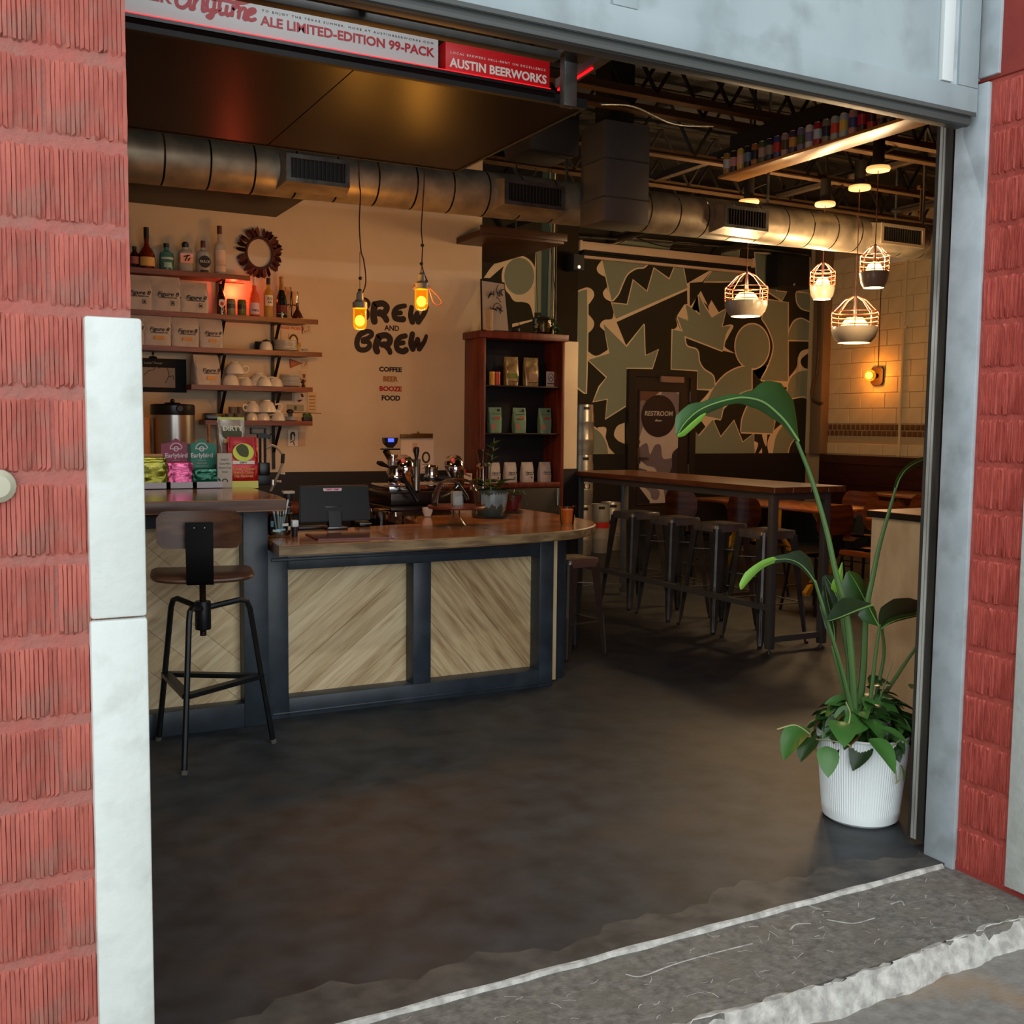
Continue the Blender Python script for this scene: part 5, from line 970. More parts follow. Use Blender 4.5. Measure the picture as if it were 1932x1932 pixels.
for k in range(16): m = MB(); m.lathe([(.036, 0), (.046, .10), (.048, .104), (.044, .104), (.034, .005), (0, .004)], 16); o = obj('cup', m, flat((200, 134, 84), .6), t); o.location.z = .034*k+(.0 if k < 9 else .0)
rbz = 1.157
def rbx(px, Y): return PY(px, 915, Y).x
def rb(px, py): return PZ(px, py, rbz)
def display(px, py, lab, c, wv, card=True):
    k = wv; t = thing('snack_box', lab, 'display box', (rbx(px, 5.86), 5.92, rbz), 0, 'snack display boxes on the raised bar')
    W = k; m = MB()
    m.box(-W, W, -.06, -.056, 0, .036); m.box(-W, -W+.004, -.056, .09, 0, .036); m.box(W-.004, W, -.056, .09, 0, .036); m.box(-W, W, -.06, .09, -.0, .003); m.face([(-W, -.056, .036), (-W, .09, .036), (-W, .09, .13)]); m.face([(W, -.056, .036), (W, .09, .036), (W, .09, .13)])
    obj('tray', m, flat((190, 184, 186), .6), t)
    if card:
        m = MB(); pts = cr([(-W, .0, 1), (W, 0, 1), (W, .22), (W*.9, .238), (W*.35, .25), (0, .27), (-W*.35, .25), (-W*.9, .238), (-W, .22)], 3); m.prism([(x, .085+.02*z, z) for x, z in pts], (0, .004, 0)); obj('header_card', m, flat(c, .6), t)
        text('Earlybird', .034, flat((226, 206, 206), .6), t, (0, .083+.02*.175, .175), bold=.02)
        m = MB(); stroke(m, [(.032*math.cos(PI*j/10), .032*math.sin(PI*j/10)) for j in range(11)], .0025); stroke(m, [(-.032, 0), (.032, 0)], .0025); stroke(m, [(.012*math.cos(PI*j/6), .012*math.sin(PI*j/6)) for j in range(13)], .0025); place(obj('sunrise_mark', m, flat((226, 206, 206), .6), t), (0, .083+.02*.21, .212), FRONT)
        for i in range(3): text('FREEZE DRIED CANDY'[:9+3*i], .009, flat((206, 180, 180), .6), t, (0, .083+.003, .148-.016*i))
    return t, W
t, W = display(292, 921, 'grey snack box of shiny yellow-green packets, nearest the corner guard', (0, 0, 0), .082, False)
M_foilg = mat('olive_foil', (150, 140, 30), .25, .5, c2=(96, 96, 24), ns=9, bump=.6, bs=12); M_foilp = mat('pink_foil', (214, 96, 140), .25, .5, c2=(170, 60, 104), ns=12, bump=.9, bs=14); M_foild = mat('green_foil', (16, 92, 64), .22, .4, c2=(8, 70, 50), ns=10, bump=.5, bs=12)
def packet(par, m_, W, h, y, tilt, seed): m = bag_mesh(W*2, h, .035, seed, bump=1.6); o = obj('packet', m, m_, par, smooth=60); o.location = (0, y, .006); o.rotation_euler = (-tilt, 0, 0)
for k in range(3): packet(t, M_foilg, W*.92, .14+.012*k, -.03+.03*k, .12, 30+k)
m = MB(); m.box(-W*.5, W*.8, .075, .09, .1, .185); obj('packet_back', m, flat((196, 120, 40), .4), t)
t, W = display(343, 920, 'grey snack box with a rose-pink card and pink foil packet', (150, 66, 86), .080)
for k in range(2): packet(t, M_foilp, W*.85, .135, -.03+.03*k, .12, 40+k)
t, W = display(392, 919, 'grey snack box with a teal-green card and dark green packets', (52, 128, 104), .080)
for k in range(3): packet(t, M_foild, W*.95, .10, -.035+.03*k, .08, 50+k)
t = thing('tea_carton', 'narrow cream carton with printed lines beside the red chip bag', 'carton', (rbx(426, 5.86), 5.89, rbz), -.1); m = MB(); m.box(-.04, .04, -.02, .04, 0, .19, .003); obj('carton', m, flat((190, 178, 158), .7), t)
for k, s_ in enumerate(('FINELY', 'Dark Milk', 'Gluten Free', 'Snack')): text(s_, .014, M_inkk, t, (.0, -.021, .155-.022*k))
m = MB(); stroke(m, [(.014*math.cos(PI*j/8), .014*math.sin(PI*j/8)) for j in range(9)], .003); place(obj('arc_mark', m, M_inkk, t), (0, -.021, .035), FRONT)
t = thing('chip_bag', 'bright red chip bag with a yellow-green oval picture', 'chip bag', (rbx(459, 5.93), 5.95, rbz), -.06)
m = bag_mesh(.165, .29, .075, 61, seam=False, bump=1.2); q = [v for v in m.bm.verts if v.co.z < .06]
for v in q: v.co.y *= .35+.65*(v.co.z/.06)
obj('pouch', m, mat('red_foil', (170, 14, 20), .28, .25, bump=.3, bs=10), t, smooth=60)
def onbag(o, z, y): o.location = (0, y, z); o.rotation_euler = (PI/2-.12, 0, 0)
m = MB(); m.face([(.058*math.cos(a*PI/12), .05*math.sin(a*PI/12), 0) for a in range(24)]); onbag(obj('oval_panel', m, flat((214, 220, 70), .5), t), .195, -.040)
m = MB(); m.face([(x, z, 0) for x, z in cr([(-.04, .02), (-.01, .044), (.02, .03), (.03, .0), (.02, -.03), (-.02, -.02)], 3)]); onbag(obj('picture', m, flat((76, 80, 30), .6), t), .198, -.0412)
m = MB(); m.box(-.06, .06, -.009, .009, 0, .001); onbag(obj('ribbon', m, flat((230, 220, 200), .6), t), .138, -.0425)
for s_, z, sz in (('DIRTY', .137, .014), ('Kettle Cooked', .102, .02), ('French Onion', .082, .02), ('Dip Flavored', .062, .02)): o = text(s_, sz, flat((60, 30, 20) if s_ == 'DIRTY' else (230, 150, 60), .6), t, (0, 0, 0), bold=.03); onbag(o, z, -.0445 if s_ == 'DIRTY' else -.0435)
m = MB(); m.box(-.08, .08, -.02, .02, .0, .024); onbag(obj('yellow_band', m, flat((214, 206, 90), .5), t), .012, -.022)
p = PY(437, 868, 6.1); t = thing('chip_bag', 'pale grey chip bag with a green round picture, propped above the red one', 'chip bag', (p.x, 6.11, rbz+.14), .05)
m = bag_mesh(.155, .25, .06, 67, seam=False, bump=1.2); o = obj('pouch', m, mat('grey_foil', (170, 156, 140), .3, .3, bump=.3, bs=10), t, smooth=60); 
m = MB(); m.face([(.055*math.cos(a*PI/12), .036*math.sin(a*PI/12), 0) for a in range(24)]); onbag(obj('oval_panel', m, flat((70, 72, 30), .5), t), .155, -.0335); o = text('DIRTY', .04, flat((230, 226, 190), .6), t, (0, 0, 0), bold=.03); onbag(o, .185, -.0345); m = MB(); m.box(-.05, .05, -.012, .012, 0, .001); onbag(obj('ribbon', m, flat((216, 214, 120), .6), t), .115, -.036)
m = MB(); m.box(-.077, .077, -.004, .004, .235, .25); obj('top_edge', m, flat((214, 216, 110), .5), t)
t = thing('chip_rack', 'dark wire rack propping the pale grey chip bag', 'rack', (p.x, 6.11, rbz)); m = MB()
for x in (-.06, .06): m.tube([(x, .03, 0), (x, .03, .18)], .004, 6); m.tube([(x, -.03, 0), (x, -.03, .135)], .004, 6); m.tube([(x, -.035, .135), (x, .035, .135)], .004, 6)
m.tube([(-.06, .03, .135), (.06, .03, .135)], .004, 6); m.tube([(-.06, -.03, .135), (.06, -.03, .135)], .004, 6); obj('wire_frame', m, M_dark, t)
t = thing('juice_press', 'black twin-rod press with a flat bracket at the raised bar end', 'press', (rbx(496, 6.1), 6.1, rbz)); p = t.location.copy(); m = MB()
m.box(-.04, .04, -.04, .05, 0, .06, .006); obj('base', m, M_black, t); m = MB(); hz = PY(490, 818, p.y).z-rbz
for x in (-.014, .014): m.tube([(x, 0, .06), (x, 0, hz-.02)], .008, 8)
obj('rod', m, M_black, t); m = MB(); m.box(-.07, .02, -.015, .015, hz-.004, hz+.004); m.box(-.07, .02, -.015, .015, hz+.026, hz+.034); m.box(-.07, -.062, -.015, .015, hz, hz+.03); m.box(.012, .02, -.015, .015, hz, hz+.03); m.box(-.03, .045, -.02, .02, hz-.026, hz-.004); m.tube([(.035, 0, hz-.03), (.05, 0, hz+.0)], .006, 6); obj('bracket', m, M_black, t); m = MB(); m.box(-.03, .03, -.05, .0, .06, .13, .004); obj('cylinder', m, M_plastic, t); m = MB(); m.lathe([(0, .0), (.02, 0), (.018, .03), (0, .034)], 12, (.05, -.03, 0)); obj('tap', m, M_steel, t)
t = thing('curved_hose', 'pale curved hose with a dark joint arching behind the raised bar end', 'hose', (0, 0, 0)); pts = [PY(x, y, 6.3) for x, y in ((502, 862), (501, 848), (508, 842), (516, 841), (528, 850), (534, 864), (531, 880), (520, 906), (509, 930))]
m = MB(); m.tube(cr3(pts, 6), .008, 8); obj('hose', m, mat('pale_hose', (150, 132, 108), .4), t, world=True); m = MB(); m.tube([PY(534, 856, 6.3), PY(533, 874, 6.3)], .012, 8); obj('joint', m, M_dark, t, world=True)
m = MB()
for x, y in ((529, 893), (522, 908)): q = PY(x, y, 6.3); m.tube([q, q+Vector((.02, 0, -.002))], .006, 6); m.ball(q+Vector((.022, 0, -.002)), .008, 8, 6)
obj('clip', m, M_paper, t, world=True); p = pts[-1]; m = MB(); m.tube([p+Vector((0, 0, .01)), (p.x-.02, p.y, .93)], .014, 8); obj('stem', m, M_dark, t, world=True)
t = thing('basting_brush', 'wooden brush standing handle up behind the teal snack card', 'brush', PY(394, 838, 7.4)); t.location.z = .93; zz = PY(394, 800, 7.4).z-.93; m = MB(); m.lathe([(0, zz), (.008, zz-.005), (.011, zz-.05), (.007, zz-.10), (.016, zz-.13), (.03, zz-.15), (.03, zz-.16)], 12); obj('handle', m, wood('brush_wood', (140, 84, 44), (116, 66, 32)), t); m = MB(); m.lathe([(.032, zz-.16), (.032, zz-.22), (.02, zz-.25), (.02, 0), (0, 0)], 12); obj('holder', m, M_dark, t)
p = PY(280, 905, 5.75); t = thing('small_houseplant', 'dark green houseplant peeping out beside the yellow-green packets', 'plant', (p.x-.08, 6.0, rbz)); m = MB(); m.lathe([(0, 0), (.04, 0), (.05, .09), (.045, .09), (0, .08)], 16); obj('pot', m, M_dark, t)
lf = MB(); lf.grid([[(-.004, 0, 0), (0, .0, .0), (.004, 0, 0)], [(-.028, .03, .03), (0, .03, .022), (.028, .03, .03)], [(-.03, .07, .045), (0, .07, .035), (.03, .07, .045)], [(-.004, .12, .04), (0, .12, .036), (.004, .12, .04)]]); lf = lf.mesh('leaf'); lf.materials.append(mat('dark_leaf', (24, 52, 20), .4, c2=(40, 76, 28), ns=10))
for k in range(9): o = obj('leaf', lf, None, t); o.location = (0, 0, .09); o.rotation_euler = (.5+.1*(k % 4), 0, k*.75)
# ================================================================ ON THE COUNTER
cz = .9305
def ct_(px, py, z=cz): return PZ(px, py, z)
# till screen seen from behind
p = ct_(632, 998); t = thing('till_screen', 'black till screen seen from behind with a small pink and white sticker', 'screen', (p.x, p.y, cz))
TY = p.y+.05; tl_, tr_ = PY(566, 918, TY), PY(697, 915, TY); bl_, br_ = PY(554, 986, TY-.03), PY(684, 985, TY-.03)
q = [Vector((v.x-p.x, 0, v.z-cz)) for v in (tl_, tr_, br_, bl_)]; W = (q[1].x-q[0].x)/2; xc = (q[0].x+q[1].x)/2-.005; zT, zB = q[0].z, max(q[3].z, .035)
m = MB(); m.prism([(xc-W, .05, zT), (xc+W, .05, zT), (xc+W-.005, .0, zB), (xc-W-.012, .0, zB)], (0, .022, .004)); bmesh.ops.bevel(m.bm, geom=m.bm.edges[:], offset=.006, segments=2, affect='EDGES'); obj('display', m, mat('till_black', (9, 9, 10), .5), t)
m = MB(); m.prism([(-.05, .0, .05), (.05, 0, .05), (.045, .03, .15), (-.045, .03, .15)], (0, .03, 0)); m.box(-.06, .06, -.05, .09, .0, .014, .004); m.prism([(-.035, -.01, .012), (.035, -.01, .012), (.035, .01, .1), (-.035, .01, .1)], (0, .04, 0)); obj('stand', m, M_plastic, t)
m = MB(); m.box(-.055, .055, -.052, -.044, .006, .016, .003); obj('stand_trim', m, mat('steel_trim', (130, 136, 138), .3, .6), t)
m = MB(); m.box(-.05, .05, .02, .03, .112, .128, .003); obj('hinge', m, mat('dark_hinge', (40, 42, 44), .35), t)
m = MB(); m.prism([(-.05, .0445, zT-.028), (.052, .0445, zT-.028), (.056, .0475, zT-.012), (-.054, .0475, zT-.012)], (0, -.002, 0)); obj('sticker', m, flat((220, 190, 196)), t); place(obj('lettering', text_mesh('CREW - DEMP', .012, bold=.03), flat((190, 60, 90)), t), (0, .0425, zT-.02), FRONT)
p = ct_(684, 993); t = thing('card_reader', 'small black card reader beside the till screen', 'card reader', (p.x, p.y, cz)); m = MB(); m.box(-.035, .035, -.05, .05, 0, .03, .008); obj('body', m, M_plastic, t); m = MB(); m.box(-.036, .036, -.052, -.046, .018, .022); obj('edge_trim', m, mat('steel_trim', (130, 136, 138)), t); m = MB(); m.box(-.025, .025, -.03, .03, .03, .032); obj('keypad', m, M_dark, t)
p = ct_(585, 998); t = thing('keyboard_tray', 'flat black keyboard tray beside the till stand', 'keyboard', (p.x, p.y, cz)); m = MB(); m.box(-.075, .10, -.03, .05, 0, .016, .004); obj('body', m, M_plastic, t)
# menu board with a red edge
t = thing('menu_clipboard', 'red-edged menu in a clear sleeve lying on the counter before the till', 'menu', (0, 0, cz)); qq = [ct_(*v) for v in ((576, 1009), (600, 1020), (745, 1016), (716, 1004))]; qq = [Vector((v.x, v.y, 0)) for v in qq]
m = MB(); m.prism(qq, (0, 0, .006)); obj('board', m, mat('red_board', (110, 22, 22), .3), t); c = sum(qq, Vector())/4; m = MB(); m.prism([c+(v-c)*.93+Vector((0, 0, .006)) for v in qq], (0, 0, .0012)); obj('sheet', m, mat('menu_sheet', (120, 78, 52), .15, coat=.5), t)
m = MB()
for v in (qq[1], qq[2]): m.lathe([(0, .01), (.006, .009), (.007, .006)], 10, c+(v-c)*.95)
obj('corner_stud', m, M_chrome, t)
# jar of pens
p = ct_(527, 1010); t = thing('pen_jar', 'tall clear jar stuck with small stickers and holding pens, on the counter corner', 'jar', (p.x, p.y, cz)); m = MB(); m.lathe([(.045, 0), (.058, .006), (.06, .05), (.058, .10), (.05, .115), (.048, .115), (.055, .10), (.056, .01), (0, .008)], 24); obj('glass', m, mat('jar_glass', (226, 232, 232), .03, trans=1), t)
pc = [(170, 200, 200), (200, 206, 200), (40, 40, 44), (150, 110, 70), (190, 190, 190), (60, 60, 70), (120, 140, 150)]
for k in range(9):
    a = k*2.4; r = .02+.012*(k % 3); m = MB(); m.tube([(r*.4*math.cos(a), r*.4*math.sin(a), .012), (r*1.3*math.cos(a), r*1.3*math.sin(a), .15+.012*(k % 5))], .0045, 6); obj('pen', m, flat(pc[k % 7], .4), t)
for k, (a, z, w_, h_) in enumerate(((-.5, .03, .02, .012), (.3, .06, .018, .014), (-.1, .035, .022, .01), (-.9, .065, .009, .03), (.8, .04, .014, .02))):
    m = MB(); m.grid([[(.0615*math.sin(a+s_*w_/.06), -.0615*math.cos(a+s_*w_/.06), z+zz) for s_ in (-1, -.3, .3, 1)] for zz in (-h_/2, h_/2)]); obj('sticker', m, flat(((190, 210, 206), (200, 200, 196), (120, 170, 176), (110, 160, 170), (214, 206, 196))[k]), t)
p = ct_(546, 1000); t = thing('pepper_mill', 'black and steel pepper mill behind the pen jar', 'mill', (p.x, p.y+.02, cz)); m = MB(); m.lathe([(0, 0), (.022, 0), (.022, .03), (.014, .06), (.018, .1), (.012, .13), (.02, .15), (.026, .19), (.024, .2), (0, .2)], 16); obj('body', m, M_dark, t); m = MB()
for z in (.05, .09, .125, .155): m.lathe([(.02, z-.006), (.0235, z), (.02, z+.006)], 16)
obj('ring', m, M_steel, t); m = MB(); m.box(-.035, .03, -.03, .02, .2, .215, .003); obj('cap', m, mat('pale_cap2', (170, 160, 140), .4), t)
p = ct_(556, 1012); t = thing('small_shaker', 'small dark shaker with a pale square cap beside the pen jar', 'shaker', (p.x, p.y, cz)); m = MB(); m.lathe([(0, 0), (.016, 0), (.016, .05), (0, .05)], 14); obj('body', m, M_dark, t); m = MB(); m.box(-.017, .017, -.017, .017, .05, .085, .004); obj('cap', m, mat('frosted_cap', (200, 206, 204), .3), t)
# cake stand
p = ct_(861, 991); t = thing('cake_stand', 'glass cake stand with a wooden plate and a glass dome', 'cake stand', (p.x, p.y, cz)); zP = PY(861, 956, p.y).z-cz; rP = (PY(912, 955, p.y)-PY(812, 955, p.y)).x/2; zD = PY(861, 903, p.y).z-cz
m = MB(); m.lathe([(.062, 0), (.06, .006), (.035, .03), (.02, .06), (.022, zP-.012), (.03, zP-.006), (0, zP-.005)], 28); obj('pedestal', m, mat('stand_glass', (235, 235, 230), .03, trans=1, ior=1.35), t)
m = MB(); m.lathe([(0, zP-.006), (rP*.97, zP-.008), (rP, zP), (rP*.98, zP+.008), (0, zP+.006)], 40); obj('plate', m, M_cabw, t)
m = MB(); rD = rP*.86; m.lathe([(rD, zP+.008), (rD*1.0, zP+.02), (rD*.97, zP+(zD-zP)*.45), (rD*.75, zP+(zD-zP)*.85), (rD*.35, zD), (.012, zD+.004), (.01, zD+.012), (.02, zD+.024), (.012, zD+.036), (0, zD+.038)], 36); obj('dome', m, mat('dome_glass', (250, 250, 245), .03, trans=1.0), t)
m = MB(); m.box(-.03, .03, -.02, .02, zP+.008, zP+.09, .003); obj('price_card', m, mat('grey_card', (150, 146, 140), .5), t)
# planters
def drip_pot(px, py, lab, r, h, m_, rim=None, label='planter', saucer=True):
    p = ct_(px, py); t = thing('planter', lab, 'plant pot', (p.x, p.y, cz)); m = MB(); z0 = .012 if saucer else 0
    m.lathe([(0, z0), (r*.72, z0), (r*.9, z0+h*.3), (r, z0+h*.85), (r*1.02, z0+h), (r*.92, z0+h), (r*.88, z0+h*.8), (0, z0+h*.78)], 32); obj('pot', m, m_, t)
    if saucer: m = MB(); m.lathe([(0, 0), (r*1.05, 0), (r*1.15, .016), (r*1.08, .016), (0, .006)], 32); obj('saucer', m, mat('dark_saucer', (44, 44, 40), .4), t)
    return t, z0+h
t, hp = drip_pot(926, 976, 'grey-green planter with pale dripping glaze on the counter', .108, .165, mat('olive_glaze', (64, 68, 58), .35, bump=.1, bs=20))
m = MB(); n = 64; rows = [[], [], []]
for i in range(n):
    a = 2*PI*i/n; dz = .07+.02*math.sin(i*1.1)+.014*math.sin(i*2.7)
    for k, zz in enumerate((hp, hp-.05, hp-.05-dz*.7)):
        f = (zz-.012)/.165; r = .108*(.72+.18*min(1, f/.3) if f < .3 else .9+.1*min(1, (f-.3)/.55))*1.012; rows[k].append((r*math.cos(a), r*math.sin(a), zz))
m.grid(rows, closed=True); obj('glaze_drips', m, mat('pale_drip_glaze', (130, 146, 146), .25, c2=(104, 120, 120), ns=16, coat=.3), t)
M_leafd = mat('deep_leaf', (34, 54, 24), .38, c2=(48, 72, 30), ns=9); M_leafm = mat('mid_leaf', (62, 104, 44), .38, c2=(46, 84, 34), ns=7, c3=(88, 128, 58), ns3=3)
def leafmesh(L, W, cup_=.25, droop=.3, n=8, fold=0):
    m = MB(); rows = []
    for i in range(n+1):
        t = i/n; w_ = W*math.sin(PI*min(1, t**.75*.97+.015))**.8*(1 if t < .97 else .25); z = -droop*L*t*t; y = L*t*(1-.12*droop*t)
        rows.append([(-w_, y, z+cup_*w_), (-w_*.5, y, z+cup_*w_*.35), (0, y, z), (w_*.5, y, z+cup_*w_*.35), (w_, y, z+cup_*w_)])
    m.grid(rows); return m
lfA = leafmesh(.085, .028).mesh('leaf'); lfA.materials.append(M_leafd); lfB = leafmesh(.11, .04).mesh('leaf'); lfB.materials.append(M_leafm)
for k in range(26):
    a = k*2.39; o = obj('leaf', lfA if k % 3 else lfB, None, t); r = .03+.045*((k*7) % 10)/10; o.location = (r*math.cos(a), r*math.sin(a), hp-.015+.075*((k*3) % 7)/7); o.rotation_euler = (.1+.5*((k*5) % 7)/7, 0, a-PI/2); s_ = .8+.4*((k*3) % 5)/5; o.scale = (s_, s_, s_)
m = MB(); st_ = cr3([(0, 0, hp-.05), (.0, .01, hp+.12), (.012, .0, hp+.24), (.02, 0, hp+.33)], 6); m.tube(st_, [.006-.004*i/len(st_) for i in range(len(st_))], 6); obj('tall_stem', m, mat('pale_stem', (110, 116, 84), .5), t)
for k in range(9): o = obj('leaf', lfA, None, t); q = st_[min(len(st_)-1, 7+k)]; o.location = q; o.rotation_euler = (.7, 0, k*2.1+.6); o.scale = (.6, .75, .6) if k < 7 else (.8, .8, .8)
m = MB(); m.lathe([(0, hp-.03), (.095, hp-.03)], 20); obj('soil', m, flat((40, 30, 22), .9), t)
t, hp = drip_pot(967, 968, 'small dark red flowerpot with trailing stems at the counter bend', .06, .11, mat('dark_red_pot', (90, 22, 18), .4))
for k in range(16): a = k*2.39; o = obj('leaf', lfA, None, t); r = .02+.08*((k*7) % 10)/10; o.location = (r*math.cos(a), r*math.sin(a), hp-.01+.04*((k*3) % 7)/7); o.rotation_euler = (-.1+.6*((k*5) % 7)/7, 0, a-PI/2); o.scale = (.6, .6, .6)
m = MB()
for k in range(7): a = k*.9; m.tube(cr3([(0, 0, hp-.02), (.06*math.cos(a), .06*math.sin(a), hp+.03), (.11*math.cos(a), .11*math.sin(a), hp-.01-.01*k)], 4), .002, 5)
obj('stem', m, M_leafd, t)
# plastic cup of beer
p = ct_(1070, 990); t = thing('beer_cup', 'clear plastic cup of amber beer on the counter end', 'cup', (p.x, p.y, cz)); hb = PY(1070, 956, p.y).z-cz; rb_ = (PY(1085, 960, p.y)-PY(1056, 960, p.y)).x/2
m = MB(); m.lathe([(rb_*.72, 0), (rb_, hb), (rb_*1.05, hb+.003), (rb_*.97, hb), (rb_*.7, .004), (0, .003)], 24); obj('cup', m, mat('clear_plastic', (250, 244, 236), .08, trans=1, ior=1.1), t); m = MB(); m.lathe([(0, .005), (rb_*.69, .005), (rb_*.92, hb*.86), (0, hb*.86)], 24); obj('beer', m, mat('amber_beer', (232, 134, 60), .1, trans=.35, ior=1.1), t)
# low jugs on the work shelf
for px, py, lab in ((718, 985, 'clear glass pitcher with a bright rim behind the till'), (772, 990, 'low clear glass pitcher behind the counter edge')):
    q = PY(px, 966 if px < 750 else 974, 5.98); t = thing('glass_pitcher', lab, 'pitcher', (q.x, 5.98, .74)); hh = q.z-.74; m = MB(); m.lathe([(.05, 0), (.058, .01), (.05, hh*.7), (.042, hh*.9), (.048, hh), (.044, hh), (.045, hh*.7), (.052, .012), (0, .008)], 24); obj('glass', m, mat('pitcher_glass', (240, 238, 230), .03, trans=1), t); m = MB(); m.tube(cr3([(-.05, 0, hh*.9), (-.085, 0, hh*.8), (-.085, 0, hh*.4), (-.055, 0, hh*.3)], 4), .005, 6); obj('handle', m, mat('pitcher_glass', (240, 238, 230), .03, trans=1), t)
# espresso machine and grinder on the return counter
EY = 6.35
def E_(x, y): v = PY(x, y, EY); return v
p = E_(800, 955); t = thing('espresso_machine', 'chrome lever espresso machine with black handles and red badges', 'coffee machine', (p.x, EY, cz))
def ez(y): return PY(790, y, EY).z-cz
def ex(x): return PY(x, 900, EY).x-p.x
kx = ex(791)-ex(790)
m = MB(); m.box(ex(735), ex(905), -.02, .42, .06, .15, .015); m.box(ex(725), ex(900), -.12, .40, .03, .06, .006); obj('body', m, mat('dark_machine_body', (46, 36, 30), .25, .6), t)
m = MB()
for x in (ex(738), ex(890)):
    for y in (-.08, .36): m.lathe([(0, 0), (.016, 0), (.013, .03), (0, .03)], 12, (x, y, 0))
obj('foot', m, M_chrome, t)
m = MB(); m.box(ex(740), ex(895), .05, .40, .15, .19, .01); obj('cup_rail', m, M_chrome, t)
for gx, cx in ((742, 757), (800+8, 850)):
    top = ez(880); m = MB(); m.lathe([(0, ez(908)), (.045, ez(908)), (.05, ez(905)), (.05, ez(898)), (.044, ez(896)), (.042, ez(884)), (.047, ez(880)), (.04, ez(877)), (0, ez(876))], 26, (ex(gx), -.05, 0)); g = obj('group_head', m, M_chrome, t)
    m = MB(); m.lathe([(.0505, ez(906)), (.053, ez(903)), (.0505, ez(900))], 26, (ex(gx), -.05, 0)); obj('collar', m, M_black, g)
    # domed lever cowl
    m = MB(); c0 = ex(cx); rows = []
    for i in range(10):
        u = i/9; a = -.15+u*1.9; rr = .075+.02*math.sin(u*PI); cxp = c0-.03+.115*u*.6; zz = ez(876)+.035-(.17*u**1.6); w_ = .034+.030*math.sin(PI*min(1, u*1.1)**.8)
        rows.append([(cxp+w_*.9*math.cos(b_*PI/6), -.06+w_*1.3*math.sin(b_*PI/6)*.9, zz+w_*.7*math.sin(b_*PI/6+.9)) for b_ in range(12)])
    m.grid(rows, closed=True); m.bm.verts.ensure_lookup_table(); m.bm.faces.new(m.bm.verts[:12]); m.bm.faces.new(m.bm.verts[-12:]); obj('lever_cowl', m, M_chrome, t)
    m = MB(); m.lathe([(0, .006), (.013, .004), (.015, 0)], 16); place(obj('badge', m, flat((220, 60, 60), .3), t), (c0-.03, -.105, ez(868)), (PI/2, 0, -.2))
    m = MB(); m.tube([(ex(gx)+.0, -.06, ez(900)), (c0-.015, -.10, ez(905))], .02, 10); m.tube([(c0-.02, -.10, ez(903)), (c0+.035, -.16, ez(935)), (c0+.045, -.17, ez(942))], [.013, .017, .012], 10); obj('portafilter', m, M_plastic, t)
m = MB(); m.tube([(ex(742), -.06, ez(884)), (ex(722), -.08, ez(879))], .006, 8); m.tube([(ex(724), -.08, ez(879)), (ex(710), -.09, ez(873)), (ex(702), -.095, ez(871))], [.008, .018, .011], 12); obj('lever_handle', m, M_plastic, t)
m = MB(); m.tube([(ex(781), -.04, ez(880)), (ex(781), -.04, ez(866))], .006, 8); m.tube([(ex(781), -.04, ez(868)), (ex(781), -.04, ez(850)), (ex(782), -.04, ez(843))], [.008, .02, .014], 12); obj('lever_handle', m, M_plastic, t)
m = MB(); m.lathe([(.026, ez(925)), (.028, ez(870)), (.031, ez(868)), (.031, ez(866)), (0, ez(866))], 20, (ex(785), .0, 0)); m.tube([(ex(860), -.05, ez(890)), (ex(878), -.08, ez(899))], .005, 6); obj('piston_tube', m, M_steel, t)
m = MB(); m.tube([(ex(850), -.06, ez(920)), (ex(826), -.16, ez(930)), (ex(806), -.2, ez(935))], .011, 10); obj('steam_arm', m, M_plastic, t)
m = MB(); m.lathe([(0, ez(900)), (.012, ez(899)), (.008, ez(893)), (.018, ez(888)), (.016, ez(882)), (0, ez(880))], 14, (ex(866), -.03, 0)); m.box(ex(705), ex(760), -.1, .0, .045, .05, .002); obj('valve', m, M_brass, t)
m = MB(); m.lathe([(0, .052), (.02, .052), (.032, .085), (.034, .11), (.03, .11), (.018, .058), (0, .058)], 18, (ex(785), -.19, -.05+.0)); o = obj('espresso_cup', m, M_ceramic, t)
GY = 6.98
p = PY(738, 950, GY); t = thing('coffee_grinder', 'black and chrome coffee grinder with a blue lit display', 'grinder', (p.x, GY, cz))
def gz(y): return PY(738, y, GY).z-cz
m = MB(); m.lathe([(0, 0), (.07, 0), (.075, .02), (.05, .04), (.042, gz(900)), (.04, gz(858)), (0, gz(857))], 24, (.02, .03, 0)); obj('column', m, M_chrome, t)
m = MB(); m.prism([(-.055, -.01, gz(826)), (.05, -.01, gz(826)), (.042, -.01, gz(836)), (.01, -.01, gz(845)), (-.015, -.01, gz(845)), (-.05, -.01, gz(836))], (0, .05, 0)); m.box(-.065, .06, -.02, .05, gz(849), gz(846), .003); obj('head', m, M_plastic, t)
m = MB(); m.box(-.028, .016, -.013, -.009, gz(834), gz(827), .001); obj('display', m, mat('blue_display', (60, 70, 255), .4, emit=(60, 80, 255), es=2.2), t)
m = MB()
for x in (-.02, -.005, .01): m.lathe([(0, .002), (.003, 0)], 8, (x, -.0125, gz(840)))
obj('button', m, flat((60, 80, 220)), t); m = MB(); m.tube([(-.04, 0, gz(850)), (-.01, .01, gz(862)), (.02, .02, gz(862))], [.025, .025, .02], 12); obj('spout', m, M_chrome, t)
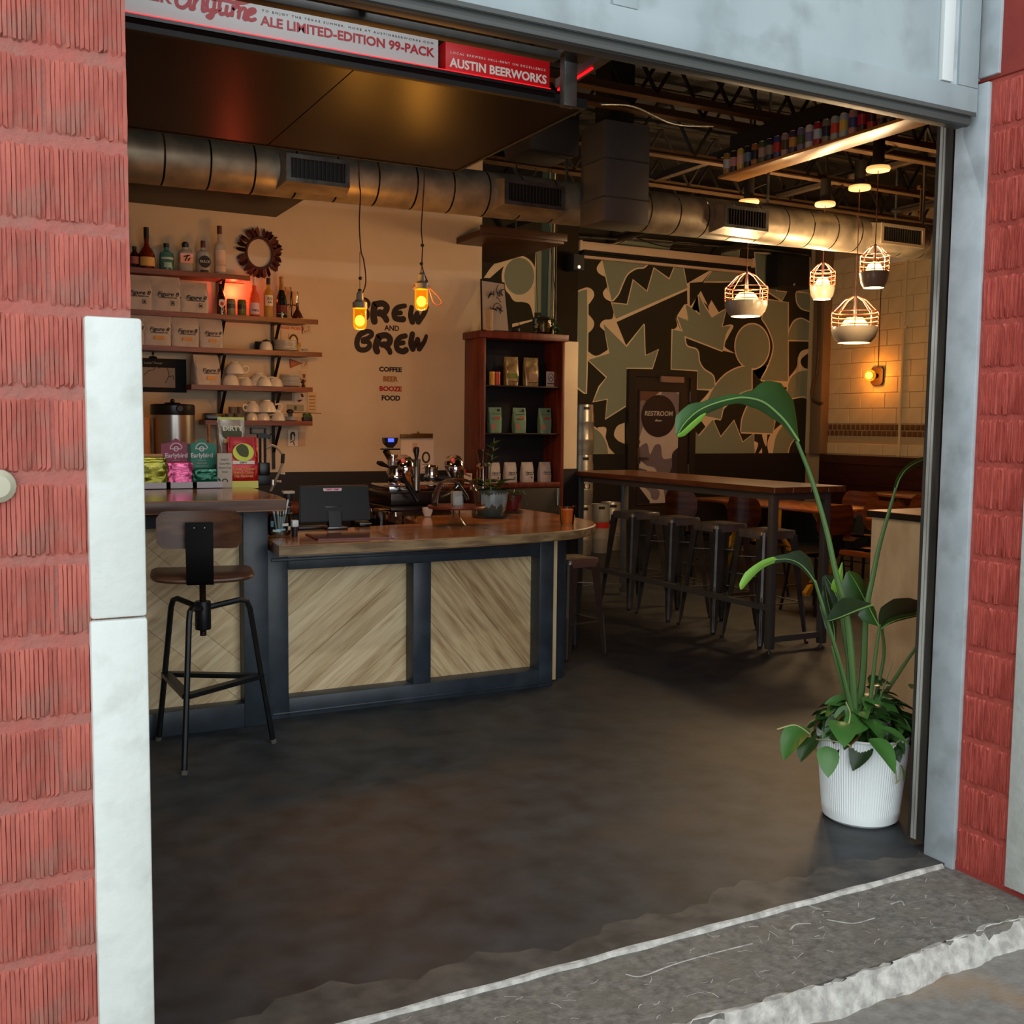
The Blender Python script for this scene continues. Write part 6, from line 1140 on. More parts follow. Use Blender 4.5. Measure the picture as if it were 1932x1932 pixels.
p = PY(905, 900, 7.3); t = thing('coffee_grinder', 'dark coffee grinder with a tapered hopper behind the planter', 'grinder', (p.x, 7.25, cz)); zz = lambda y: PY(905, y, 7.25).z-cz; m = MB(); m.lathe([(0, 0), (.06, 0), (.06, .04), (.045, .06), (.045, zz(885)), (.05, zz(880)), (.03, zz(874))], 20); obj('body', m, M_chrome, t); m = MB(); m.lathe([(.03, zz(874)), (.028, zz(872)), (.05, zz(852)), (.05, zz(848)), (0, zz(847))], 18); obj('hopper', m, mat('smoked_hopper', (50, 30, 22), .15), t)
p = PY(873, 900, 7.4); t = thing('red_carton', 'white carton with a red top behind the espresso machine', 'carton', (p.x, 7.45, cz)); m = MB(); hq = PY(873, 893, 7.45).z-cz; m.box(-.07, .09, -.03, .06, 0, hq); obj('box', m, flat((190, 170, 150)), t); m = MB(); m.box(-.035, .035, -.032, .062, hq, hq+.03); obj('lid_flap', m, flat((180, 30, 30)), t)
# cabinet contents
def pouch(lab, px, z, w_, h, m_, seed, deco, y=7.68, group=None):
    t = thing('coffee_pouch', lab, 'coffee bag', (PY(px, 800, y).x, y, z), group=group); obj('pouch', bag_mesh(w_, h, .07, seed, bump=.8, taper=.12), m_, t, smooth=60)
    for (x, zz, ww, hh, c) in deco:
        m = MB(); m.box(x*w_-ww*w_/2, x*w_+ww*w_/2, -hh*h/2, hh*h/2, 0, .0008); o = obj('print', m, flat(c), t); o.location = (0, bagfront(h, .07, zz)-.0015, h*zz); o.rotation_euler = (PI/2-(.06 if zz < .5 else .2), 0, 0)
    return t
M_gold = mat('gold_foil_pouch', (176, 156, 110), .3, .35, c2=(120, 100, 70), ns=14, bump=.5, bs=16); M_mint = mat('mint_pouch', (112, 146, 120), .4, bump=.2, bs=14)
hs = lambda y0, y1, yy: abs(PY(970, y0, yy).z-PY(970, y1, yy).z)
pouch('patterned gold coffee pouch with a green spot on the top cabinet shelf', 963, zs1, .125, hs(672, 727, 7.68), M_gold, 71, [(0, .35, .6, .16, (96, 120, 30)), (.05, .16, .7, .02, (60, 40, 30))], group='pouches in the open cabinet'); pouch('patterned gold coffee pouch with a mauve spot on the top cabinet shelf', 1000, zs1, .135, hs(672, 727, 7.68), M_gold, 72, [(.0, .35, .55, .2, (150, 116, 100)), (.05, .14, .7, .02, (60, 40, 30))], group='pouches in the open cabinet')
t = thing('print_card', 'white card with a drawn crest on the top cabinet shelf', 'card', (PY(1039, 712, 7.68).x, 7.68, zs1)); hh = hs(697, 727, 7.68); m = MB(); m.box(-.043, .043, -.002, .002, 0, hh); obj('card', m, flat((196, 184, 176)), t); m = MB(); stroke(m, [(.026*math.cos(a*.5), .032*math.sin(a*.5)+.012) for a in range(13)], .0025); stroke(m, [(-.015, 0), (0, .02), (.015, 0)], .003); stroke(m, [(-.03, -.038), (.03, -.038)], .004); place(obj('crest', m, M_inkk, t), (0, -.003, hh*.52), FRONT)
for px, c, lab, w_ in ((928, (196, 150, 40), 'yellow tin on the top cabinet shelf', .024), (938, (170, 50, 36), 'red tin on the top cabinet shelf', .026)): t = thing('small_tin', lab, 'tin', (PY(px, 715, 7.66).x, 7.66, zs1)); hh = hs(701, 726, 7.66); m = MB(); m.lathe([(0, 0), (w_, 0), (w_, hh), (0, hh)], 16); obj('body', m, flat(c, .4), t); m = MB(); m.lathe([(w_*1.02, hh*.9), (w_*1.02, hh+.002), (0, hh+.002)], 16); obj('lid', m, flat(tuple(min(255, v+30) for v in c), .4), t)
for i, px in enumerate((933, 979, 1027)):
    t = pouch('mint coffee pouch with a red tag, %s on the middle cabinet shelf' % ('first', 'second', 'third')[i], px, zs2, .118, hs(768, 816, 7.68), M_mint, 80+i, [(.05, .58, .42, .09, (170, 70, 50)), (0, .74, .7, .02, (70, 90, 70)), (.22, .88, .2, .1, (24, 24, 24)), (-.25, .24, .3, .2, (170, 110, 90))], group='pouches in the open cabinet')
for i, px in enumerate((931, 962, 994, 1027)): coffee_bag('small white coffee bag on the lowest cabinet shelf, %s from the cream wall' % ('first', 'second', 'third', 'fourth')[i], PY(px, 890, 7.66).x, 7.66, zs3, .105, hs(867, 905, 7.66), .075, 90+i, 'tag' if i == 3 else 'box', small=True, group='small coffee bags in the open cabinet')
# on top of the cabinet
zc_ = zt_+.035
p = PY(930, 580, 7.72); t = thing('framed_drawing', 'framed black and white drawing leaning on the cabinet top', 'picture', (0, 0, 0)); a_, b_, c_, d_ = PY(909, 629, 7.64), PY(961, 630, 7.64), PY(952, 533, 7.76), PY(907, 526, 7.76)
z0 = zc_+.002; a_.z = b_.z = z0; ctr = (a_+b_+c_+d_)/4; t.location = (ctr.x, ctr.y, z0)
L_ = [v-Vector((ctr.x, ctr.y, z0)) for v in (a_, b_, c_, d_)]; cc = sum(L_, Vector())/4
m = MB(); m.prism(L_, (0, .012, 0)); obj('frame', m, M_black, t); m = MB(); m.prism([cc+(v-cc)*.93+Vector((0, -.001, 0)) for v in L_], (0, -.002, 0)); obj('print', m, flat((156, 140, 128), .5), t)
m = MB()
for k in range(26):
    u, v = rnd.uniform(-.5, .5), rnd.uniform(-.2, .75); q = cc+(L_[1]-L_[0])*(u*.6+.05*v)+(L_[3]-L_[0])*(v*.5); ang = rnd.uniform(0, 3); m.tube([q+Vector((-.03*math.cos(ang), -.006, -.03*math.sin(ang))), q+Vector((.0, -.006, .01)), q+Vector((.03*math.cos(ang), -.006, .03*math.sin(ang)))], .003, 4)
m.prism([cc+Vector((.055, -.0065, -.15)), cc+Vector((.095, -.0065, -.15)), cc+Vector((.075, -.0065, -.09))], (0, -.002, 0)); obj('drawing', m, M_inkk, t)
p = PY(922, 628, 7.62); t = thing('glass_vase', 'clear cut-glass vase before the framed drawing', 'vase', (p.x, 7.60, zc_)); hv = PY(922, 584, 7.6).z-zc_; m = MB(); m.lathe([(.028, 0), (.03, .01), (.026, .03), (.028, hv), (.024, hv), (.022, .03), (0, .02)], 10); obj('glass', m, mat('cut_glass', (240, 226, 200), .06, trans=.9, ior=1.4), t)
p = PY(976, 628, 7.65); t = thing('black_kettle', 'small black wire-handled pot on the cabinet top', 'pot', (p.x, 7.68, zc_)); m = MB(); m.lathe([(0, 0), (.03, 0), (.042, .02), (.036, .045), (.02, .055), (0, .056)], 16); obj('body', m, M_dark, t); m = MB(); m.tube(cr3([(-.036, 0, .04), (-.03, 0, .09), (0, 0, .105), (.03, 0, .09), (.036, 0, .04)], 4), .003, 6); obj('handle', m, M_dark, t)
p = PY(1030, 630, 7.65); t = thing('glass_bowl_planter', 'round glass bowl with trailing vine on the cabinet top', 'plant', (p.x, 7.70, zc_)); m = MB(); m.lathe([(.05, 0), (.075, .02), (.082, .07), (.08, .14), (.077, .14), (.078, .07), (.07, .024), (0, .006)], 24); obj('bowl', m, mat('bowl_glass', (236, 224, 200), .04, trans=1, ior=1.25), t); m = MB(); m.lathe([(0, .01), (.068, .024), (.074, .06), (0, .065)], 20); obj('soil', m, flat((96, 84, 50), .9), t); m = MB(); m.lathe([(.081, .135), (.084, .142), (.081, .149), (.078, .142), (.081, .135)], 24); obj('rim', m, M_dark, t)
m = MB()
for pts in ([(0, 0, .06), (-.05, -.03, .15), (-.09, -.05, .12), (-.10, -.06, .04)], [(0, 0, .06), (.06, -.03, .16), (.10, -.06, .10), (.12, -.12, -.01), (.13, -.15, -.05)], [(0, 0, .06), (.05, 0, .14), (.11, -.02, .10), (.15, -.04, .02)]): m.tube(cr3(pts, 5), .0025, 5)
obj('vine', m, M_leafd, t)
for k in range(30):
    o = obj('leaf', lfA, None, t); u = ((k*7) % 15)/15
    if k % 3 == 0: o.location = (-.05-.05*u, -.05, .15-.12*u)
    else: o.location = (.06+.06*u, -.045-.07*u, .15-.19*u)
    o.rotation_euler = (-.9+.4*(k % 4), .2, k*1.9); o.scale = (.62, .55, .6)
t = thing('plant_hanger', 'dark cords hanging from the roof to the glass bowl of vine', 'hanger', (0, 0, 0)); m = MB()
for x0, x1 in ((1010, 1014), (1040, 1030), (1034, 1050)): q0 = PY(x0, 400, 7.72); q1 = PY(x1, 592, 7.72); m.tube([Vector((q0.x, 7.72, 4.28)), q0, q1], .003, 5)
obj('cord', m, M_dark, t, world=True)
p = PY(1075, 630, 7.85); t = thing('security_camera', 'small black camera on top of the low cream wall end', 'camera', (p.x-.02, 7.94, 2.24)); m = MB(); m.lathe([(0, 0), (.02, 0), (.018, .02), (0, .02)], 12); m.tube([(-.04, -.02, .035), (.05, -.0, .04)], .018, 10); obj('body', m, M_black, t)
# post behind the cabinet
p = PY(1060, 600, 9); t = struct('trim_13', None or (lambda m: m)(MB().box(5.2, 5.47, 9, 9.25, 0, 4.3)), mat('dark_brown_post', (28, 21, 13), .9, spec=.1), 'dark brown square post before the mural', 'post'); m = MB(); m.box(5.194, 5.1995, 9.0, 9.11, 0, 4.3); obj('painted_strip', m, flat((206, 186, 128), .8), t); m = MB(); m.box(5.194, 5.1995, 9.11, 9.25, 0, 4.3); obj('painted_strip', m, flat((104, 106, 76), .8), t)
t = thing('conduit_bundle', 'pale conduits with dark cords running up the brown post', 'conduit', (5.12, 9.0, 0)); m = MB(); m.tube([(.055, 0, 0), (.055, 0, 4.29)], .011, 8); obj('pipe', m, mat('grey_cream_pipe', (120, 108, 82), .9), t); m = MB(); m.tube([(.03, -.04, 1.5), (.025, -.04, 4.3)], .007, 6); m.tube([(.08, -.04, 1.5), (.07, -.04, 4.3)], .007, 6); obj('cord', m, M_dark, t)
p = PY(1073, 503, 8.99); t = thing('black_spotlight', 'black spotlight mounted on the brown post', 'spotlight', (5.38, 8.98, p.z)); m = MB(); m.box(-.06, .06, -.14, .02, -.05, .10, .006); obj('housing', m, mat('spot_black', (16, 13, 10), .8), t); m = MB(); m.lathe([(0, .004), (.014, .002), (.016, 0)], 12); place(obj('lens', m, mat('white_led', (255, 240, 220), .4, emit=(255, 230, 200), es=1.2), t), (-.0, -.141, -.02), (PI/2, 0, 0))
# projector screen, speaker, mural pipe
a_, b_ = PY(1094, 470, 11.05), PY(1415, 503, 11.05); t = thing('projector_screen', 'long cream projector screen housing on the mural wall', 'projector screen', ((a_.x+b_.x)/2, 11.05, a_.z)); W = (b_.x-a_.x)/2; m = MB(); m.box(-W, W, -.06, .06, -.01, .09, .01); obj('housing', m, flat((206, 176, 148), .5), t); m = MB(); m.box(-W+.03, W-.02, -.05, .05, -.04, -.01); obj('slot', m, M_dark, t); m = MB(); m.box(-W, W, -.01, .04, -.10, -.07); obj('bottom_bar', m, flat((206, 176, 148), .5), t); m = MB(); m.box(W-.001, W+.03, -.065, .065, -.02, .1, .004); m.box(-W-.03, -W+.001, -.065, .065, -.02, .1, .004); obj('end_cap', m, flat((220, 190, 160), .5), t); m = MB(); m.box(-W+.04, W-.04, .0, .004, -.072, -.03); obj('fabric', m, M_dark, t); m = MB(); m.box(-.05, .05, .06, .14, 0, .08); obj('wall_bracket', m, M_dark, t)
a_, b_ = PY(1455, 480, 11), PY(1510, 548, 11); t = thing('wall_speaker', 'large black wall speaker high on the mural', 'speaker', ((a_.x+b_.x)/2, 11.0, (a_.z+b_.z)/2)); W, H = (b_.x-a_.x)/2, (a_.z-b_.z)/2; m = MB(); m.box(-W, W, -.16, .1, -H, H, .012); obj('cabinet', m, M_dark, t); m = MB(); m.box(-W*.9, W*.9, -.168, -.161, -H*.92, H*.92, .003); obj('grille', m, mat('grille_cloth', (18, 16, 14), .8, bump=.4, bs=80), t); m = MB(); m.lathe([(0, .003), (.018, .002), (.02, 0)], 12); place(obj('badge', m, M_chrome, t), (0, -.168, -H*.8), (PI/2, 0, 0)); m = MB(); m.box(-.05, .05, .1, .2, -.05, .05); obj('bracket', m, M_dark, t)
t = thing('ceiling_pipe', 'thin pale pipe with sagging cable along the top of the mural', 'pipe', (0, 0, 0)); m = MB(); m.tube([PY(1085, 446, 10.9), PY(1440, 470, 10.9), PY(1525, 482, 10.9)], .014, 8); obj('pipe', m, M_galv, t, world=True); m = MB(); m.tube(cr3([PY(x, y, 10.85) for x, y in ((1200, 448), (1240, 462), (1290, 468), (1330, 462))], 5), .008, 6); obj('cable', m, M_dark, t, world=True); m = MB()
for x in (7.2, 9.0): m.tube([(x, 10.9, PY(1250, 458, 10.9).z), (x, 10.9, 4.3)], .006, 6)
obj('hanger_rod', m, M_dark, t, world=True)
# ================================================================ DINING SIDE
M_gun = mat('gunmetal_stool', (118, 119, 116), .3, .55, c2=(96, 96, 94), ns=6)
def metal_stool(name, lab, loc, hgt, top=.155, foot=.215, m_=M_gun, rz=0, group=None):
    t = thing(name, lab, 'stool', loc, rz, group)
    sq = []
    for k in range(40):
        a = 2*PI*k/40; c, s_ = math.cos(a), math.sin(a); sq.append((top*math.copysign(abs(c)**.3, c), top*math.copysign(abs(s_)**.3, s_)))
    m = MB(); m.grid([[(x*f, y*f, z) for x, y in sq] for z, f in ((hgt-.055, 1.03), (hgt-.008, 1.0), (hgt, .97), (hgt-.003, .9), (hgt-.008, .12), (hgt-.02, .1))], closed=True); obj('seat', m, m_, t)
    for ax, ay in ((-1, -1), (1, -1), (1, 1), (-1, 1)):
        m = MB(); T, F_ = top*1.0, foot; rows = []
        for u in (0, .3, .7, .93, 1):
            r = T+(F_-T)*u; z = (hgt-.03)*(1-u); wd = (.085-.052*u) if u < .95 else .022
            rows.append([(ax*(r-wd), ay*r, z), (ax*(r-.012), ay*r, z), (ax*r, ay*(r-.012), z), (ax*r, ay*(r-wd), z)])
        m.grid(rows); bmesh.ops.solidify(m.bm, geom=m.bm.faces[:], thickness=.003)
        rr = [T+(F_-T)*u for u in (.55, .96)]; m.tube([(ax*(rr[0]-.004), ay*(rr[0]-.004), (hgt-.03)*.45), (ax*(rr[1]-.004), ay*(rr[1]-.004), (hgt-.03)*.04)], .005, 6)
        lg = obj('leg', m, m_, t); m = MB(); m.tube([(ax*(F_-.006), ay*(F_-.006), .016), (ax*(F_-.006), ay*(F_-.006), 0)], .014, 8); obj('foot', m, M_dark, lg)
    m = MB(); u = .62; r = top+(foot-top)*u-.008; z = (hgt-.03)*(1-u)
    for a, c in (((-r, -r), (r, r)), ((-r, r), (r, -r))): pass
    for a, c in (((-r, -r), (r, -r)), ((r, -r), (r, r)), ((r, r), (-r, r)), ((-r, r), (-r, -r))): m.bar((a[0], a[1], z), (c[0], c[1], z), .018, .006)
    obj('footrest', m, mat('brace_steel', (110, 106, 100), .35, .8), t)
    m = MB(); u = .22; r = top+(foot-top)*u-.008; z = (hgt-.03)*(1-u)
    for a, c in (((-r, -r), (r, r)), ((-r, r), (r, -r))): m.bar((a[0], a[1], z), (c[0], c[1], z), .02, .004)
    obj('cross_brace', m, m_, t); return t
for i, y in enumerate((5.74, 6.27, 6.82, 7.38)):
    metal_stool('metal_stool', 'gunmetal stool tucked under the high table, %s from the street end' % ('first', 'second', 'third', 'fourth')[i], (5.085+.01*(i % 2), y, 0), .80, group='metal stools at the high table', rz=.02*(i-1))
metal_stool('metal_stool', 'lower pale steel stool standing by the rounded bar end', (3.59, 5.93, 0), .655, .135, .17, mat('pale_steel_stool', (130, 126, 118), .32, .8), .12)
# high table
M_tblw = wood('high_table_wood', (112, 64, 32), (84, 44, 22), 3, (7, 1, 7), .3, coat=.3)
M_tblf = mat('dark_grey_steel', (84, 84, 80), .45, .3)
t = thing('high_table', 'long high table with a red-brown wooden top on a grey square-tube frame', 'table', (4.78, 5.33, 0))
m = MB()
for k in range(4): m.box(k*.16, k*.16+.1585, 0, 2.62, 1.085, 1.125, .002, 1)
obj('tabletop', m, M_tblw, t)
for x in (.06, .53):
    for y in (.075, 2.545):
        m = MB(); m.box(x-.025, x+.025, y-.025, y+.025, .025, 1.085, .003); lg = obj('leg', m, M_tblf, t); m = MB(); m.lathe([(0, 0), (.02, 0), (.02, .006), (.007, .01), (.007, .026)], 12, (x, y, 0)); obj('levelling_foot', m, M_steel, lg)
m = MB()
for y in (.075, 2.545): m.box(.085, .505, y-.02, y+.02, .07, .11); m.box(.085, .505, y-.02, y+.02, 1.035, 1.084)
for x in (.06, .53): m.box(x-.02, x+.02, .1, 2.52, 1.035, 1.084)
m.box(.035, .075, .1, 2.52, .285, .32); obj('frame_rail', m, M_tblf, t)
# kegs
def keg(lab, x, y, z, r, m_, band=None, letters=None):
    t = thing('beer_keg', lab, 'keg', (x, y, z), group='beer kegs'); H = .588
    m = MB(); m.lathe([(r*.9, 0), (r*.93, .004), (r*.93, .03), (r*.97, .05), (r, .08), (r, .16), (r*1.03, .17), (r*1.03, .185), (r, .195), (r, .37), (r*1.03, .38), (r*1.03, .395), (r, .405), (r, .47), (r*.96, .495)], 28); m.lathe([(r*.96, .495), (r*.7, .51), (0, .515)], 28); obj('barrel', m, m_, t)
    m = MB(); n = 28; rows = []
    for zz, f in ((.495, .965), (.52, .93), (.575, .93), (.588, .9), (.575, .87), (.52, .87)): rows.append([(r*f*math.cos(2*PI*k/n), r*f*math.sin(2*PI*k/n), zz) for k in range(n)])
    m.grid(rows, closed=True); obj('top_rim', m, m_, t)
    for a in (-1.9, .2, 2.3): m = MB(); m.grid([[(r*.94*math.cos(a+d), r*.94*math.sin(a+d), zz) for d in (-.35, -.2, 0, .2, .35)] for zz in (.528, .562)]); obj('hand_hole', m, M_black, t)
    if band: m = MB(); m.lathe([(r*1.004, .30), (r*1.004, .37)], 28); obj('colour_band', m, flat(band, .4), t)
    if letters:
        me = text_mesh(letters[0], letters[1], bold=.02)
        for v in me.vertices: a = -PI/2+(-.5)+v.co.x/r; v.co = Vector((r*1.004*math.cos(a), r*1.004*math.sin(a), v.co.y+letters[2]))
        me.name = 'lettering'; obj('lettering', me, M_inkk, t)
M_kegs = mat('keg_steel', (176, 168, 154), .34, .6, c2=(150, 142, 130), ns=5)
M_kegw = mat('keg_white', (150, 146, 140), .45, .1, c2=(130, 126, 120), ns=5)
keg('steel keg at the bottom of the stack of three by the brown post', 6.56, 10.6, 0, .112, M_kegs); keg('steel keg in the middle of the stack of three by the brown post', 6.56, 10.6, .589, .112, M_kegs, letters=('KO', .11, .22)); keg('steel keg topmost on the stack of three by the brown post', 6.56, 10.6, 1.178, .112, M_kegs)
keg('white keg with a red band standing before the mural', 6.83, 10.66, 0, .118, M_kegw, (190, 40, 30)); keg('steel keg with a large black letter beside the red-banded keg', 7.12, 10.86, 0, .135, M_kegs, letters=('M', .13, .36))
# door in the mural wall
D2 = bpy.data.objects.new('door_2', None); COL.objects.link(D2); D2.location = (7.56, 11.13, 0); tag(D2, 'dark door in the mural wall with a camouflage poster and a round sign', 'door', kind='structure')
M_door = mat('dark_brown_door', (40, 30, 25), .5); xR = PY(1313, 760, 11.13).x-7.56; zD2 = PY(1245, 698, 11.1).z
m = MB(); m.box(-.02, .08, 0, .08, 0, zD2); m.box(xR-.09, xR+.01, 0, .08, 0, zD2); m.box(.08, xR-.09, 0, .08, zD2-.09, zD2); obj('frame', m, M_door, D2)
m = MB(); m.box(.085, xR-.095, .025, .07, 0, zD2-.095); leaf = obj('leaf', m, mat('door_leaf_brown', (48, 36, 30), .5), D2)
a_, b_ = PY(1210, 738, 11.12), PY(1279, 948, 11.12); px0, px1, pz0, pz1 = a_.x-7.56, b_.x-7.56, b_.z, a_.z
m = MB(); m.box(px0-.03, px1+.03, .012, .026, pz0-.03, pz0, .003); m.box(px0-.03, px1+.03, .012, .026, pz1, pz1+.03, .003); m.box(px0-.03, px0, .012, .026, pz0, pz1); m.box(px1, px1+.03, .012, .026, pz0, pz1); obj('poster_frame', m, M_door, D2)
m = MB(); m.box(px0, px1, .018, .0245, pz0, pz1); po = obj('poster', m, flat((200, 180, 170), .6), D2)
PW, PH = px1-px0, pz1-pz0
def pshape(name, pts, c, lay, par=None):
    m = MB(); m.face([(px0+min(1, max(0, u))*PW, .018-lay, pz1-min(1, max(0, v))*PH) for u, v in cr(pts, 4)]); return obj(name, m, flat(c, .6), par or po)
pshape('camouflage_shape', [(0, 0, 1), (.5, 0, 1), (.3, .06), (.1, .12), (0, .14, 1)], (110, 70, 56), .001); pshape('camouflage_shape', [(.55, 0, 1), (1, .02), (1, .25, 1), (.8, .12), (.55, .09)], (134, 116, 120), .001); pshape('camouflage_shape', [(0, .1), (.2, .12), (.1, .3), (.0, .42, 1)], (140, 118, 114), .0012)
pshape('camouflage_shape', [(0, .5, 1), (.2, .46), (.28, .56), (.4, .48), (.55, .48), (.62, .6), (.9, .6), (.85, .72), (.6, .78), (.5, .74), (.4, .68), (.2, .66), (0, .6, 1)], (118, 102, 110), .0012); pshape('camouflage_shape', [(1, .5, 1), (.85, .56), (.85, .68), (.7, .8), (1, .82, 1)], (56, 44, 48), .0014); pshape('camouflage_shape', [(0, .68, 1), (.25, .72), (.1, .84), (0, .86, 1)], (96, 80, 84), .0012)
pshape('camouflage_shape', [(0, .84, 1), (.3, .98, 1), (.3, 1, 1), (0, 1, 1)], (36, 30, 34), .0014); pshape('camouflage_shape', [(.15, .85), (.4, .86), (.55, .9), (.5, .97), (.35, .96), (.3, .9)], (126, 112, 120), .0014); pshape('camouflage_shape', [(.65, .88, 1), (.85, .9), (1, .98), (.7, .98, 1)], (120, 108, 116), .0014)
m = MB(); c0 = PY(1246, 785, 11.1); rr = (PY(1279, 785, 11.1).x-PY(1214, 785, 11.1).x)/2; m.lathe([(0, 0), (rr, 0), (rr, .006)], 40); place(obj('round_sign', m, flat((52, 34, 34), .5), D2), (c0.x-7.56, .008, c0.z), (PI/2, 0, 0))
place(obj('lettering', text_mesh('RESTROOM', .085, bold=.02, shear=.1), flat((206, 196, 180)), D2), (c0.x-7.56, .006, c0.z+.03), FRONT); m = MB(); stroke(m, [(-.05, 0), (.04, 0)], .008); stroke(m, [(-.05, 0), (-.03, .015)], .006); place(obj('arrow_mark', m, flat((206, 196, 180)), D2), (c0.x-7.56, .006, c0.z-.06), FRONT)
a_ = PY(1270, 716, 11.1); m = MB(); m.box(a_.x-7.56-.18, a_.x-7.56+.18, -.03, .02, a_.z-.04, a_.z+.04, .006); obj('door_closer', m, flat((150, 116, 100), .5), D2); m = MB(); m.bar((a_.x-7.56-.15, -.02, a_.z+.05), (a_.x-7.56+.12, -.08, a_.z+.07), .03, .012); obj('closer_arm', m, M_door, D2)
m = MB(); zl = PY(1199, 860, 11.1).z; m.box(.125, .165, -.01, .03, zl-.1, zl+.09, .004); m.tube([(.145, .02, zl-.03), (.145, -.05, zl-.03), (.26, -.055, zl-.035)], .012, 8); obj('lever_handle', m, mat('door_bronze', (120, 100, 84), .35, .8), D2)
m = MB(); m.lathe([(0, .012), (.026, .01), (.03, 0)], 16); place(obj('deadbolt', m, mat('door_bronze', (120, 100, 84)), D2), (.15, .025, PY(1197, 834, 11.1).z), (PI/2, 0, 0))
for zz in (zD2-.33, .96, .2): m = MB(); m.tube([(xR-.085, .012, zz-.07), (xR-.085, .012, zz+.07)], .012, 8); obj('hinge', m, M_steel, D2)
# booth bench along the block wall
t = thing('booth_bench', 'long dark red-brown booth bench along the cream block wall', 'bench', (9.9, 3.2, 0)); M_booth = wood('dark_red_booth', (62, 24, 16), (46, 16, 12), 3, (8, 1, 8), .35)
m = MB(); m.box(.56, .675, 0, 7.6, 0, 1.165, .006); obj('backrest', m, M_booth, t); m = MB(); m.box(0, .56, 0, 7.6, .46, .53, .02); obj('seat', m, M_booth, t); m = MB(); m.box(.05, .56, .02, 7.58, 0, .46); obj('base', m, M_dark, t); m = MB(); m.box(.54, .56, .02, 7.58, .78, .80); m.box(.54, .56, .02, 7.58, 1.05, 1.06); obj('batten', m, M_booth, t)
# tables with yellow cast legs
M_yel = mat('mustard_cast_iron', (206, 150, 36), .45, c2=(184, 130, 28), ns=6)
def yellow_table(lab, cx, cy, sx, sy, z, legs):
    t = thing('dining_table', lab, 'table', (cx, cy, 0)); m = MB(); m.box(-sx/2, sx/2, -sy/2, sy/2, z-.03, z, .006); obj('tabletop', m, wood('orange_table_wood', (150, 84, 42), (120, 62, 28), 3, (6, 1, 6), .25, coat=.4), t)
    for y in legs:
        m = MB(); T = .025
        for s_ in (-1, 1):
            m.prism([(s_*.03, y-T, .60), (s_*.075, y-T, .60), (s_*.20, y-T, z-.035), (s_*.14, y-T, z-.035)], (0, 2*T, 0)); m.prism([(s_*.04, y-T, .24), (s_*.075, y-T, .24), (s_*.075, y-T, .62), (s_*.04, y-T, .62)], (0, 2*T, 0)); m.prism([(s_*.03, y-T, .25), (s_*.08, y-T, .25), (s_*.27, y-T, .03), (s_*.27, y-T, 0), (s_*.22, y-T, 0), (s_*.2, y-T, .05)], (0, 2*T, 0))
        m.box(-.075, .075, y-T, y+T, .2, .26); m.box(-.075, .075, y-T, y+T, .56, .62); m.box(-.012, .012, y-T*.6, y+T*.6, .53, .66); m.box(-.22, .22, y-.03, y+.03, z-.036, z-.03); obj('leg', m, M_yel, t)
    return t
TA = PZ(1528, 1107, 0); TB = PZ(1408, 1076, 0)
yellow_table('dining table with mustard-yellow cast legs behind the high table', 7.05, 7.75, .75, 1.75, .80, (-.62, .62))
q = PZ(1640, 918, .80); yellow_table('small dining table before the booth bench with one yellow leg', min(q.x, 9.45), 8.35, .75, .75, .80, (0,))
yellow_table('dining table with yellow legs in the dark corner by the mural door', 8.9, 10.2, .75, 1.0, .80, (-.3, .3))
yellow_table('dining table with yellow legs nearest the plywood counter', 6.9, 5.75, .75, .9, .80, (-.25, .25))
M_chw = wood('bent_ply_chair', (120, 62, 30), (92, 44, 20), 3, (1, 8, 8), .25, coat=.3)
def chair(lab, x, y, rz, lit=False):
    t = thing('dining_chair', lab, 'chair', (x, y, 0), rz, 'bent plywood chairs'); hb = .92
    m = MB(); rows = []
    for j in range(15):
        u = -1+j/7; h = .135*(1-.62*max(0, (abs(u)-.62)/.38)**3); rows.append([(.215*u, .19+.035*(1-u*u), .765+h*k) for k in (-1, -.6, 0, .6, 1)])
    m.grid(rows); bmesh.ops.solidify(m.bm, geom=m.bm.faces[:], thickness=.012); obj('backrest', m, M_chw, t)
    m = MB(); rows = []
    for j in range(7): v = j/6; yy = -.2+.4*v; zz = .475+(-.03*(1-v/.2) if v < .2 else 0)+(.0 if v < .9 else .008); rows.append([(xx, yy, zz) for xx in (-.21+.02*v, -.1, .1, .21-.02*v)])
    m.grid(rows); bmesh.ops.solidify(m.bm, geom=m.bm.faces[:], thickness=.014); obj('seat', m, M_chw, t)
    m = MB(); m.prism([(-.06, .16, .46), (.06, .16, .46), (.06, .22, .66), (-.06, .22, .66)], (0, .012, .0)); obj('back_strut', m, M_black, t)
    for sx, sy in ((-1, -1), (1, -1), (1, 1), (-1, 1)): m = MB(); m.tube([(sx*.15, sy*.14, .455), (sx*.2, sy*.19, 0)], .012, 8); obj('leg', m, M_dark, t)
    m = MB(); 
    for s_ in (-1, 1): m.tube([(-.18, s_*.172, .2), (.18, s_*.172, .2)], .008, 6)
    obj('stretcher', m, M_steel, t)
chair('bent plywood chair with its back to the street, farther behind the high table', 6.42, 8.3, PI*.55); chair('bent plywood chair with its back to the street, nearer behind the high table', 6.42, 7.35, PI*.52)
chair('bent plywood chair on the bench side of the long yellow-legged table', 7.72, 7.55, -PI*.5+.15); chair('bent plywood chair with its back to the plywood counter', 6.3, 6.5, PI*1.02)
q = PZ(1622, 1040, .48); chair('brightly lit bent plywood chair half hidden by the plywood counter', q.x+.1, q.y, -PI*.5+.1); chair('bent plywood chair beyond the plywood counter top by the booth', 8.3, 7.2, PI*.9)
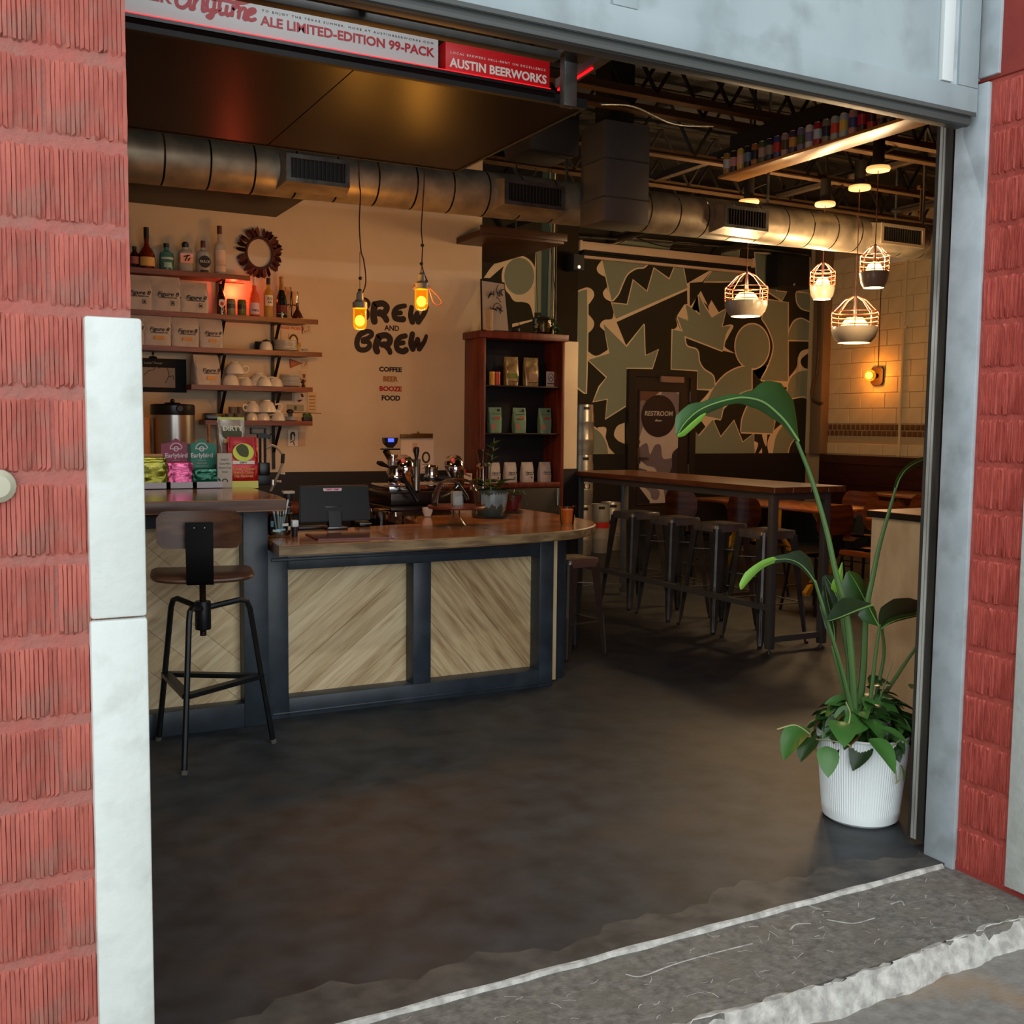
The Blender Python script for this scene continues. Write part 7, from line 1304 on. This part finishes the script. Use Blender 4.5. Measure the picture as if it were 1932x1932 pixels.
# plywood counter by the entrance
t = thing('plywood_counter', 'plywood fronted half-height counter with a black-edged top beside the entrance', 'counter', (4.315, 2.72, 0)); zc2 = PX(1700, 968, 4.31).z
m = MB(); m.box(0, .02, 0, 1.31, .06, zc2-.035); obj('front_panel', m, M_ply, t); m = MB(); m.box(-.002, .45, 1.31, 1.33, .06, zc2-.035); m.box(.0, .45, 1.325, 1.33, .06, zc2-.036); obj('end_panel', m, M_ply, t); m = MB(); m.box(.02, .45, .0, 1.31, .06, zc2-.036); obj('carcass', m, M_dark, t); m = MB(); m.box(.03, .44, .0, 1.30, 0, .06); obj('plinth', m, mat('red_brown_plinth', (70, 34, 24), .6), t)
m = MB(); m.box(-.02, .47, 0, 1.35, zc2-.035, zc2-.003); obj('edge', m, M_black, t); m = MB(); m.box(-.018, .468, 0, 1.348, zc2-.003, zc2); obj('top', m, wood('lamplit_counter_top', (170, 112, 62), (146, 90, 46), 3, (8, 1, 8), .35), t)  # orange of the top has the warm light on it painted in

# ---------------------------------------------------------------- big potted plant in the doorway
pc_ = PZ(1622, 1540, 0); PXc, PYc = pc_.x, pc_.y
RB, RT = .148, .178; HP = PY(1620, 1414, PYc-RT).z
t = thing('potted_plant', 'tall bird-of-paradise plant with pothos in a white fluted pot at the doorway', 'plant', (PXc, PYc, 0)); plant = t
m = MB(); n = 208
def flute(k, r, z): return 1-(.016 if (k % 2 and .045 < z < HP-.004 and r > .1) else 0)
m.lathe([(0, 0), (RB*.86, 0), (RB*.97, .012), (RB, .035), (RB*1.005, .055), (RT*.985, HP-.012), (RT, HP-.004), (RT, HP), (RT*.95, HP), (RT*.93, HP-.05), (0, HP-.06)], n, rfun=flute)
obj('pot', m, mat('white_fluted_pot', (240, 246, 245), .45, subsurf=0), t, smooth=20)
m = MB(); m.lathe([(0, HP-.045), (RT*.92, HP-.05)], 32); obj('soil', m, flat((38, 30, 22), .9), t)
M_stem = mat('green_stalk', (84, 112, 62), .45, c2=(66, 96, 50), ns=3, stretch=(1, 1, .3)); M_big = mat('big_leaf_green', (32, 62, 18), .42, c2=(24, 50, 14), ns=4, c3=(42, 78, 22), ns3=3, coat=.1); M_bigd = mat('big_leaf_dark', (34, 54, 30), .36, c2=(26, 42, 24), ns=5, coat=.25); M_lime = mat('young_leaf_lime', (112, 156, 48), .4, c2=(90, 132, 40), ns=6); M_rib = mat('leaf_midrib', (104, 136, 74), .45)
PD = lambda x, y, d=0: PY(x, y, PYc+d)
def stalk(pts, r0, r1, d0=0, d1=0):
    P = []; n = len(pts)
    for i, (x, y) in enumerate(pts): P.append(PD(x, y, d0+(d1-d0)*i/(n-1)))
    c = cr3(P, 6); mb = MB(); mb.tube(c, [r0+(r1-r0)*i/(len(c)-1) for i in range(len(c))], 8, flat=.8); return obj('stalk', mb, M_stem, plant, world=True)
def big_leaf(pts, d0, d1, m_, rib=.004, cup_=.35, rib_m=None, name='leaf'):
    """pts: (x, y, width on the one side, width on the other) along the midrib, widths in picture pixels at the plant"""
    n = len(pts); P = [PD(p[0], p[1], d0+(d1-d0)*i/(n-1)) for i, p in enumerate(pts)]; k = 5; C_ = cr3(P, k); W_ = []
    for i in range(n-1):
        for j in range(k): u = j/k; W_.append((pts[i][2]*(1-u)+pts[i+1][2]*u, pts[i][3]*(1-u)+pts[i+1][3]*u))
    W_.append(pts[-1][2:4]); rows = []; S_ = .00204
    for i, p in enumerate(C_):
        tg = (C_[min(i+1, len(C_)-1)]-C_[max(i-1, 0)]).normalized(); sd = Vector((tg.z, 0, -tg.x)); sd = sd.normalized() if sd.length > .01 else Vector((1, 0, 0))
        a, b_ = W_[i][0]*S_, W_[i][1]*S_; bk = Vector((.0, 1, 0))
        rows.append([p+sd*a+bk*a*cup_, p+sd*a*.66+bk*a*cup_*.45, p+sd*a*.33+bk*a*cup_*.12, p, p-sd*b_*.5+bk*b_*cup_*.25, p-sd*b_+bk*b_*cup_])
    mb = MB(); mb.grid(rows); lo = obj(name, mb, m_, plant, world=True, smooth=80)
    if rib:
        mb = MB(); mb.tube([p+Vector((0, -.002, 0)) for p in C_], [rib*(1-.75*i/(len(C_)-1)) for i in range(len(C_))], 6); r = obj('midrib', mb, rib_m or M_rib, lo); r.location = (0, 0, 0)
    return lo
def neg(l): return [(a, b_, -0+c, d) for a, b_, c, d in l]
# stalks
stalk([(1612, 1345), (1608, 1260), (1597, 1160), (1576, 1078), (1559, 1000), (1531, 904), (1503, 832)], .017, .007, -.02, -.06)
stalk([(1606, 1340), (1587, 1260), (1559, 1167), (1537, 1095)], .010, .006, -.05, -.10)
stalk([(1620, 1345), (1629, 1260), (1634, 1156), (1646, 1092), (1660, 1027), (1679, 960), (1690, 921)], .016, .006, .02, .06)
stalk([(1600, 1345), (1603, 1260), (1592, 1180), (1583, 1120)], .015, .011, .03, .03)
stalk([(1640, 1340), (1648, 1270), (1654, 1220), (1660, 1178)], .009, .006, -.04, -.05); stalk([(1645, 1345), (1660, 1280), (1668, 1230), (1664, 1185)], .009, .006, .02, 0)
stalk([(1650, 1335), (1682, 1290), (1712, 1245), (1745, 1200)], .011, .006, .02, .08); stalk([(1600, 1340), (1590, 1300), (1570, 1220)], .008, .005, .04, .06); stalk([(1652, 1340), (1668, 1295), (1685, 1250)], .005, .001, -.05, -.08)
# blades
big_leaf([(1506, 832, 4, 3), (1483, 798, 50, 7), (1463, 777, 58, 12), (1443, 761, 42, 14), (1423, 753, 16, 14), (1399, 750, 6, 10), (1378, 753, 8, 9), (1354, 759, 8, 12), (1330, 768, 9, 13), (1310, 780, 16, 12), (1290, 800, 17, 14), (1277, 822, 2, 3)], -.06, -.16, M_big, .005)
big_leaf([(1332, 780, 1, 1), (1322, 786, 2, 8), (1305, 800, 2, 9), (1290, 814, 2, 8), (1278, 822, 1, 3)], -.155, -.175, M_lime, 0)
big_leaf([(1537, 1098, 4, 3), (1523, 1078, 26, 4), (1507, 1063, 24, 5), (1486, 1055, 9, 6), (1460, 1056, 5, 7)], -.10, -.13, M_bigd, .003)
big_leaf([(1466, 1055, 5, 6), (1450, 1059, 5, 8), (1432, 1069, 6, 9), (1413, 1088, 9, 9), (1400, 1106, 6, 6), (1397, 1112, 1, 1)], -.128, -.16, M_lime, .002)
big_leaf([(1645, 1141, 2, 3), (1620, 1150, 20, 4), (1600, 1158, 28, 4), (1580, 1166, 22, 4), (1560, 1172, 4, 2)], -.09, -.14, M_bigd, .004)
big_leaf([(1657, 1180, 2, 2), (1648, 1164, 14, 20), (1642, 1152, 16, 24), (1638, 1144, 6, 12)], -.07, -.05, M_big, .003)
big_leaf([(1660, 1186, 3, 3), (1672, 1170, 6, 24), (1695, 1160, 8, 30), (1722, 1152, 8, 24), (1750, 1146, 4, 8)], -.05, .02, M_bigd, 0)
big_leaf([(1662, 1186, 2, 3), (1680, 1174, 4, 7), (1705, 1166, 4, 7), (1745, 1158, 3, 3)], -.056, .0, M_big, .003)
big_leaf([(1590, 1120, 3, 3), (1583, 1104, 15, 16), (1586, 1085, 10, 8), (1589, 1061, 1, 1)], .02, -.0, M_lime, .002)
big_leaf([(1600, 1170, 6, 10), (1580, 1130, 30, 26), (1568, 1105, 26, 20), (1555, 1086, 4, 4)], .08, .12, M_bigd, .003); big_leaf([(1640, 1150, 6, 8), (1625, 1120, 28, 34), (1612, 1096, 24, 30), (1600, 1078, 4, 4)], .09, .14, M_big, .003); big_leaf([(1575, 1215, 4, 4), (1572, 1180, 16, 16), (1562, 1140, 18, 16), (1556, 1105, 3, 3)], .07, .1, M_bigd, .002)
big_leaf([(1688, 930, 5, 4), (1696, 905, 6, 6), (1709, 886, 9, 5), (1730, 872, 12, 6), (1756, 864, 8, 5)], .06, .10, M_big, .003)
# pothos round the foot
ph = []
for L_, W_, dr in ((.10, .036, .35), (.12, .042, .45), (.09, .03, .25)):
    for mm in (M_leafm, M_leafd): me = leafmesh(L_, W_, .3, dr, 7).mesh('pothos_leaf', 80); me.materials.append(mm); ph.append(me)
R = random.Random(11)
for k in range(130):
    a = k*2.39996; u = math.sqrt((k+.5)/130); r = .02+.155*u; o = obj('pothos_leaf', R.choice(ph), None, plant); zz = HP-.01+.17*(1-u*.85)+R.uniform(-.03, .03)
    o.location = (r*.85*math.cos(a), r*.85*math.sin(a), zz); o.rotation_euler = (R.uniform(-.35, .45)-.35*u, R.uniform(-.5, .5), a-PI/2+R.uniform(-.7, .7)); s_ = R.uniform(.7, 1.12); o.scale = (s_, s_, s_)
for (x, y, d, rx, rz, s_) in ((1520, 1372, -.02, -.25, 1.75, 1.3), (1535, 1392, -.08, -.4, 1.9, 1.3), (1560, 1408, -.18, -.7, 2.5, 1.1), (1720, 1300, .04, .1, -1.4, 1.1), (1640, 1394, -.19, -.3, 3.3, 1.2), (1660, 1375, -.19, -.2, 3.8, 1.3), (1700, 1365, -.12, .1, -2.3, 1.35), (1718, 1395, -.05, -.9, -2.0, 1.4), (1590, 1362, -.16, .0, 2.4, 1.5)):
    p = PD(x, y, d); o = obj('pothos_leaf', ph[(x) % 6], None, plant); o.location = p-plant.location; o.rotation_euler = (rx, 0, rz); o.scale = (s_, s_, s_)
for pts in ([(1592, 1400), (1604, 1350), (1596, 1325)], [(1676, 1415), (1688, 1440), (1692, 1478)], [(1690, 1478), (1700, 1468), (1702, 1445)], [(1540, 1395), (1570, 1398), (1600, 1405), (1606, 1412)], [(1680, 1410), (1700, 1395), (1712, 1385)], [(1528, 1385), (1510, 1372), (1495, 1368), (1466, 1376)]):
    mb = MB(); mb.tube(cr3([PD(x, y, -.19 if 1545 < x < 1705 else -.1) for x, y in pts], 5), .0025, 5); obj('runner', mb, mat('runner_stem', (150, 150, 104), .5), plant, world=True)
o = obj('pothos_leaf', ph[0], None, plant); o.location = PD(1698, 1444, -.185)-plant.location; o.rotation_euler = (-1.0, 0, -2.2); o.scale = (.6, .6, .6)
mb = MB(); q = [PD(x, y, -.196) for x, y in ((1584, 1413), (1582, 1430), (1578, 1440), (1558, 1438), (1560, 1430), (1570, 1422))]; mb.face(q); bmesh.ops.solidify(mb.bm, geom=mb.bm.faces[:], thickness=.002); obj('dry_leaf', mb, flat((120, 82, 48), .7), plant, world=True)
